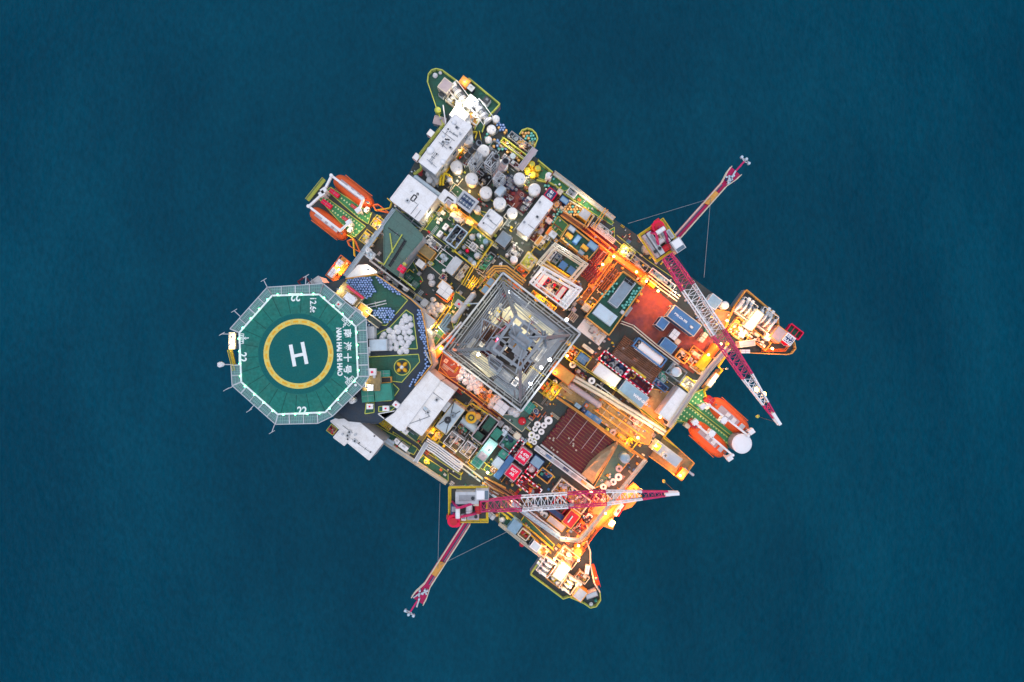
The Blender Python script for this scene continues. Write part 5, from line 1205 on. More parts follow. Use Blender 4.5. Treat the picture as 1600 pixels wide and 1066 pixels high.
skid('dark engine bay with purple cabinets left of the first duct', (460, 745), 90, 110, 0, 2.4, 'lightgrey', 'dark', 8, 54, cols=('pinkgrey', 'grey', 'paleblue', 'maroon'))
skid('small engine block with pale tubes above the first lattice tower', (540, 730), 60, 60, 0, 3.2, 'grey', 'dark', 6, 55)
skid('dark pipework between the tank lids and second tower', (680, 700), 80, 130, 0, 1.8, 'grey', 'dark', 9, 56, cols=('dark', 'bluegrey', 'steel'))
pipe_run('yellow bent pipe frame near the end of the amber walkway, left', [(260, 880), (285, 890), (280, 960)], 2, .22, 'yellow'); pipe_run('yellow bent pipe frame near the end of the amber walkway, right', [(300, 960), (310, 880), (345, 890)], 2.4, .22, 'yellow')
for i, P in enumerate((((185, 880), (225, 960)), ((215, 870), (250, 940)), ((240, 860), (262, 920)))): pipe_run('short fat pale duct %s in the trio below the long roof' % ('nearest the sea', 'in the middle', 'nearest the yellow frames')[i], P, 1.5, .45, 'lightgrey')
skid('ribbed grey coolers behind the short fat ducts', (330, 900), 60, 40, 0, 1.8, 'yellow', 'green', 5, 57)
boxy('hatch_cover', 'grey square hatch frame beside small white round cap', 'hatch', (332, 965), 34, 30, 0, .7, 'lightgrey', 'dark', det='eye')
for i, P in enumerate([[(500, 560), (560, 560), (545, 610)], [(575, 555), (590, 620)]]): rail('yellow barrier by the passage under the top corner deck, %s' % ('longer' if not i else 'shorter'), P, 0, 'yellow')
walkway('green stair landing between the inboard winch and tank lids', [(600, 480), (570, 560)], 60, .5, 'green', 'ylw2')
sheet(760, 250, 5.33)
skid('red and purple deck area with valves between the white tanks', (220, 300), 170, 150, 0, .6, 'maroon', 'reddeck', 9, 58, cols=('rust', 'maroon', 'steel', 'pinkgrey'))
skid('purple shaded machinery bay above the red deck area', (200, 190), 110, 80, 0, 1.2, 'navy', 'maroon', 8, 59, cols=('navy', 'steel', 'pinkgrey'))
skid('dark valve gallery between the right hand white tanks and the roof', (340, 350), 60, 180, 0, 1.4, 'maroon', 'dark', 10, 60, cols=('navy', 'steel', 'pinkgrey', 'cleanwhite'))
tank('round red hatch disc between the two right hand tanks', (330, 235), 20, 0, .8, 'rust', 'hatch', 'round_hatch')
# yellow machine
yr = thing('diesel_pump', 'yellow four-lobed pump on a yellow base near the upper edge', 'pump', base_of((385, 75), 2, 0), A0)
b = MB(); b.box(0, 0, 0, .3, L(100, 1), L(90, 1), 'yellow'); b.build('base', yr)
for k in range(4): t = R(45 + 90 * k); b = MB(); b.cyl(1.0 * math.cos(t), 1.0 * math.sin(t), .3, 1.8, .62, 'yellow', 14); b.cyl(1.0 * math.cos(t), 1.0 * math.sin(t), 1.8, 2.0, .4, 'ylw2', 12); b.build('cylinder_head', yr)
b = MB(); b.tube((-1.6, .5, 1), (1.6, -.3, 1), .35, 'ringorange', 12); b.build('shaft', yr)
# ================================================================ UPPER RIGHT EDGE
building('white warehouse roof left of the red lettered box', (405, 470), 112, 350, 0, 6, 'lightgrey', 'white', 4, 'warehouse', 'warehouse', seed=31)
container('magenta box with dark blue roof lettered in white on the upper deck', (535, 285), 84, 86, 0, 3.2, 'magenta', 'magenta', 'navy', ribs=False, writing=['B1', 'OE'], wsize=.75, name='cargo_box')
container('small sky blue container beside the magenta lettered box', (650, 335), 72, 46, 0, 2.4, 'navy', 'blue', 'skyblue', name='cargo_box')
boxy('deck_box', 'cream flat box behind the small sky blue container', 'box', (612, 265), 46, 44, 0, 1.4, 'cream', det='seam'); boxy('deck_box', 'small beige box between blue container and drum pen', 'box', (628, 398), 36, 24, 0, 1.2, 'cream', det='eye')
skid('rust coloured valve cluster beside the magenta lettered box', (585, 370), 50, 110, 0, 1.4, 'rust', 'maroon', 8, 61, cols=('rust', 'amber', 'cream'))
drum_field([(590, 395), (620, 390), (640, 430), (560, 540), (530, 520)], 24, 0, ['drumteal'], 'green drum in the row along the outer side of the white warehouse', 'green drums beside the white warehouse', 12, .8)
skid('purple brown pipe trench along the white warehouse', (455, 560), 60, 250, 0, 1.0, 'maroon', 'maroon', 14, 62, cols=('rust', 'pinkgrey', 'amber', 'steel'))
for i, (p, u_, v_, m, t) in enumerate((((520, 505), 50, 44, 'lightgrey', 'pale round-cornered box by the green drum row'), ((555, 620), 60, 52, 'paleblue', 'pale blue square box near the green panel'))): boxy('deck_box', t, 'box', p, u_, v_, 0, 1.6, m, det='vent')
container('orange slab box at the end of the purple pipe trench', (520, 590), 26, 70, 0, 1.5, 'orange', 'amber', 'orange', name='cargo_box')
container('peach coloured slab box beside the orange slab box', (440, 670), 40, 90, 0, 1.3, 'amber', 'cream', 'amber', name='cargo_box', ribs=False)
skid('cream valve tray below the peach slab box', (480, 660), 24, 110, 0, 1.2, 'cream', 'grey', 6, 63, cols=('cream', 'amber', 'white'))
drum_field([(640, 420), (690, 340), (745, 370), (800, 400), (780, 440), (730, 480), (680, 440)], 26, 0, ['drumteal', 'drumamber', 'drumamber'], 'COLOUR drum in the fenced pen beside the yellow pallet box', 'mixed drums in the fenced pen', 13)
rail('cream fence round the mixed drum pen', [(630, 420), (690, 335), (900, 465), (840, 560), (730, 490), (660, 430)], 0, 'cream', closed=True, t=.17)
container('grey grille box in a yellow frame inside the drum pen', (820, 452), 92, 86, 0, 2, 'ringorange', 'ringorange', 'lightgrey', name='pallet_box')
for i, (p, q) in enumerate((((575, 210), (700, 240)),)): pass
skid('small double basket with cream rim straddling the green edge walk', (715, 270), 80, 62, 0, 1.6, 'white', 'green', 3, 64)
drum_field([(450, 190), (540, 215), (530, 235), (470, 215)], 28, 0, ['drumteal'], 'green drum standing on the edge walkway by the small white disc', 'green drums by the white disc', 14)
drum_field([(550, 140), (580, 150), (575, 170), (555, 165)], 22, 0, ['drumteal'], 'green drum alone beside the small white disc', 'lone green drum', 15)
ms = thing('mast', 'thin brown mast leaning from the white disc to the deck', 'mast', base_of((490, 210), 0, 0)); b = MB(); b.bar((0, 0, .5), W((560, 100), 6) - W((490, 210), 0), .16, 'maroon'); b.build('pole', ms)
for P, t in (([(1000, 410), (890, 570)], 'long brown yellow beam crossing the outer walkway'), ([(880, 460), (820, 560)], 'shorter brown beam beside the drum pen')): pipe_run(t, P, 3, .11, 'amber', 2, .5, cat='beam', name='crane_beam')
walkway('pale edge walkway along the upper right side of the deck', [(560, 110), (700, 215), (840, 325), (1060, 495)], 26, .6, 'lightgrey', 'cream')
rail('yellow outer rail from the balcony to the white disc', [(430, 0), (560, 108)], 0, 'ylw2', t=.2)
rail('yellow barrier curving between the green edge panel and the lettered box', [(420, 165), (520, 185), (580, 215), (640, 275), (750, 350)], 0, 'ylw2')
walkway('rust floored trench walkway from the drum pen to the walkway junction', [(630, 450), (800, 570), (900, 650), (1050, 770)], 40, .8, 'rust', 'amber')
pipe_run('dark red pipes beside the amber ducts of the upper edge', [(820, 560), (960, 670), (1066, 750)], 1, .18, 'maroon', 4, .45)
pipe_run('white pipe bundle along the crane side of the upper edge', [(880, 535), (950, 590), (1066, 680)], 2, .09, 'lightgrey', 4, .3)
skid('grey machinery with cream boxes beneath the brown yellow beam', (980, 590), 130, 60, 0, 1.6, 'lightgrey', 'deck', 9, 65, cols=('cream', 'white', 'grey'))
building('dark green raised module deck with blue and orange boxes', None, 0, 0, 0, 3, 'amber', 'green', 0, 'module', 'process_module', poly=[(610, 655), (690, 535), (940, 730), (855, 835)], windows=False)
for p, u_, v_, m, l_, t in (((712, 575), 64, 44, 'bluegrey', 'lightgrey', 'grey flat box at the upper corner of the dark green module'), ((690, 628), 62, 34, 'amber', 'ringorange', 'small orange framed box, upper one on the dark green module'), ((755, 662), 44, 76, 'blue', 'skyblue', 'blue long box in the middle of the dark green module'), ((820, 728), 62, 34, 'amber', 'ringorange', 'small orange framed box, lower one on the dark green module'), ((885, 715), 86, 56, 'blue', 'skyblue', 'blue box at the outer right end of the green module'), ((790, 770), 50, 30, 'bluegrey', 'grey', 'dark grey box near the lower edge of the green module')): container(t, p, u_, v_, 3, 1.4, m, m, l_, ribs=False, name='equipment_box', cat='box')
tank('tiny orange cap at the lower corner of the green module', (835, 805), 14, 3, .7, 'amber', 'cap', 'vent_cap'); tank('tiny orange cap at the left of the green module', (640, 655), 12, 3, .7, 'amber', 'cap', 'vent_cap')
rail('amber rail round the dark green module', [(620, 650), (690, 540), (935, 730), (850, 830)], 3, 'amber', closed=True, t=.17)
def piperack(label, P, z, m='cleanwhite', t=.35, legs=True, bars=0):
    Q = [W(p, z) for p in P]; o0 = Q[0] * 1; root = thing('pipe_rack', label, 'pipe rack', (o0.x, o0.y, 0))
    for k in (0, 1):
        b = MB(); dz = z - k * .9; cen = sum(Q, Vector()) / 4
        for i in range(4): p, q = Q[i] + (cen - Q[i]) * .06 * k, Q[(i + 1) % 4] + (cen - Q[(i + 1) % 4]) * .06 * k; b.tube((p.x - o0.x, p.y - o0.y, dz), (q.x - o0.x, q.y - o0.y, dz), t * .45, m, 8); g_ = (cen - (p + q) / 2).normalized() * t * 2.4; b.tube((p.x - o0.x + g_.x, p.y - o0.y + g_.y, dz - .1), (q.x - o0.x + g_.x, q.y - o0.y + g_.y, dz - .1), t * .4, m, 8)
        for i in range(bars): f = (i + 1) / (bars + 1); p, q = Q[0] + (Q[1] - Q[0]) * f, Q[3] + (Q[2] - Q[3]) * f; b.tube((p.x - o0.x, p.y - o0.y, dz), (q.x - o0.x, q.y - o0.y, dz), t * .7, m, 8)
        b.build('ring_main', root)
    for i in range(4):
        for f in (0, .5): q = Q[i] + (Q[(i + 1) % 4] - Q[i]) * f; b = MB(); b.bar((q.x - o0.x, q.y - o0.y, 0), (q.x - o0.x, q.y - o0.y, z - .9), .14, m); b.build('leg', root)
    return root
piperack('pinkish white pipe rack frame around the blue crates', [(570, 690), (848, 868), (700, 1040), (420, 860)], 5, 'cream', .28)
container('square blue crate on dark green floor, left of the pair', (640, 878), 62, 60, 0, 2.4, 'navy', 'blue', 'blue', name='cargo_box'); container('square blue crate on dark green floor, right of the pair', (708, 922), 62, 62, 0, 2.4, 'navy', 'blue', 'blue', name='cargo_box')
skid('pale tubular gear inside the white pipe rack frame', (540, 790), 40, 90, 0, 2, 'white', 'dark', 6, 66); skid('dark blue vessels next to the square blue crates', (590, 820), 40, 80, 0, 2, 'grey', 'dark', 5, 67, cols=('bluegrey', 'navy'))
patch([(650, 770), (830, 880), (720, 990), (540, 850)], 'green', None)
walkway('yellow lit trench walkway between the white racks', [(480, 860), (740, 1035)], 48, .3, 'tandeck', 'yellow')
pipe_run('dark purple tubular bundle beside the amber path', [(930, 740), (850, 840)], 2, .16, 'maroon', 9, .45); pipe_run('grey purple tubes continuing below the green caps', [(910, 900), (830, 990)], 2, .16, 'maroon', 7, .45)
drum_field([(860, 860), (930, 900), (920, 915), (860, 880)], 26, 0, ['drumteal', 'drumteal', 'drumamber'], 'COLOUR drum between the two dark tube bundles', 'drums between the tube bundles', 16)
walkway('bright amber walkway beside the dark tube bundles', [(1050, 790), (860, 1060)], 44, .4, 'amber', 'amber', rails=True)
container('dark ribbed machine box below the cabin roof', (145, 660), 100, 110, 0, 3, 'dark', 'grey', 'bluegrey', name='ventilation_unit', cat='machine')
container('white cabin roof above the dark ribbed machine box', (50, 495), 120, 130, 0, 5, 'lightgrey', 'lightgrey', 'white', ribs=False, name='cabin', cat='cabin')
tank('white round vent top below the dark ribbed machine box', (230, 828), 32, 0, 4); 
for p, t in (((172, 790), 'left of the white round vent'), ((118, 870), 'farthest down left of the white round vent'), ((232, 712), 'above the white round vent')): tank('tiny white cap ' + t, p, 14, 0, 2.5)
skid('grey block with white chimneys on dark deck', (240, 770), 90, 100, 0, 1.6, 'grey', 'dark', 7, 68, cols=('white', 'bluegrey', 'grey'))
skid('olive green frame with a glowing floor near the drilling tower', (345, 840), 80, 110, 0, 2.4, 'cream', 'ylw2', 4, 69, cols=('ylw2', 'cream'), rim=True)
skid('rusty red valve box in olive frame next to the tower', (290, 930), 110, 70, 0, 2.4, 'amber', 'green', 4, 70, cols=('orange', 'rust'))
pipe_run('orange and cream header pipe curving over the tower top corner', [(20, 960), (70, 905), (160, 905), (310, 1020)], 6, .16, 'amber', 3, .5)
# ================================================================ UPPER CENTRE (D sheet)
sheet(600, 270, 5.92)
wr = building('large white roof with a black O mark by the left boat station', (275, 235), 335, 285, 0, 6, 'lightgrey', 'white', 5, 'deckhouse', 'deckhouse', seed=41)
r_ = [c for c in wr.children if c.name.startswith('roof')][0]
b = MB(); x0, y0 = -.6, .4
for p, q in (((-.55, -.33), (.55, -.33)), ((.55, -.33), (.55, .33)), ((.55, .33), (-.55, .33)), ((-.55, .33), (-.55, -.33))): 
    c_, s_ = math.cos(R(90)), math.sin(R(90)); b.bar((p[0] * c_ - p[1] * s_, p[0] * s_ + p[1] * c_, 6.03), (q[0] * c_ - q[1] * s_, q[0] * s_ + q[1] * c_, 6.03), .24, 'dark', .03)
b.build('marking', r_); text('n', (.1, 1.1), 6.02, .9, R(37), 'dark', r_, 'marking', .05)
pipe_run('pale blue box duct along the upper side of the O marked roof', [(295, 45), (510, 205)], 3.5, .45, 'paleblue', 1)
pipe_run('dark pipe line in the gap between the O marked roof and green roof', [(120, 320), (340, 500)], 2, .16, 'bluegrey', 4, .6)
building('white workshop roof with notch right of the O marked roof', None, 0, 0, 0, 5, 'cream', 'white', 0, 'workshop', 'workshop', poly=[(560, 155), (670, 235), (660, 290), (590, 240), (560, 285), (500, 235)], windows=False)
boxy('louvred_fan_unit', 'ribbed grey fan box beside the notched white roof', 'fan unit', (600, 260), 70, 60, 0, 5.0, 'lightgrey', 'pinkgrey')
# eight fan cooler
fr = thing('air_cooler', 'dark blue air cooler with eight pale fans in grey frame', 'air cooler', base_of((765, 265), 4.5, 0), A0); X, Y = L(155, 4.5), L(120, 4.5)
b = MB(); b.box(0, 0, 0, 4.0, X, Y, 'navy'); b.build('body', fr); b = MB()
for s in (-1, 1): b.box(0, s * Y / 2, 3.9, 4.3, X + .5, .45, 'lightgrey'); b.box(s * X / 2, 0, 3.901, 4.301, .45, Y - .5, 'lightgrey')
b.build('frame', fr)
for i in range(4):
    for j in range(2):
        x, y = (i - 1.5) * X * .22, (j - .5) * Y * .42; b = MB(); b.ring(x, y, 4.0, 4.25, .28, .36, 'bluegrey', 16); b.cyl(x, y, 4.0, 4.2, .12, 'cleanwhite', 10)
        for k in range(4): t = k * 1.57; b.bar((x, y, 4.12), (x + math.cos(t) * .28, y + math.sin(t) * .28, 4.12), .07, 'paleblue', .03)
        b.build('fan', fr)
building('white roof with a hand rail frame at the middle of the deck', (985, 455), 150, 185, 0, 5, 'cream', 'white', 4, 'cabin', 'cabin', seed=43)
building('broad green roof with yellow lines shaped like a Y', None, 0, 0, 0, 7, 'lightgrey', 'roofgreen', 0, 'deckhouse', 'deckhouse', poly=[(0, 500), (100, 345), (230, 450), (360, 580), (350, 620), (170, 830), (130, 960), (0, 860)], windows=False)
for P, t in (([(55, 565), (80, 735)], 'short left arm'), ([(165, 575), (0, 850)], 'long diagonal')): pipe_run('pale yellow pipe on the green roof, %s of the Y' % t, P, 7.35, .12, 'ylw2', legs=False)
pipe_run('dark seam of cable tray crossing the green roof lengthwise', [(195, 630), (120, 750), (50, 860)], 7.2, .12, 'dark', 2, .3, legs=False); pipe_run('dark thin cable crossing the upper part of the green roof', [(40, 510), (190, 620)], 7.2, .07, 'dark', legs=False)
boxy('generator_box', 'bright magenta cube with a yellow cap on green deck', 'box', (160, 888), 62, 62, 7, 1.6, 'magenta', det='seam', feet=False); boxy('cap_box', 'yellow green cap box touching the magenta cube', 'box', (188, 845), 34, 30, 7, 1, 'ringorange', 'ylw2', det='eye')
boxy('deck_locker', 'dark green square locker below the magenta cube', 'locker', (228, 970), 66, 56, 0, 2.4, 'teal', 'green', det='seam'); boxy('deck_locker', 'teal square locker farthest below the magenta cube', 'locker', (285, 1030), 62, 54, 0, 2.0, 'teal', 'roofgreen', det='seam')
boxy('deck_locker', 'dark green slab left of the dark green square locker', 'locker', (190, 935), 40, 30, 0, 1.6, 'green', det='eye')
sheet(470, 260, 5.33)
walkway('long pale truss bridge along the seaward edge of the green roof', [(785, 365), (520, 720), (375, 920)], 26, 6.2, 'lightgrey', 'paleblue', cat='truss bridge', name='truss_bridge', truss=True, legs=5)
pipe_run('pair of long white pipes crossing toward the green lockers', [(590, 770), (905, 1010)], 4.5, .17, 'cleanwhite', 2, .9)
pipe_run('yellow green pipe running beside the white pipe pair', [(650, 800), (700, 820), (948, 1025)], 5, .13, 'ylw2')
building('bright white roof wedge above the large blue drum cluster', None, 0, 0, 0, 8, 'cream', 'white', 0, 'deckhouse', 'deckhouse', poly=[(480, 825), (555, 820), (640, 885), (560, 900), (385, 925)], windows=False)
am = thing('life_raft_rack', 'glowing amber rack with two white boxes hung above the helideck', 'rack', base_of((305, 850), 3, 0), R(-52 + 90))
skid('glowing amber gallery hung on the hull above the helideck', (305, 850), 90, 210, 0, 1.6, 'orange', 'amber', 8, 71, cols=('amber', 'orange', 'cream'))
bpy.data.objects.remove(am)
for p, t in (((322, 805), 'upper'), ((262, 885), 'lower')): boxy('life_raft', 'white box in the glowing amber gallery, %s one' % t, 'life raft', p, 48, 78 if t == 'lower' else 52, 1, 1.4, 'cleanwhite', det='seam')
skid('cream and yellow valves between boat station and truss bridge, upper', (640, 470), 90, 100, 0, 1.6, 'ylw2', 'tandeck', 10, 72, cols=('yellow', 'cream', 'ringorange')); skid('cream and yellow valves between boat station and truss bridge, lower', (560, 600), 110, 110, 0, 1.6, 'yellow', 'deck', 10, 73, cols=('yellow', 'cream', 'ylw2', 'grey'))
skid('cluster of pale valves where the truss bridge meets the white roof', (570, 730), 80, 60, 6, 1.2, 'lightgrey', 'lightgrey', 7, 74, cols=('white', 'paleblue')); skid('row of tiny white fittings between the white pipes and rail', (720, 930), 230, 26, 2, 1, 'lightgrey', 'deck', 12, 75, cols=('white', 'grey'), rim=False)
boxy('deck_box', 'small white box at the end of the white pipe pair', 'box', (868, 1020), 44, 34, 2, 1.5, 'cleanwhite', det='eye'); boxy('deck_box', 'pale box at the corner of the dark gap by the green roof', 'box', (810, 400), 40, 26, 2, 1.4, 'lightgrey', det='vent')
sheet(600, 270, 5.92)
cs = ((545, 370, 26), (525, 430, 20), (500, 458, 18))
for i, (x, y, s) in enumerate(cs): boxy('deck_box', 'small white box %s on the green workshop floor' % ('largest of the trio', 'in the middle of the trio', 'lowest of the trio')[i], 'box', (x, y), s * 1.4, s * 1.2, 0, 1.3, 'cleanwhite', det='seam')
for p, q, t in (((568, 500), (605, 525), 'upper'), ((515, 565), (550, 600), 'lower')):
    boxy('pump_head', 'white pump head at the end of the %s striped pump' % t, 'pump', p, 40, 60, 0, 1.8, 'cleanwhite', det='vent'); pp = thing('piston_pump', 'dark banded pump barrel, %s of two beside the blue tank frame' % t, 'pump', base_of(q, 1, 0), A0); b = MB()
    for k in range(5): b.tube((-1.1 + k * .42, 0, .9), (-.85 + k * .42, 0, .9), .5, 'lightgrey' if k % 2 else 'dark', 14)
    b.tube((-1.2, 0, .9), (1.2, 0, .9), .38, 'pinkgrey', 12); b.build('barrel', pp); b = MB(); b.box(0, 0, 0, .4, 2.4, .8, 'grey'); b.build('base', pp)
basket('pale blue open tank frame with three dark openings', (668, 590), 130, 190, 0, 3.2, 'paleblue', 'navy', 'junk', seed=5, bars=1, fcols=('bluegrey', 'dark', 'lightgrey'))
skid('white wrapped manifold heap above the blue tank frame', (690, 400), 150, 60, 0, 2, 'white', 'tandeck', 14, 76, cols=('white', 'bag', 'cleanwhite'), rim=False)
skid('cream curved pipes and hoses on the amber strip', (770, 430), 150, 50, 0, 1.6, 'cream', 'amber', 12, 77, cols=('cream', 'yellow', 'amber'), rim=False)
walkway('long amber lit walkway through the middle of the upper deck', [(590, 300), (860, 500)], 44, .3, 'tandeck', 'amber')
tk = ((815, 592, 28), (875, 575, 20), (940, 635, 26), (738, 688, 20), (860, 765, 28), (798, 805, 24), (700, 740, 20), (830, 835, 24), (905, 680, 16), (770, 722, 17))
for i, (x, y, r_) in enumerate(tk): tank(('pale round vessel on green mixer deck, nearest the upper corner', 'pale round vessel on green mixer deck, second from the upper corner', 'blue round vessel at the right corner of the mixer deck', 'grey round vessel at the left edge of the mixer deck', 'large grey vessel near the lower right of the mixer deck', 'dark grey vessel at the lower middle of the mixer deck', 'small grey vessel at the lower left of the mixer deck', 'pale vessel at the bottom corner of the mixer deck', 'tiny white vessel between the cross frame and blue vessel', 'red topped vessel beside the cross frame on mixer deck')[i], (x, y), r_, 0, 2.2 + i % 3 * .5, ('lightgrey', 'paleblue', 'skyblue', 'grey', 'lightgrey', 'bluegrey', 'grey', 'paleblue', 'white', 'magenta')[i], 'vessel', 'mixing_vessel')
skid('white cross shaped frame with tan centre on the mixer deck', (825, 682), 60, 60, 0, 2.6, 'white', 'cream', 5, 78, cross=1)
rail('yellow rail round the green mixer deck', [(830, 492), (1010, 640), (845, 880), (650, 725)], 1.5, 'yellow', closed=True, t=.2)
pipe_run('thin pale pipes crossing the mixer deck', [(760, 640), (900, 740)], 1.8, .09, 'lightgrey', 3, .5, legs=False)
skid('white curved rib frames on the dark green floor', (450, 650), 160, 60, 0, 2, 'white', 'deck', 9, 79, cols=('white', 'cleanwhite', 'grey')); 
skid('green deck tray with white corner pipe', (560, 790), 130, 110, 0, 1.8, 'white', 'green', 3, 80)
container('pale grey rounded container beside the white corner pipe', (645, 860), 85, 165, 0, 3.2, 'lightgrey', 'lightgrey', 'lightgrey', ribs=False, name='cabin', cat='cabin')
boxy('deck_box', 'small white box at the corner of the pale grey container', 'box', (552, 905), 30, 26, 0, 1.6, 'cleanwhite', det='eye'); skid('cluster of pink and dark valves below the pale grey container', (545, 965), 50, 60, 0, 1.4, 'cream', 'dark', 7, 81, cols=('magenta', 'pinkgrey', 'white', 'navy'))
container('tan lit platform box left of the dark green tray', (395, 730), 150, 95, 0, 2.2, 'tandeck', 'amber', 'tandeck', ribs=False, name='stair_landing', cat='landing')
container('white cube cabin below the tan lit platform', (335, 842), 74, 62, 0, 3, 'cleanwhite', 'white', 'white', ribs=False, name='cabin', cat='cabin')
pipe_run('amber pipe elbow around the white cube cabin', [(290, 750), (385, 810), (385, 870), (350, 895)], 1.2, .14, 'amber')
bag((430, 965), 34, 0, 'greyish white wrapped mound, upper of the pair near the white cabin', 'pair of wrapped mounds'); bag((440, 1020), 34, 0, 'greyish white wrapped mound, lower of the pair near the white cabin', 'pair of wrapped mounds')
container('white slab unit at the lower end of the valve cluster', (560, 1055), 120, 90, 0, 3, 'lightgrey', 'amber', 'white', ribs=False, name='cabin', cat='cabin')
for i, P in enumerate([[(820, 880), (730, 1040)], [(840, 960), (770, 1066)], [(875, 985), (800, 1080)]]): walkway('yellow railed stair flight %s near the top left side of the tower' % ('farthest left', 'in the middle', 'nearest the tower')[i], P, 22, 2, 'deck', 'yellow', cat='stairway', name='stairway')
skid('white and tan fittings left of the yellow stair flights', (720, 920), 40, 160, 0, 1.8, 'cream', 'tandeck', 8, 82, cols=('white', 'cream', 'pinkgrey')); skid('dark gangway with a green hose between mixer deck and tower', (950, 830), 60, 200, 0, 1, 'grey', 'dark', 8, 83, cols=('teal', 'pinkgrey', 'brightgreen'))
container('pale blue long roof unit at the upper left side of the tower', (985, 1010), 60, 80, 0, 4, 'bluegrey', 'amber', 'skyblue', ribs=False, name='cabin', cat='cabin'); container('pale blue second roof unit closer to the tower corner', (935, 1080), 60, 80, 0, 4, 'bluegrey', 'amber', 'skyblue', ribs=False, name='cabin', cat='cabin')
rail('amber hand rail round the pale blue units by the tower', [(860, 1066), (1010, 890), (1066, 930)], 4, 'amber')
sheet(540, 410, 5.92)
boxy('cabin', 'white square cabin with crossed lines on its roof near lane corner', 'cabin', (918, 268), 120, 108, 0, 3.6, 'cream', 'white', det='seam')
rail('orange corner rail behind the white square cabin', [(835, 295), (940, 370), (1000, 285)], 0, 'orange', t=.2)
for i, p in enumerate([(808, 345), (795, 395), (840, 390), (880, 400), (765, 420), (805, 430), (855, 440), (900, 415), (770, 460), (835, 490), (815, 470), (880, 440)]): bag(p, 26, .2 * (i % 3), 'white bulk bag in the heap between the lane and the drum roof', 'white bags by the lane')
boxy('deck_box', 'blue grey flat box above the small white bag heap', 'box', (730, 375), 60, 70, 0, 2, 'bluegrey', 'lightgrey', det='eye'); skid('dark caged hatch with yellow rim beside the blue grey box', (675, 345), 90, 60, 0, 1.4, 'yellow', 'dark', 3, 84)
building('cream lit roof strip between drum row and lane', None, 0, 0, 0, 5, 'amber', 'white', 0, 'deckhouse', 'deckhouse', poly=[(710, 460), (740, 470), (830, 540), (775, 610), (735, 560)], windows=False)
skid('half round blue grey grating behind the double drum row', (775, 690), 60, 110, 0, 2.4, 'grey', 'bluegrey', 5, 85, cols=('bluegrey', 'grey')); patch([(860, 620), (915, 650), (810, 800), (790, 760)], 'brightgreen', 'ylw2')
pipe_run('blue steel cable tray bending beside the lane', [(970, 490), (890, 600), (940, 640)], 2, .2, 'skyblue', 3, .5)
walkway('yellow edged dark lane gangway toward the green patch', [(965, 410), (815, 620)], 30, .2, 'dark', 'yellow')
walkway('amber stair block between the drum row and brown deck', [(900, 780), (800, 900)], 60, 1.5, 'amber', 'orange', cat='stairway', name='stairway')
pipe_run('white pipe along the edge of the green strip by the tower', [(1066, 560), (940, 700), (790, 830)], 3, .2, 'cleanwhite')
patch([(900, 840), (1066, 960), (1066, 1066), (960, 1066), (870, 960)], 'reddeck', 'amber')
skid('amber pipes under the lower left corner of the tower', (950, 700), 100, 60, 0, 1.6, 'orange', 'rust', 9, 86, cols=('orange', 'rust', 'amber'))
# left of the tower
sheet(680, 410, 4.44)
pipe_run('thick white pipe running along the tower upper left wall', [(262, 228), (130, 400)], 3, .55, 'lightgrey'); pipe_run('thin white cross arm braced to the thick white pipe', [(200, 290), (300, 285)], 4, .12, 'paleblue', 1)
boxy('deck_box', 'pale cube with dark cap left of the thick white pipe', 'box', (165, 290), 56, 50, 0, 2.4, 'lightgrey', det='knob')
tank('yellow green small valve cap on the thick white pipe', (232, 295), 12, 3.4, .6, 'ylw2', 'valve', 'valve_cap')
for i, p in enumerate([(190, 765), (170, 800)]): bag(p, 26, 0, 'pinkish bag at the head of the row on the tower lower left side', 'pinkish head bags', 'bag')
for i, p in enumerate([(225, 790), (260, 800), (210, 830), (250, 835), (285, 830), (240, 870), (275, 870), (310, 850), (290, 895), (320, 880), (415, 940), (400, 960), (440, 945), (385, 995), (430, 965)]): bag(p, 25, .2 * (i % 3), 'pink lit white bag in the row along the tower lower left wall', 'pink lit bags below the tower')
boxy('cargo_box', 'pale pink square box in the bag row below the tower', 'box', (458, 1008), 90, 80, 0, 2.6, 'bag', 'bag', det='seam')
for i, p in enumerate([(530, 1035), (560, 1050)]): bag(p, 30, 0, 'greyish white bag near the bottom corner of the tower', 'greyish bags at the tower bottom corner')
sheet(640, 580, 4.845)
skid('rust floored rack between the two pink bag rows', (575, 180), 110, 70, 0, 1, 'amber', 'rust', 8, 91, cols=('rust', 'orange', 'amber'))
tank('red round drum cover near the bottom corner of tower', (852, 380), 30, 0, 1.2, 'red', 'cover', 'drum_cover')
boxy('cargo_box', 'teal green box by the bottom corner of the tower', 'box', (905, 275), 70, 80, 0, 2, 'teal', 'teal', det='seam'); skid('dark open tray with orange boxes right of the teal box', (940, 330), 50, 110, 0, 1.2, 'dark', 'dark', 7, 92, cols=('orange', 'cream', 'navy'))
CO = 'white hose coils between the pipe rack and the grey lane'
for p, r_ in (((1052, 375), 32), ((1018, 412), 24), ((968, 405), 26), ((998, 460), 24), ((950, 438), 22), ((925, 485), 28), ((965, 500), 22), ((915, 525), 22), ((945, 540), 20)): coil(p, r_, 0, 'white coil in the cluster above the brown pipe rack', CO)
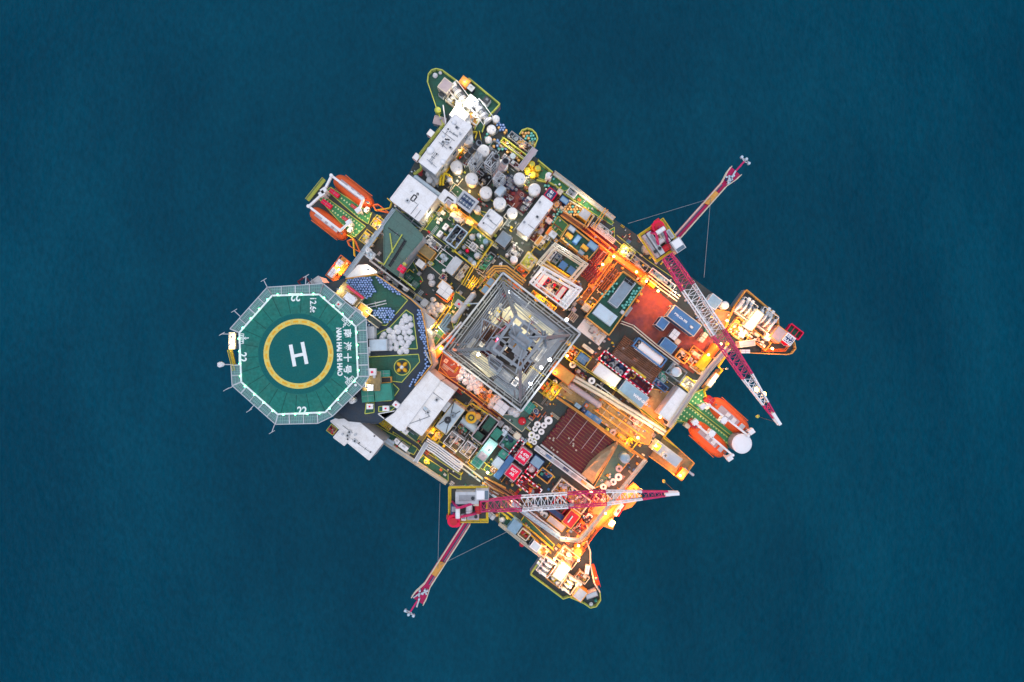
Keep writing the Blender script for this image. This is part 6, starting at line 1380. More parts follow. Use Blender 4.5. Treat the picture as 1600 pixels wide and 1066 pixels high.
# ================================================================ BIG WHITE ROOF AND BELOW
sheet(500, 560, 4.845)
building('largest white roof of the platform with one dark lengthwise seam', None, 0, 0, 0, 10, 'lightgrey', 'white', 0, 'deckhouse', 'deckhouse', poly=[(815, 90), (910, 170), (660, 510), (640, 545), (600, 545), (440, 420), (580, 395)], windows=True)
building('white roof half beside the largest white roof with thin arrow lines', None, 0, 0, 0, 9.6, 'lightgrey', 'white', 3, 'deckhouse', 'deckhouse', poly=[(915, 175), (1020, 250), (770, 585), (665, 510)], windows=False)
pipe_run('thin grey cable drawn across the second big white roof', [(780, 385), (830, 440), (680, 495)], 9.75, .06, 'grey', legs=False); boxy('roof_unit', 'pale outlined plate on the second big white roof', 'plate', (797, 380), 30, 20, 9.6, .3, 'lightgrey', 'paleblue', det='vent')
boxy('roof_unit', 'pale grey box on the inboard edge of the big white roofs', 'box', (945, 360), 60, 80, 0, 8.6, 'lightgrey', 'lightgrey', det='seam', feet=False)
container('pale grey container with black X lines and loop on its roof', (985, 455), 105, 235, 0, 6, 'grey', 'cream', 'paleblue', ribs=False, name='deck_module', cat='module')
pipe_run('black cable crossing the pale container lengthwise', [(900, 500), (1060, 400)], 6.15, .06, 'black', legs=False); pipe_run('black cable crossing the pale container sideways', [(1012, 340), (952, 570)], 6.2, .06, 'black', legs=False)
coil((965, 470), 26, 6.0, 'black looped hose left on the pale X marked container', 'black hose loop', 'dark'); coil((1005, 432), 22, 6.0, 'second smaller black loop on the pale X marked container', 'small black hose loop', 'bluegrey')
walkway('amber lit slot walkway between big roof and the X marked container', [(960, 330), (760, 620)], 40, 2, 'tandeck', 'yellow')
building('white stepped roof overhanging the sea below the helideck', None, 0, 0, 0, 7, 'lightgrey', 'white', 0, 'deckhouse', 'deckhouse', poly=[(262, 455), (480, 632), (372, 770), (205, 635), (185, 660), (102, 598), (152, 540), (80, 475), (150, 440)], windows=False)
pipe_run('thin dark roof seam on the stepped white roof', [(240, 610), (300, 655), (385, 715)], 7.1, .05, 'grey', legs=False)
for i, p in enumerate(((293, 643), (380, 712), (300, 480), (410, 590))): tank('tiny dark vent on the stepped white roof, %s' % ('middle one', 'lowest one', 'uppermost one', 'rightmost one')[i], p, 5, 7, .5, 'dark', 'vent', 'roof_vent', hatch=False)
skid('red valves under a yellow rail below the helideck corner', (90, 540), 60, 60, 0, 1.5, 'ylw2', 'deck', 8, 93, cols=('red', 'rust', 'magenta'))
walkway('pale grey curved gangway between the stepped roof and green deck', [(300, 450), (420, 560), (560, 650)], 26, 2.2, 'lightgrey', 'paleblue')
walkway('pale edge walkway along the lower left side of the deck', [(500, 635), (720, 780), (960, 940)], 24, .4, 'lightgrey', 'cream')
skid('yellow ribbed stair cage by the notch of the largest white roof', (480, 490), 130, 44, 0, 1.6, 'yellow', 'tandeck', 4, 94, cols=('grey', 'yellow'), cross=8)
for p, t, s in (((580, 630), 'upper', 42), ((645, 555), 'highest', 44), ((632, 672), 'lower', 76)): boxy('deck_unit', 'white box on the lower left green deck, %s of three' % t, 'box', p, s, 36, 0, 2, 'white', 'cleanwhite', det='vent')
walkway('dark lane gangway from the notch down to the crane corner', [(560, 540), (740, 660), (790, 720), (1060, 900)], 34, .1, 'lane', 'ylw2', rails=False)
pipe_run('white duct trio running from the corner lamp toward the crane', [(800, 640), (880, 690), (1066, 830)], 3.2, .14, 'cleanwhite', 5, .42)
walkway('white bridge end turning toward the sea by the yellow lamp', [(810, 640), (725, 780)], 30, 3.4, 'lightgrey', 'cleanwhite', legs=3)
tank('glowing yellow green pad on the small green deck', (805, 780), 24, 0, .4, 'ylw2', 'pad', 'round_pad', hatch=False)
rail('red and cream outer rail near the red sea reflections', [(720, 795), (960, 945)], 0, 'cream', t=.2)
skid('yellow piping cage beside the white duct end', (870, 580), 100, 80, 0, 2, 'yellow', 'deck', 9, 95, cols=('yellow', 'ringorange', 'cream'))
sheet(640, 580, 4.845)
# engine bays
er = thing('reel_unit', 'yellow round reel on a grey machine above the pale blue cylinder', 'reel', base_of((480, 355), 3, 0), A0); b = MB(); b.box(0, 0, 0, 1.6, L(110, 1), L(80, 1), 'grey'); b.build('base', er); b = MB(); b.cyl(-.3, -.2, 1.6, 2.6, 1.15, 'yellow', 22); b.ring(-.3, -.2, 2.6, 2.75, .35, .6, 'dark', 18); b.ring(-.3, -.2, 2.6, 2.72, .8, 1.1, 'ringorange', 20); b.build('reel', er); b = MB(); b.cyl(.6, .8, 1.6, 3.0, .55, 'amber', 14); b.build('motor', er)
pl_ = thing('cylinder_vessel', 'pale blue horizontal cylinder below the yellow reel', 'vessel', base_of((450, 410), 2.4, 0), A0); b = MB(); X = L(140, 2); b.tube((-X / 2, 0, 1.5), (X / 2, 0, 1.5), .8, 'paleblue', 18); b.dome(X / 2, 0, 1.5, .3, .8, .8, 'paleblue', 12, 4); b.build('shell', pl_); b = MB(); [b.box(s * X * .3, 0, 0, 1, .3, 1.4, 'grey') for s in (-1, 1)]; b.build('saddle', pl_)
basket('dark open tank with green water in a cream frame, two cells', (572, 440), 105, 220, 0, 3.4, 'pinkgrey', 'dark', None, seed=3, bars=0)
for p, v_, t in (((605, 400), 120, 'large upper cell'), ((520, 495), 70, 'small lower cell')): container('dark green cover in the %s of the open tank' % t, p, 70, v_, .2, 2.4, 'dark', 'dark', 'green', ribs=False, name='tank_cover', cat='cover')
skid('square bay of amber rimmed machinery above the yellow reel', (510, 300), 150, 90, 0, 2.6, 'amber', 'dark', 9, 96, cols=('dark', 'grey', 'amber', 'bluegrey')); skid('dark gear bay with yellow pipe left of the cylinder', (400, 450), 100, 80, 0, 2.2, 'grey', 'dark', 9, 97, cols=('rust', 'dark', 'amber', 'teal'))
for p, s, t in (((335, 535), (120, 110), 'larger, left'), ((443, 597), (90, 100), 'smaller, right')): skid('square cage with white diagonal bars over grey gear, %s' % t, p, s[0], s[1], 0, 3.4, 'cleanwhite', 'dark', 8, 98 + s[0], cols=('grey', 'pinkgrey', 'bluegrey'), cross=1)
container('mint green long container with dark fitted middle', (565, 625), 80, 240, 0, 2.8, 'teal', 'mint', 'mint', ribs=False, name='cargo_container')
boxy('access_plate', 'dark pipe fittings plate on the mint container', 'plate', (553, 645), 60, 55, 2.8, .25, 'dark', 'pinkgrey'); boxy('access_plate', 'dark green divided hatch at the lower end of the mint container', 'hatch', (512, 690), 66, 60, 2.8, .15, 'teal', 'teal', det='seam')
container('teal cube box right of the water tank', (658, 478), 62, 80, 0, 2.4, 'teal', 'teal', 'teal', name='cargo_box'); boxy('cargo_box', 'pale blue small box beside the teal cube', 'box', (712, 465), 44, 44, 0, 2, 'skyblue', 'paleblue', det='seam'); coil((727, 437), 25, 0, 'white coil on its own beside the pale blue small box', 'single white coil')
boxy('deck_box', 'grey mesh crate behind the teal cube', 'crate', (688, 400), 40, 44, 0, 1.6, 'pinkgrey', 'grey'); boxy('deck_box', 'beige box at the upper end of the teal scrap basket', 'box', (815, 492), 52, 46, 0, 2, 'cream', 'cream', det='eye')
basket('teal basket heaped with tangled scrap', (748, 545), 105, 110, 0, 1.6, 'bluegrey', 'teal', 'junk', seed=9, fcols=('bluegrey', 'teal', 'steel', 'navy'))
boxy('cargo_box', 'mint small box with a pink mark below the scrap basket', 'box', (708, 632), 62, 56, 0, 2.2, 'mint', 'teal', det='vent'); container('pale white blue box at the lower end of the scrap row', (668, 695), 66, 74, 0, 2.6, 'paleblue', 'paleblue', 'paleblue', ribs=False, name='cargo_box')
container('long navy blue narrow container beside the pale box row', (715, 730), 48, 200, 0, 2.4, 'navy', 'blue', 'blue', name='cargo_container')
basket('narrow magenta edged basket with dark pipes above the navy container', (800, 600), 48, 180, 0, 1.8, 'magenta', 'dark', 'junk', seed=10, dashed=True, fcols=('dark', 'maroon', 'grey'))
container('crimson square container with white letters, upper one', (860, 645), 98, 112, 0, 3.0, 'magenta', 'pinkgrey', 'magenta', ribs=False, writing=['6 470', 'EMR'], wsize=.8); container('crimson square container with white letters, lower one', (783, 768), 98, 104, 0, 3.0, 'magenta', 'pinkgrey', 'magenta', ribs=False, writing=['EOT', 'AR'], wsize=.75)
for p, m, t in (((852, 515), 'paleblue', 'left of the pair'), ((877, 530), 'skyblue', 'right of the pair')): boxy('crate', 'small pale blue crate above the crimson container, %s' % t, 'crate', p, 24, 24, 0, 1.2, m, det='seam')
for i, p in enumerate(((892, 548), (905, 558), (920, 572))): tank('small yellow canister %s in the trio above the crimson container' % ('leftmost', 'in the middle', 'rightmost')[i], p, 11, 0, 1.2, 'yellow', 'canister', 'canister', hatch=False)
container('blue scuffed container with pale patches right of the crimson one', (965, 690), 90, 80, 0, 2.4, 'blue', 'navy', 'skyblue', name='cargo_container'); basket('crimson dashed basket holding a white bag', (925, 755), 78, 80, 0, 1.6, 'magenta', 'maroon', None, dashed=True); bag((925, 745), 30, .2, 'white bag sitting in the crimson dashed basket', 'bag in basket')
basket('teal edged basket with tangled blue gear by the pipe rack', (1025, 790), 110, 80, 0, 1.8, 'amber', 'navy', 'junk', seed=12, fcols=('blue', 'teal', 'steel', 'red'))
basket('large crimson dashed basket loaded with red hoses above the boom', (905, 875), 190, 82, 0, 1.8, 'red', 'maroon', 'junk', seed=13, dashed=True, fcols=('red', 'maroon', 'steel', 'orange'))
walkway('dark stairway edged in amber beside the crane corner', [(560, 820), (620, 850), (720, 900)], 44, 1.2, 'dark', 'amber', cat='stairway', name='stairway')
pipe_run('red and silver pipes under the crane boom root', [(580, 850), (760, 960), (1000, 1150)], 1.4, .2, 'rust', 4, .6); skid('pale lattice gear under the boom root of the lower crane', (610, 900), 140, 50, 0, 1.4, 'lightgrey', 'dark', 8, 101, cols=('lightgrey', 'paleblue'))
walkway('long orange edged gangway beside the white ducts to the crane', [(140, 530), (320, 650), (545, 820)], 30, .2, 'lane', 'paleblue')
rail('amber guard rail round the tall engine cages', [(205, 420), (340, 210), (430, 270)], 2, 'yellow'); rail('yellow guard rail on the inboard side of the engine cages', [(430, 265), (470, 245), (600, 330)], 2.6, 'yellow')
walkway('long rust coloured walkway between big roof and tower', [(215, 10), (440, 160), (700, 360)], 26, .2, 'maroon', 'amber')
skid('small control desk cluster at the foot of the blue container', (640, 745), 40, 44, 0, 1.4, 'rust', 'rust', 5, 102, cols=('cream', 'pinkgrey', 'rust'))
tank('small brown barrel alone on the dark lane', (735, 850), 11, 0, 1, 'rust', 'barrel', 'barrel', hatch=False)
# ================================================================ PIPE DECK, LOWER RIGHT (N sheet)
sheet(800, 600, 3.553)
def pipedeck():
    P = [W(p, 1.6) for p in ((320, 130), (590, 320), (400, 515), (160, 345))]; o0 = sum(P, Vector()) / 4; root = thing('pipe_bin', 'large brown drill pipe rack with rows of parallel pipes', 'pipe rack', (o0.x, o0.y, 0), A0); ca, sa = math.cos(-A0), math.sin(-A0)
    Q = [((p.x - o0.x) * ca - (p.y - o0.y) * sa, (p.x - o0.x) * sa + (p.y - o0.y) * ca) for p in P]
    X = (max(q[0] for q in Q) - min(q[0] for q in Q)) * .96; Y = (max(q[1] for q in Q) - min(q[1] for q in Q)) * .94
    b = MB(); b.box(0, 0, 0, .3, X, Y, 'dark'); b.build('floor', root); n = 44
    for i in range(n):
        y = ((i + .5) / n - .5) * Y; b = MB(); q = random.Random(i); e = X / 2 - (0 if i > 16 else 0)
        for k in range(2): 
            x0, x1 = -X / 2 + q.uniform(0, .5), X / 2 - q.uniform(.1, .8); b.tube((x0, y, .5 + k * .35), (x1, y, .5 + k * .35), .13, 'maroon' if i % 3 else 'rust', 6); b.tube((x0, y, .5 + k * .35), (x0 + .4, y, .5 + k * .35), .17, 'rust' if i % 4 == 0 else 'maroon', 6)
        b.build('drill_pipe', root)
    for x in (-.34, -.1, .12, .3): b = MB(); b.bar((x * X, -Y * .1 + x * 3, 1.1), (x * X, Y / 2, 1.1), .09, 'pinkgrey'); b.build('dunnage_strap', root)
    for y in (-.5, .5): b = MB(); b.bar((-X / 2, y * Y * 1.02, 1.2), (X / 2, y * Y * 1.02, 1.2), .3, 'amber' if y > 0 else 'lightgrey'); b.build('edge_beam', root)
pipedeck()
q_ = random.Random(77)
for i in range(12): boxy('pipe_clamp', 'small cream clamp lying on the brown drill pipes', 'clamp', (q_.choice((215, 240, 320, 350)) + q_.uniform(-16, 22), (290 if i % 2 else 310) + (i // 3) * 26 + q_.uniform(-14, 14)), 8, 8, 1.2, .4, 'cream', group='cream clamps on the drill pipes', det='seam', feet=False)
tarp = thing('tarpaulin', 'crumpled tan tarpaulin over the lower right end of the pipe rack', 'tarpaulin', (0, 0, 0)); b = MB(); P = [(590, 315), (585, 350), (450, 560), (385, 500), (430, 430), (500, 370)]; C_ = sum((W(p, 2) for p in P), Vector()) / 6; vs = [tuple(W(p, 1.2) + Vector((0, 0, q_.uniform(-.4, .3)))) for p in P]
mid = [tuple((W(p, 2) * .55 + C_ * .45) + Vector((0, 0, q_.uniform(-.1, .7)))) for p in P]; b.add(vs + mid + [tuple(C_ + Vector((0, 0, .3)))], [(i, (i + 1) % 6, 6 + (i + 1) % 6, 6 + i) for i in range(6)] + [(6 + i, 6 + (i + 1) % 6, 12) for i in range(6)], 'tarp'); b.build('sheet', tarp)
walkway('long cream catwalk strip along the lower edge of the pipe rack', [(130, 350), (450, 585)], 26, 1.4, 'lightgrey', 'cleanwhite'); 
for i, (x, y) in enumerate(((170, 380), (205, 405), (250, 438), (300, 475), (345, 508), (400, 548))): boxy('tool_box', ('white', 'blue', 'pink', 'navy', 'grey', 'peach')[i] + ' tool tray on the cream catwalk strip', 'tray', (x, y), 34, 12, 1.5, .5, ('white', 'blue', 'pinkgrey', 'navy', 'grey', 'amber')[i], det='seam')
for i, (p, r_, m, t) in enumerate((((365, 122), 22, 'skyblue', 'pale blue square at the upper end of the amber pipe lane'), ((400, 150), 18, 'navy', 'dark blue small box beside the pale blue square'), ((430, 172), 30, 'blue', 'blue scuffed box between pipe rack and lane, upper'), ((470, 200), 34, 'blue', 'blue scuffed box between pipe rack and lane, lower'))): boxy('cargo_box', t, 'box', p, r_ * 1.6, r_, 0, 2, m, 'skyblue' if i == 0 else m, det='vent')
walkway('long amber beam walkway beside the brown pipe rack', [(250, 75), (400, 175), (600, 320), (740, 420)], 10, 2.2, 'amber', 'amber')
cwk = pipe_run('huge rusty tubular riser lying along the amber lane', [(330, 10), (480, 115)], 1.4, .62, 'pinkgrey', 1); pipe_run('long pair of tan pipes on the amber lane beyond the riser', [(480, 115), (740, 300)], .9, .14, 'amber', 3, 1.3)
cable = pipe_run('long white pipe bundle with cream walkway toward the small crane pad', [(350, -30), (520, 70), (690, 170), (845, 270)], 2.4, .30, 'cream', 2, .66)
coil((560, 270), 20, 0, 'purple coil on the amber walkway beside pipe rack', 'purple coil', 'pinkgrey'); skid('amber lumpy gear on the walkway beside the pipe rack', (600, 305), 70, 40, 0, 1.8, 'amber', 'tandeck', 7, 111, cols=('amber', 'cream', 'ringorange')); skid('black and yellow caged winch at the corner of the pipe rack', (658, 335), 50, 60, 0, 2.2, 'yellow', 'dark', 6, 112, cols=('yellow', 'dark'))
tank('pale blue ball vessel beside the black and yellow winch', (630, 415), 28, 0, 3, 'skyblue', 'vessel', 'ball_vessel'); coil((595, 470), 20, 0, 'rusty grey coil below the pale blue ball vessel', 'rusty coil', 'pinkgrey')
CO2 = 'white coils by the lower right lane'
for p, r_, t in (((592, 518), 22, 'white coil with dark centre next to the right beam'), ((562, 545), 20, 'white coil next to the peach box by the right beam'), ((508, 572), 19, 'white coil just above the lower crane boom'), ((433, 737), 18, 'white coil alone in the dark corner below the boom')): coil(p, r_, 0, t, None)
boxy('deck_box', 'peach small box between the white coils', 'box', (535, 555), 30, 26, 0, 1.6, 'pinkgrey', det='eye')
for i, (p, r_) in enumerate((((125, 690), 20), ((152, 705), 22), ((180, 732), 22), ((208, 750), 20), ((140, 720), 16))): coil(p, r_, 0, 'white round coil in the row just under the lower crane boom', 'white coils under the boom')
basket('peach coloured long basket crossing under the lower crane boom', (330, 625), 210, 95, 0, 1.6, 'cream', 'amber', 'junk', seed=21, fcols=('amber', 'cream', 'pinkgrey')); basket('small white edged basket under the boom beside the peach basket', (270, 670), 80, 90, 0, 1.6, 'red', 'maroon', 'junk', seed=22, fcols=('rust', 'orange', 'cream'))
container('orange red square container with a dark central bar and pale rim', (328, 752), 66, 88, 0, 3, 'red', 'amber', 'red', ribs=False, name='cargo_container'); boxy('lifting_bar', 'white vertical bar on the orange red square container', 'bar', (324, 752), 6, 44, 3, .3, 'cleanwhite', ang=-37, det='seam')
container('narrow dark maroon container left of the orange red one', (240, 715), 120, 34, 0, 2.0, 'navy', 'maroon', 'navy', name='cargo_container'); container('tan low container along the lower left inner rail', (245, 775), 110, 40, 0, 1.6, 'rust', 'amber', 'pinkgrey', name='cargo_container')
skid('dark scrap corner with small parts right of the orange red container', (400, 775), 40, 130, 0, 1.2, 'maroon', 'dark', 14, 113, cols=('white', 'dark', 'maroon', 'orange')); skid('red machinery with hoses under the boom middle', (440, 640), 80, 90, 0, 1.4, 'maroon', 'maroon', 10, 114, cols=('orange', 'rust', 'pinkgrey'))
skid('row of white and peach fittings under the boom right of the basket', (500, 625), 60, 40, 0, 1.6, 'cream', 'rust', 6, 115, cols=('cream', 'white', 'amber'))
walkway('bright white beam walkway along the lower right edge of the deck', [(740, 420), (600, 590), (475, 750), (375, 865), (265, 855)], 14, 4, 'cleanwhite', 'cream', truss=True, legs=4)
walkway('white beam walkway along the lower left edge of the cargo deck', [(265, 850), (130, 755), (0, 660)], 16, 3.4, 'cleanwhite', 'paleblue', truss=True, legs=3)
walkway('rust and silver pipe walkway just inboard of the lower left beam', [(262, 835), (130, 735), (0, 640)], 14, 1.6, 'rust', 'cleanwhite')
walkway('glowing amber outer walkway on the lower right edge', [(690, 560), (560, 700), (460, 790), (385, 890)], 46, .2, 'amber', 'orange')
walkway('ribbed amber stairway descending to the bottom corner deck', [(455, 800), (385, 895)], 26, .8, 'amber', 'dark', cat='stairway', name='stairway', truss=True)
hullpart('side_balcony', [(600, 560), (720, 620), (665, 685), (540, 730), (575, 770), (560, 810), (500, 790), (470, 770)], -.3, 1, 'amber', 'amber')
for p, s, t in (((600, 690), (18, 52), 'long white canister on the glowing right balcony, upper'), ((585, 715), (18, 40), 'long white canister on the glowing right balcony, lower'), ((556, 775), (26, 34), 'white canister at the outermost glowing corner')): boxy('life_raft', t, 'life raft', p, s[0], s[1], 0, 1.5, 'cleanwhite', det='seam')
rail('red rail outside the white canisters of the right balcony', [(630, 670), (590, 735)], 0, 'red', t=.2)
# right side crane pad
container('white equipment deckhouse with round hatch on the right side platform', (862, 390), 170, 62, 0, 3, 'cream', 'cream', 'lightgrey', ribs=False, name='deckhouse', cat='deckhouse'); coil((853, 398), 20, 3, 'pale round hatch ring on the right side platform deckhouse', 'round hatch ring', 'lightgrey'); boxy('roof_unit', 'glowing yellow box at the inboard end of the side deckhouse', 'box', (810, 352), 26, 40, 3, .6, 'yellow', det='vent')
boxy('cabinet', 'orange lit cabinet at the outer end of the side platform', 'cabinet', (948, 500), 40, 60, 0, 1.6, 'orange', 'amber', det='vent'); rail('yellow rail round the right side platform', [(850, 292), (1012, 440), (940, 538), (870, 480), (765, 405)], -.2, 'amber', t=.16)
pipe_run('short white spout poking over the sea from the side platform', [(960, 470), (1005, 505)], 0, .25, 'lightgrey')
# bottom left edge containers
sheet(780, 740, 4.845)
container('sky blue container on the lower left deck edge', (118, 405), 78, 92, 0, 2.6, 'blue', 'skyblue', 'skyblue', ribs=True, name='cargo_container'); basket('tan basket with red bits beside the sky blue container', (190, 462), 82, 66, 0, 1.8, 'cream', 'amber', 'junk', seed=31, fcols=('red', 'amber', 'cream'))
container('white and blue striped box outboard of the bottom corner', (275, 552), 72, 62, 0, 2.2, 'navy', 'cleanwhite', 'paleblue', name='cargo_box'); skid('cream curved hose bin beside the striped box', (335, 590), 60, 60, 0, 1.4, 'cream', 'tandeck', 4, 121, cols=('cream', 'amber'))
walkway('pale outer edge walkway below the sky blue container', [(0, 375), (165, 505), (330, 628)], 16, .4, 'lightgrey', 'cream'); walkway('amber lane along the lower left edge toward the bottom corner', [(0, 255), (250, 450), (400, 580)], 30, .2, 'lane', 'yellow')
tank('red buoy hanging outside the lower left edge', (172, 538), 20, -3, 2, 'red', 'buoy', 'buoy', hatch=False)
skid('glowing gear at the junction of walkways above the bottom corner', (600, 590), 70, 70, 0, 1.6, 'orange', 'amber', 8, 122, cols=('amber', 'orange', 'cream')); tank('amber glowing round tank lid above the bottom corner', (600, 600), 34, 0, 1.6, 'amber', 'tank lid', 'round_cover')
sheet(620, 720, 4.07)
bag((668, 378), 18, 0, 'greyish white bundle on the green edge deck below the boom', 'greyish bundle'); tank('small orange cap beside the greyish bundle below the boom', (635, 348), 11, 0, .8, 'amber', 'cap', 'vent_cap', hatch=False)
skid('pale lattice steps outboard of the lower crane platform', (590, 340), 80, 30, 0, 1, 'lightgrey', 'dark', 4, 123, cols=('lightgrey',))
# ================================================================ RIGHT CENTRE (I sheet)
sheet(880, 360, 5.92)
building('dark green roofed module with a grey hatch box and green drums', None, 0, 0, 0, 4, 'amber', 'green', 0, 'module', 'cargo_module', poly=[(555, 380), (745, 520), (425, 970), (210, 800)], windows=False)
container('grey steel hatch box with black ends on the dark green module', (545, 575), 105, 290, 4, 1.6, 'bluegrey', 'lightgrey', 'bluegrey', ribs=False, name='hatch_box', cat='hatch'); container('pale blue slab with white dots near the lower end of module', (388, 782), 205, 115, 4, 1.4, 'skyblue', 'paleblue', 'paleblue', ribs=False, name='hatch_slab', cat='hatch')
for i in range(4): boxy('hatch_lock', 'white square lock in the row of four on the pale blue slab', 'lock', (455 - i * 14, 800 + i * 18), 14, 12, 5.4, .1, 'cleanwhite', det='seam', feet=False, group='four white locks')
boxy('black_opening', 'black opening panel at the upper end of the grey hatch box', 'panel', (612, 470), 90, 50, 5.6, .12, 'black', 'black', det='seam', feet=False)
drum_field([(725, 510), (750, 530), (570, 745), (535, 710), (620, 600), (670, 540)], 30, 4, ['drumteal'], 'green drum in the double row on the outer side of dark green module', 'green drums on the outer module side', 17)
drum_field([(470, 470), (520, 500), (430, 600), (380, 620), (350, 600), (400, 540)], 27, 4, ['drumteal'], 'green drum in the sparse row on the inboard side of dark green module', 'green drums on the inboard module side', 18, .55)
drum_field([(520, 375), (550, 385), (470, 500), (440, 490)], 27, 0, ['drumamber'], 'orange drum in the row at the upper edge of dark green module', 'orange drums by the module edge', 19)
boxy('deck_box', 'small pale box at the end of the green drum rows', 'box', (550, 758), 40, 34, 4, .9, 'lightgrey', det='eye'); boxy('deck_box', 'pale blue strip box outside the green drum rows', 'box', (605, 752), 26, 100, 0, 1.6, 'skyblue', 'skyblue', det='seam')
rail('amber rail round the dark green roofed module', [(555, 380), (745, 520), (425, 970), (210, 800)], 4, 'amber', closed=True, t=.2)
skid('dirty white flat tray with cables below the dark green module', (275, 930), 260, 150, 0, .5, 'cream', 'bag', 4, 131, cols=('grey', 'cream'), rim=False); 
boxy('cargo_box', 'beige crate beside the left corner of dark green module', 'crate', (215, 715), 70, 64, 0, 2.4, 'cream', 'cream', det='seam'); skid('cream frame with four slots by the tower right corner', (90, 800), 70, 70, 0, 1.6, 'cream', 'maroon', 3, 132, cross=3, cols=('maroon',)); boxy('cargo_box', 'small brown pink box above the four slot frame', 'box', (100, 735), 44, 36, 0, 1.8, 'pinkgrey', det='eye')
walkway('long rust walkway along the inboard side of the green module', [(440, 300), (150, 680)], 60, .2, 'rust', 'amber'); pipe_run('rusty pipe group leaning along the rust walkway', [(470, 350), (330, 530)], 1, .11, 'rust', 7, .45)
walkway('bright orange walkway junction at the upper end of green module', [(330, 130), (450, 220), (700, 400), (740, 440)], 56, .3, 'amber', 'orange'); container('glowing yellow cube beside the orange deck corner', (825, 498), 66, 50, 0, 2, 'yellow', 'ringorange', 'yellow', ribs=False, name='equipment_box', cat='box')
container('glowing amber slab at the corner of the orange walkway', (755, 455), 60, 90, 0, 1.8, 'amber', 'orange', 'amber', ribs=False, name='equipment_box', cat='box')
skid('dark generator bay with green lit gear near the upper crane', (590, 200), 140, 90, 0, 1.8, 'ylw2', 'dark', 10, 133, cols=('white', 'ylw2', 'steel')); skid('long grey machine frame beside the upper crane lane', (690, 290), 220, 60, 0, 2, 'grey', 'dark', 10, 134, cols=('steel', 'dark', 'bluegrey'))
skid('white edged rack of grey and teal cylinders beside the crane boom', (920, 450), 270, 50, 0, 1.8, 'cleanwhite', 'dark', 14, 135, cols=('lightgrey', 'mint', 'bluegrey', 'paleblue')); 
pipe_run('pink white pipe pair running under the upper crane boom', [(790, 420), (930, 530), (1066, 630)], 2, .12, 'cream', 3, .6)
container('small pale blue topped container on the red deck, left one', (920, 862), 92, 100, 0, 3, 'navy', 'lightgrey', 'blue', name='cargo_container'); 
boxy('crate', 'pinkish grey banded crate on the red deck', 'crate', (1030, 965), 70, 90, 0, 2.2, 'pinkgrey', 'bag', det='seam')
walkway('dark lane gangway along the crane side of the deck', [(480, 60), (760, 290), (1066, 500)], 44, .1, 'lane', 'ylw2', rails=False)
walkway('white and red pipe bridge bordering the red deck inboard', [(530, 850), (640, 890), (850, 1066), (1066, 1230)], 22, 3, 'maroon', 'cream', legs=3)
for i, p in enumerate(((720, 590), (690, 655))): tank('amber round cap at the edge of the red deck, %s' % ('upper', 'lower')[i], p, 16, 0, 1.4, 'amber', 'cap', 'vent_cap')
# ================================================================ K/L sheets
sheet(1000, 440, 4.1)
container('long blue container with white edges and white lettering on the orange deck', (285, 252), 218, 92, 0, 3, 'blue', 'cream', 'blue', ribs=False, writing=['BTK-OA 773'], wsize=.55, wdx=-.14)
boxy('lifting_sling', 'pale hooked sling lying on the long blue container', 'sling', (330, 292), 24, 14, 3, .25, 'bag', det='eye', feet=False)
container('blue square container below the banded crate on the orange deck', (182, 412), 98, 68, 0, 2.8, 'navy', 'skyblue', 'blue', name='cargo_container'); container('blue and white flat box by the upper deck edge under the boom', (475, 130), 78, 78, 0, 2.6, 'paleblue', 'paleblue', 'skyblue', ribs=True, name='cargo_box'); tank('pinkish white round tank lid near the right corner deck', (546, 152), 26, 0, 2, 'bag', 'tank lid', 'round_cover')
for p, s, t in (((418, 345), 30, 'upper right'), ((398, 372), 30, 'lower left')): boxy('cargo_box', 'cream white cube near the green rag, %s of two' % t, 'box', p, s, s, 0, 2, 'cream', det='seam')
bag((430, 318), 20, 0, 'green crumpled rag heap beside the long blue container', 'green rag heap', 'teal', 'rag_heap', 'rag heap')
basket('square basket with black and white parts on the orange deck', (275, 478), 80, 70, 0, 1.6, 'amber', 'dark', 'junk', seed=41, fcols=('dark', 'paleblue', 'cream')); hv = thing('gas_cylinder', 'orange horizontal cylinder with a glowing yellow end', 'cylinder', base_of((440, 485), 2.2, 0), R(53)); b = MB(); b.tube((-2.7, 0, 1.2), (.2, 0, 1.2), .95, 'yellow', 18); b.build('shell', hv); b = MB(); b.tube((.2, 0, 1.2), (2.7, 0, 1.2), .95, 'orange', 18); b.dome(2.7, 0, 1.2, .3, .9, .9, 'orange', 12, 3); b.build('cap', hv); b = MB(); [b.box(x, 0, 0, .8, .3, 1.6, 'grey') for x in (-1.6, 1.6)]; b.build('saddle', hv)
skid('amber tangle of hoses and valves left of the orange cylinder', (360, 490), 120, 110, 0, 1.2, 'amber', 'rust', 16, 141, cols=('amber', 'cream', 'orange', 'rust')); skid('peach coloured fittings scattered by the white cargo bridge', (380, 560), 110, 50, 0, 1.2, 'cream', 'rust', 10, 142, cols=('cream', 'amber', 'ylw2'))
boxy('cargo_box', 'small peach box between crate and blue square container', 'box', (242, 385), 34, 34, 0, 1.4, 'amber', 'cream', det='eye')
walkway('pink white beam walkway bordering the right edge of the deck', [(560, 425), (440, 560), (320, 720), (180, 930)], 26, 4, 'pinkgrey', 'cream', legs=4)
rail('yellow rail with a notch outside the right beam walkway', [(560, 470), (505, 545), (530, 570), (415, 700), (430, 760)], -.2, 'yellow', t=.15)
container('white block canister outside the right beam, upper', (484, 612), 26, 46, -.5, 1.6, 'cleanwhite', 'cream', 'cleanwhite', ribs=False, name='life_raft_box', cat='life raft'); container('white block canister outside the right beam, lower', (455, 652), 30, 50, -.5, 1.6, 'cleanwhite', 'cream', 'cleanwhite', ribs=False, name='life_raft_box', cat='life raft')
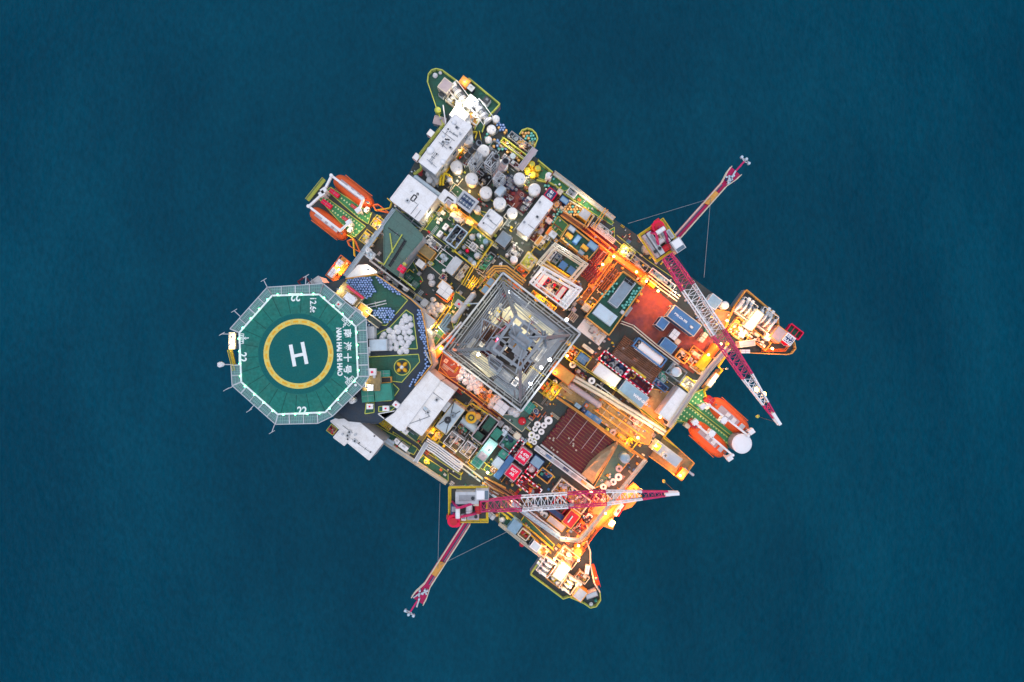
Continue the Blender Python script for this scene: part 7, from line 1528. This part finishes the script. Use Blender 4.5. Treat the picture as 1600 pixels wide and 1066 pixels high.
hullpart('side_balcony', [(500, 560), (520, 580), (430, 700), (400, 680)], -.5, 1, 'amber', 'tandeck')
container('long white roofed container at the inboard side of the right boat station', (222, 790), 95, 215, 0, 4, 'lightgrey', 'lightgrey', 'white', ribs=False, name='cabin', cat='cabin'); skid('white and yellow fittings at the head of the white cabin', (320, 665), 100, 70, 0, 2, 'yellow', 'grey', 9, 143, cols=('white', 'cleanwhite', 'cream'))
rail('yellow rail at the water cut out below the white cabin', [(235, 900), (150, 1000), (240, 1066)], 0, 'yellow', t=.2)
tr = thing('tank_container', 'white cylindrical tank inside a blue steel frame', 'tank container', base_of((65, 455), 3, 0), A0); X, Y = L(225, 2), L(62, 2); b = MB(); b.tube((-X * .4, 0, 1.4), (X * .42, 0, 1.4), 1.1, 'cleanwhite', 20); b.tube((X * .42, 0, 1.4), (X * .45, 0, 1.4), .9, 'white', 20); b.build('shell', tr); b = MB()
for s in (-1, 1):
    for z in (.15, 2.7): b.bar((-X / 2, s * Y / 2, z), (X / 2, s * Y / 2, z), .3, 'blue'); b.bar((s * X / 2, -Y / 2, z + .01), (s * X / 2, Y / 2, z + .01), .26, 'blue')
    for t in (-1, -.75, 1): b.bar((t * X / 2, s * Y / 2, 0), (t * X / 2, s * Y / 2, 2.7), .22, 'blue')
b.build('frame', tr); b = MB(); b.ring(-X * .43, .3, 2.4, 2.6, .3, .5, 'dark', 14); b.ring(-X * .43, -.5, 2.4, 2.6, .3, .5, 'dark', 14); b.build('valve', tr)
tank('round white vessel in a blue grey cage near white cabin', (235, 580), 32, 0, 2.8, 'paleblue', 'vessel', 'round_vessel'); skid('blue grey cage around the round white vessel', (235, 580), 110, 80, 0, 3, 'bluegrey', 'deck', 6, 144, cols=('skyblue', 'paleblue'))
sheet(860, 500, 5.33)
pipe_run('bundle of rusty drill collars beside the framed white tank', [(560, 220), (890, 460)], 1.2, .13, 'rust', 14, .36); pipe_run('second layer of thin brown pipes beside the drill collars', [(540, 270), (700, 400), (840, 490)], .9, .14, 'pinkgrey', 4, .4)
basket('crimson dashed basket with three round cans, upper', (530, 365), 255, 92, 0, 2, 'magenta', 'navy', 'junk', seed=51, dashed=True, fcols=('navy', 'maroon', 'steel', 'dark')); basket('crimson dashed basket with dark pipes, lower', (735, 515), 245, 92, 0, 2, 'magenta', 'maroon', 'pipes', seed=52, dashed=True, fcols=('maroon', 'navy', 'magenta'))
for p, r_ in (((515, 382), 18), ((555, 408), 20), ((585, 435), 22)): coil(p, r_, 1, 'grey round can standing in the upper crimson basket', 'cans in the crimson basket', 'grey')
container('dirty white slab container below the crimson baskets', (470, 465), 225, 108, 0, 2.6, 'bag', 'cream', 'bag', ribs=False, name='cargo_container'); container('steel blue slab container with small white marks', (690, 620), 245, 118, 0, 2.6, 'blue', 'lightgrey', 'skyblue', ribs=False, name='cargo_container', writing=['WNF-003'], wsize=.8, wdx=.3)
boxy('crate', 'yellow striped narrow box above the lower crimson basket', 'box', (735, 440), 150, 20, 0, 1.6, 'yellow', det='vent')
skid('dark blue double cage right of the lower crimson basket', (920, 545), 130, 46, 0, 1.8, 'blue', 'navy', 7, 151, cols=('blue', 'skyblue', 'navy')); skid('teal grey valves between the cage and round vessel', (930, 480), 80, 60, 0, 1.2, 'steel', 'deck', 8, 152, cols=('bluegrey', 'grey', 'teal'))
skid('blue box inside an amber railed pit by the tower right side', (270, 325), 110, 100, 0, 2.4, 'yellow', 'dark', 2, 153, cols=('blue',)); boxy('cargo_box', 'blue square box in the amber railed pit', 'box', (268, 322), 84, 72, 0, 2, 'blue', 'blue', det='seam')
coil((185, 375), 28, 1, 'white round sheave on the amber deck at the tower side', 'white sheave'); coil((345, 508), 30, 1.4, 'white lumpy reel on the long cream beam', 'lumpy reel'); coil((38, 518), 22, 1, 'pinkish ring at the lower right foot of the tower', 'pinkish ring', 'bag')
basket('narrow dark rack with white tubes between the cream beam and riser', (485, 640), 280, 58, 0, 1.8, 'lightgrey', 'dark', 'pipes', seed=54, fcols=('lightgrey', 'pinkgrey', 'maroon'), bars=4); skid('brown rubble heap beside the white round sheave', (250, 460), 130, 50, 0, 1, 'rust', 'dark', 12, 154, cols=('rust', 'pinkgrey', 'maroon'), rim=False)
walkway('long yellow edged gangway between baskets and cream beam', [(190, 340), (560, 590), (950, 900)], 14, 2.4, 'deck', 'yellow')
container('bright amber slide block under the tower right side', (100, 445), 200, 105, 0, 5, 'amber', 'orange', 'amber', ribs=False, name='catwalk_slide', cat='slide'); 
skid('peach and grey machine at the lower end of the cream beam', (715, 840), 110, 44, 0, 1.6, 'cream', 'grey', 8, 155, cols=('pinkgrey', 'cream', 'red')); tank('small yellow ball cap at the pipe rack upper rail', (478, 915), 14, 0, 1.2, 'ylw2', 'cap', 'vent_cap', hatch=False)
skid('amber yellow stairs below the right corner of the tower', (20, 590), 90, 130, 0, 3, 'yellow', 'rust', 6, 156, cols=('yellow', 'amber'), cross=3)
boxy('cargo_box', 'dark steel plate box with cream lines at the pit upper side', 'box', (315, 240), 110, 30, 0, 1.6, 'amber', 'cream', det='vent')
sheet(680, 410, 4.44)
skid('yellow stepped frames at the lower right foot of the tower', (790, 880), 120, 110, 0, 2.6, 'yellow', 'rust', 8, 161, cols=('yellow', 'orange', 'teal'), cross=2)
piperack('white pipe rack frame around two white vessels above the tower', [(745, 30), (1020, 185), (905, 325), (655, 140)], 6, 'cleanwhite', .32)
for p, t in (((745, 130), 'left'), ((870, 215), 'right')): container('white and crimson vessel block in the white rack, %s' % t, p, 40, 110, 0, 3, 'pinkgrey', 'magenta', 'white', ribs=False, name='vessel_block', cat='vessel')
skid('dark machinery with pink fittings inside the white rack', (800, 170), 110, 90, 0, 2.6, 'pinkgrey', 'dark', 12, 162, cols=('pinkgrey', 'magenta', 'navy', 'white', 'cream')); boxy('cabinet', 'long white cabinet at the right end of the white rack', 'cabinet', (925, 245), 60, 150, 0, 5, 'white', 'white', det='seam', feet=False)
skid('yellow green pumps along the upper right wall of the tower', (750, 270), 200, 40, 0, 2, 'yellow', 'tandeck', 14, 163, cols=('ylw2', 'yellow', 'amber', 'orange', 'brightgreen'), rim=True)
skid('orange valves in the gap at the tower top right wall, left', (560, 160), 150, 30, 3, 1.2, 'grey', 'rust', 12, 164, cols=('orange', 'rust', 'amber'), rim=False)
skid('orange lit gear below the tower right corner', (960, 640), 90, 100, 0, 2, 'yellow', 'rust', 9, 165, cols=('yellow', 'orange', 'cream', 'rust'))
tank('amber tank cap beside the tower right wall', (925, 560), 18, 0, 2, 'yellow', 'cap', 'vent_cap')
# ================================================================ small fixed piping and fittings of the platform deck
sheet(0, 0, 1); rf = random.Random(2024); nfit = 0
while nfit < 190:
    p = (rf.uniform(590, 1150), rf.uniform(180, 860))
    if not inside(p, HULL) or (p[0] < 680 and p[1] > 430 and p[1] < 650): continue
    if not all(inside((p[0] + u_, p[1] + v_), HULL) for u_, v_ in ((45, 0), (-45, 0), (0, 45), (0, -45))): continue
    if inside(p, [(960, 440), (1060, 455), (1120, 560), (1060, 600), (940, 520)]) or inside(p, [(885, 620), (985, 700), (905, 770), (830, 700)]) or inside(p, [(700, 540), (790, 410), (925, 520), (815, 660)]) or inside(p, [(855, 570), (900, 560), (1050, 690), (1000, 720)]): continue
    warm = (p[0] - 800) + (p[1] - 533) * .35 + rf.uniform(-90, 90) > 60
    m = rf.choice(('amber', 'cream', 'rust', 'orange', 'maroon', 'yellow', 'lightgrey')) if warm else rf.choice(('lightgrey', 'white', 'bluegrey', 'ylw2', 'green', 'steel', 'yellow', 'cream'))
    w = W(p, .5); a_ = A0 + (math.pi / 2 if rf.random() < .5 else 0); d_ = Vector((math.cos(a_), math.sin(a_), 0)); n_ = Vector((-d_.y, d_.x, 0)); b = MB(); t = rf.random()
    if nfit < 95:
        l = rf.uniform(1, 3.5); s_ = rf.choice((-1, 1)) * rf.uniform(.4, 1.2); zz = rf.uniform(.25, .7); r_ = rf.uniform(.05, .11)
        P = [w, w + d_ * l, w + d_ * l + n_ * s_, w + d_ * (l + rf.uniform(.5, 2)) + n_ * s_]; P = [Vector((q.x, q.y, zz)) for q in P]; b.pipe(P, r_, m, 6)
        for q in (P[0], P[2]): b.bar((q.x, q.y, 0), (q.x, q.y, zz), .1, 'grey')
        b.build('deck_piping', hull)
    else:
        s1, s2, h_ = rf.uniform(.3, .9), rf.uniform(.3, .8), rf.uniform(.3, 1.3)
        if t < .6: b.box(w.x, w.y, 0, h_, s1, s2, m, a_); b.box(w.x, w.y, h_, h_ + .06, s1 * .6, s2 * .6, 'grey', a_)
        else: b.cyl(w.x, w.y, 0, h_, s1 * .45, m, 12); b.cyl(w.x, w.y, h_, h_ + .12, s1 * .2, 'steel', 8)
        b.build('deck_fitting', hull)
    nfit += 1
EXC = ([(960, 440), (1060, 455), (1120, 560), (1060, 600), (940, 520)], [(885, 620), (985, 700), (905, 770), (830, 700)], [(700, 540), (790, 410), (925, 520), (815, 660)], [(500, 430), (600, 420), (680, 540), (600, 670), (500, 660)])
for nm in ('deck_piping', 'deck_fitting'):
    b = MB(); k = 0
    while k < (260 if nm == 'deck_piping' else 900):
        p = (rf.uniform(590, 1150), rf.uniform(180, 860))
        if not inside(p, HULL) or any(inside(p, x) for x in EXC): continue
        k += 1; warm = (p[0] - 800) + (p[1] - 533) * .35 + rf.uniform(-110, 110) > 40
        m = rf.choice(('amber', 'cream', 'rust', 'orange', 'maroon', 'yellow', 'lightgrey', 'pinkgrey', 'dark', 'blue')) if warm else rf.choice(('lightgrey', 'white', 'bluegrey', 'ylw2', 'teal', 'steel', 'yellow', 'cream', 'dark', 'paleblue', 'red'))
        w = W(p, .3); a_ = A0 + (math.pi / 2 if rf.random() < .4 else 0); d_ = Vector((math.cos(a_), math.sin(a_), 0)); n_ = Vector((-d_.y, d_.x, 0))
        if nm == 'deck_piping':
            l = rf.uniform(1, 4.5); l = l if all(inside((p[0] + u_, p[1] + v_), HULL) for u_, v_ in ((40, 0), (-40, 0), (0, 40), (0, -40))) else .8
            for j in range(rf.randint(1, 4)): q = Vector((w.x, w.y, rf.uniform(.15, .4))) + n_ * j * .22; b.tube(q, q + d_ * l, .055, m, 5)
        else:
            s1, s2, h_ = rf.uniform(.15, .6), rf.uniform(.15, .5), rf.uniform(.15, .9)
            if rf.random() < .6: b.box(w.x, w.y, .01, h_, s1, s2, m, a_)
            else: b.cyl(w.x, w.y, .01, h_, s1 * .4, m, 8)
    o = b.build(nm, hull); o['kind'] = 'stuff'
# ================================================================ LIT LAMPS
def FL(S, rows):
    sheet(*S)
    for p, z, h, k, pw, t in rows: floodlight(t, p, z, h, k, pw)
FL((630, 90, 4.845), [((430, 350), 0, 7, 'w', 2400, 'bright warm lamp between the top corner winches'), ((540, 330), 0, 6, 'c', 900, 'white lamp by the cabin of the top corner'), ((465, 175), 0, 3, 'o', 350, 'orange lamp on the orange box of the top corner'), ((430, 690), 0, 4, 'y', 700, 'amber lamp over the walkway by the long white roof'), ((280, 850), 0, 5, 'y', 500, 'yellow lamp at the end of the long white roof'), ((425, 895), 0, 4, 'w', 500, 'warm lamp below the left tank tops'), ((500, 1000), 0, 4, 'y', 450, 'amber lamp beside the tank row base'), ((960, 880), 0, 4, 'y', 400, 'amber lamp beside the yellow pump'), ((790, 640), 0, 5, 'w', 350, 'warm lamp over the yellow rack'), ((900, 660), 0, 3, 'o', 150, 'orange lamp at the balcony foot')])
FL((760, 250, 5.33), [((245, 520), 0, 5, 'w', 700, 'warm lamp below the faceted tank lid'), ((300, 690), 0, 4, 'w', 600, 'warm lamp beside the warehouse lower end'), ((820, 340), 0, 4, 'w', 900, 'warm lamp on the upper right edge walkway'), ((350, 135), 0, 4, 'w', 500, 'warm lamp beside the yellow pump and tank'), ((910, 640), 0, 5, 'o', 700, 'orange lamp over the amber ducts'), ((1030, 730), 0, 5, 'o', 1000, 'orange lamp at the walkway junction near the crane'), ((620, 970), 0, 4, 'y', 900, 'yellow lamp in the trench between the racks'), ((680, 700), 0, 9, 'c', 500, 'white lamp over the dark green module'), ((560, 460), 0, 6, 'o', 350, 'orange lamp over the purple trench'), ((970, 870), 0, 5, 'o', 1100, 'orange lamp on the walkway beside the tube bundle'), ((60, 600), 0, 3, 'y', 400, 'amber lamp by the white cabin roof')])
FL((600, 270, 5.92), [((640, 330), 0, 4, 'y', 700, 'amber lamp on the middle amber walkway, upper'), ((800, 440), 0, 4, 'y', 700, 'amber lamp on the middle amber walkway, lower'), ((440, 400), 0, 5, 'w', 600, 'warm lamp at the corner of the O marked roof'), ((790, 170), 0, 3, 'y', 500, 'amber lamp beside the eight fan cooler'), ((880, 930), 0, 5, 'y', 600, 'yellow lamp over the stair flights'), ((355, 665), 0, 3, 'w', 300, 'warm lamp over the tan lit platform'), ((920, 580), 0, 4, 'w', 400, 'warm lamp near the mixer deck corner')])
FL((470, 260, 5.33), [((315, 860), 0, 3.5, 'o', 3000, 'orange lamp in the glowing amber gallery'), ((640, 500), 0, 4, 'y', 700, 'amber lamp between boat station and bridge'), ((555, 360), 0, 4, 'w', 350, 'warm lamp beside the upper boat winch'), ((420, 530), 0, 4, 'w', 350, 'warm lamp beside the lower boat winch'), ((560, 860), 8, 2, 'w', 250, 'warm lamp on the white wedge roof'), ((560, 300), 2, 3, 'o', 250, 'orange lamp by the upper boat stern')])
FL((540, 410, 5.92), [((960, 400), 0, 4, 'y', 700, 'amber lamp at the corner of the dark lane'), ((830, 620), 0, 4, 'w', 900, 'warm lamp above the narrow green strip'), ((880, 800), 0, 4, 'o', 1200, 'orange lamp on the amber stair block'), ((980, 950), 0, 5, 'o', 700, 'orange lamp on the brown deck left of the tower'), ((950, 330), 0, 3, 'o', 300, 'orange lamp behind the white square cabin')])
FL((640, 580, 4.845), [((300, 110), 0, 4, 'o', 700, 'orange lamp on the rust walkway beside big roof'), ((400, 30), 0, 5, 'c', 250, 'white lamp at the tower lower left wall'), ((340, 620), 0, 4, 'y', 700, 'amber lamp under the left white cage'), ((430, 690), 0, 4, 'y', 800, 'amber lamp under the right white cage'), ((590, 770), 0, 5, 'w', 1100, 'warm lamp at the crane corner by the control desk'), ((150, 470), 0, 4, 'y', 700, 'yellow lamp over the yellow piping cage'), ((500, 810), 2, 3, 'w', 700, 'warm lamp on the white ducts near the crane'), ((770, 1030), 0, 4, 'w', 900, 'warm lamp beneath the lower crane boom'), ((125, 685), 0, 2, 'y', 350, 'yellow lamp over the small glowing green deck'), ((600, 600), 0, 6, 'c', 250, 'white lamp between mint container and lane'), ((850, 840), 0, 6, 'r', 120, 'red tinted lamp over the crimson basket')])
FL((800, 600, 3.553), [((690, 600), 0, 5, 'o', 5500, 'orange lamp on the right balcony under the boom'), ((560, 780), 0, 4, 'o', 5000, 'orange lamp at the outermost glowing corner'), ((520, 720), 0, 5, 'o', 5500, 'orange lamp on the amber outer walkway'), ((440, 600), 0, 7, 'o', 1600, 'orange lamp above the red machinery under boom'), ((300, 860), 4, 3, 'w', 900, 'warm lamp where the white beams meet'), ((370, 900), 0, 5, 'o', 4000, 'orange lamp at the head of the bottom corner deck'), ((800, 345), 3, 3, 'y', 1300, 'amber lamp at the inboard end of side platform'), ((935, 510), 0, 4, 'o', 3500, 'orange lamp at the outer tip of side platform'), ((700, 300), 0, 6, 'o', 2600, 'orange lamp on the amber pipe lane, lower'), ((560, 190), 0, 6, 'y', 900, 'amber lamp on the amber pipe lane, upper'), ((640, 330), 0, 5, 'y', 700, 'amber lamp by the caged winch'), ((500, 540), 0, 5, 'y', 600, 'amber lamp by the tan tarpaulin'), ((720, 590), 5, 3, 'o', 900, 'orange lamp under the tip part of the lower crane boom'), ((400, 740), 0, 6, 'o', 500, 'orange lamp over the dark scrap corner')])
FL((780, 740, 4.845), [((470, 720), 0, 7, 'w', 2300, 'bright warm lamp over the bottom corner winches'), ((420, 650), 0, 5, 'o', 3200, 'amber lamp at the inboard winch of the bottom corner'), ((600, 660), 0, 5, 'o', 2300, 'amber lamp on the right of the bottom corner deck'), ((540, 860), 0, 5, 'y', 1500, 'warm lamp near the tip winch of the bottom corner'), ((350, 560), 0, 4, 'o', 900, 'orange lamp beside the curved hose bin'), ((735, 800), 0, 3, 'o', 700, 'orange lamp on the red ladder way')])
FL((880, 360, 5.92), [((470, 240), 0, 5, 'o', 1700, 'orange lamp at the upper end of the orange junction'), ((680, 385), 0, 5, 'o', 1400, 'orange lamp at the middle of the orange junction'), ((770, 470), 2, 4, 'y', 1100, 'amber lamp above the glowing amber slab'), ((880, 560), 0, 6, 'o', 3400, 'orange lamp over the orange end of the red deck'), ((360, 470), 0, 5, 'o', 900, 'orange lamp on the long rust walkway'), ((250, 660), 0, 4, 'y', 600, 'amber lamp beside the beige crate'), ((580, 190), 0, 4, 'w', 700, 'warm lamp in the dark generator bay'), ((1000, 700), 0, 5, 'o', 900, 'orange lamp at the corner of the blue lettered container'), ((160, 520), 0, 6, 'o', 700, 'orange lamp between the racks and rust walkway')])
FL((1000, 440, 4.1), [((720, 240), 0, 7, 'y', 2300, 'bright warm lamp over the right corner winches'), ((650, 330), 0, 6, 'w', 2300, 'amber lamp over the right corner mooring gear'), ((820, 340), 0, 5, 'o', 1600, 'warm lamp beside the small white cabinet of right corner'), ((850, 430), 0, 4, 'o', 1100, 'orange lamp on the lower rim of the right corner'), ((560, 250), 0, 6, 'o', 3000, 'orange lamp at the root of the right corner deck'), ((520, 400), 0, 6, 'o', 3200, 'orange lamp at the upper end of the right beam'), ((440, 470), 0, 5, 'o', 1100, 'orange lamp beside the orange cylinder'), ((320, 500), 0, 5, 'o', 900, 'orange lamp over the tangle of hoses'), ((240, 75), 0, 5, 'w', 700, 'warm lamp on the pipe pair under the boom'), ((480, 620), -.5, 4, 'w', 700, 'warm lamp beside the outer white canisters'), ((415, 785), 0, 4, 'w', 700, 'warm lamp at the upper boat of the right station'), ((320, 650), 0, 5, 'w', 700, 'warm lamp over the head of the white cabin'), ((130, 870), 0, 4, 'o', 1300, 'orange lamp beside the foot of the white cabin'), ((60, 800), 0, 4, 'o', 700, 'orange lamp on the tan deck by the steel blue slab'), ((480, 230), 3, 5, 'w', 900, 'warm lamp under the white section of the upper boom'), ((560, 560), -.5, 4, 'o', 600, 'orange lamp outboard of the right beam over the water'), ((30, 960), 3, 3, 'w', 400, 'warm lamp at the end of the long cream beam')])
FL((860, 500, 5.33), [((140, 300), 0, 6, 'y', 1200, 'amber lamp at the right wall of the tower'), ((40, 440), 0, 8, 'o', 900, 'orange lamp above the amber slide block'), ((520, 560), 0, 6, 'w', 500, 'warm lamp on the long cream beam'), ((40, 600), 0, 5, 'y', 800, 'yellow lamp over the yellow stairs by the tower'), ((390, 330), 0, 4, 'o', 500, 'orange lamp at the end of the upper crimson basket'), ((860, 900), 3, 3, 'w', 700, 'warm lamp at the lower end of the cream beam')])
FL((680, 410, 4.44), [((745, 250), 0, 5, 'y', 900, 'yellow lamp over the yellow green pumps'), ((690, 60), 0, 8, 'w', 400, 'warm lamp above the white pipe rack'), ((610, 120), 0, 7, 'o', 500, 'orange lamp over the header pipe by the tower'), ((850, 300), 0, 5, 'o', 700, 'orange lamp behind the long white cabinet'), ((260, 150), 0, 5, 'y', 500, 'yellow lamp beside the pale blue roof units'), ((340, 900), 0, 6, 'o', 700, 'orange lamp over the pink lit bags')])
sheet(0, 0, 1)
for p, k, pw in (((1085, 580), 'o', 9000), ((985, 715), 'o', 9000), ((1118, 535), 'o', 6000), ((846, 290), 'r', 6000), ((676, 712), 'r', 6000), ((908, 800), 'o', 9000)):  # unseen lamps added below the deck edge to throw coloured glow on the sea
    w = W(p, -9); b = MB(); b.box(w.x, w.y, -8.6, -7.0, .5, .5, 'grey'); b.box(w.x, w.y, -8.9, -8.6, .7, .7, 'lampamber' if k == 'o' else 'lampred2'); o = b.build('added_underdeck_lamp', hull); lamp_light(hull, (w.x, w.y, -9.6), k, pw, .5)
sheet(630, 90, 4.845)
for p, r_, t in (((385, 487), 17, 'small round vent near the head of the long white roof'), ((205, 700), 28, 'broad flat white disc near the lower end of the long white roof'), ((300, 788), 20, 'small white disc at the inboard lower edge of the long roof'), ((305, 590), 12, 'tiny round vent in the middle of the long white roof')): tank(t, p, r_, 6, .5, 'cleanwhite', 'roof vent', 'roof_vent', hatch=False)
for i, P in enumerate([[(250, 720), (200, 790)], [(350, 560), (410, 590)], [(270, 640), (330, 690)], [(180, 770), (250, 830)]]): pipe_run('dark bent pipe on the long white roof, %s' % ('lower left', 'upper right', 'in the middle', 'at the lower end')[i], P, 6.3, .05, 'grey', 2 if i == 0 else 1, .3, legs=False)
# boom lamp on the upper crane and the crane gondolas
sheet(1000, 440, 4.1)
for p, t in (((745, 690), 'lamp fixed under the white outer section of the upper crane boom'), ((790, 720), 'lamp fixed near the boom narrowing of the upper crane')): 
    w = W(p, 12.2); root = thing('floodlight', 'bright amber ' + t, 'floodlight', w); b = MB(); b.box(0, 0, 0, .25, .7, .7, 'grey'); b.build('lamp_head', root); b = MB(); b.dome(0, 0, .25, .4, .4, .35, 'lampamber', 10, 3); b.build('lens', root); lamp_light(root, (0, 0, .9), 'o', 600, .3)
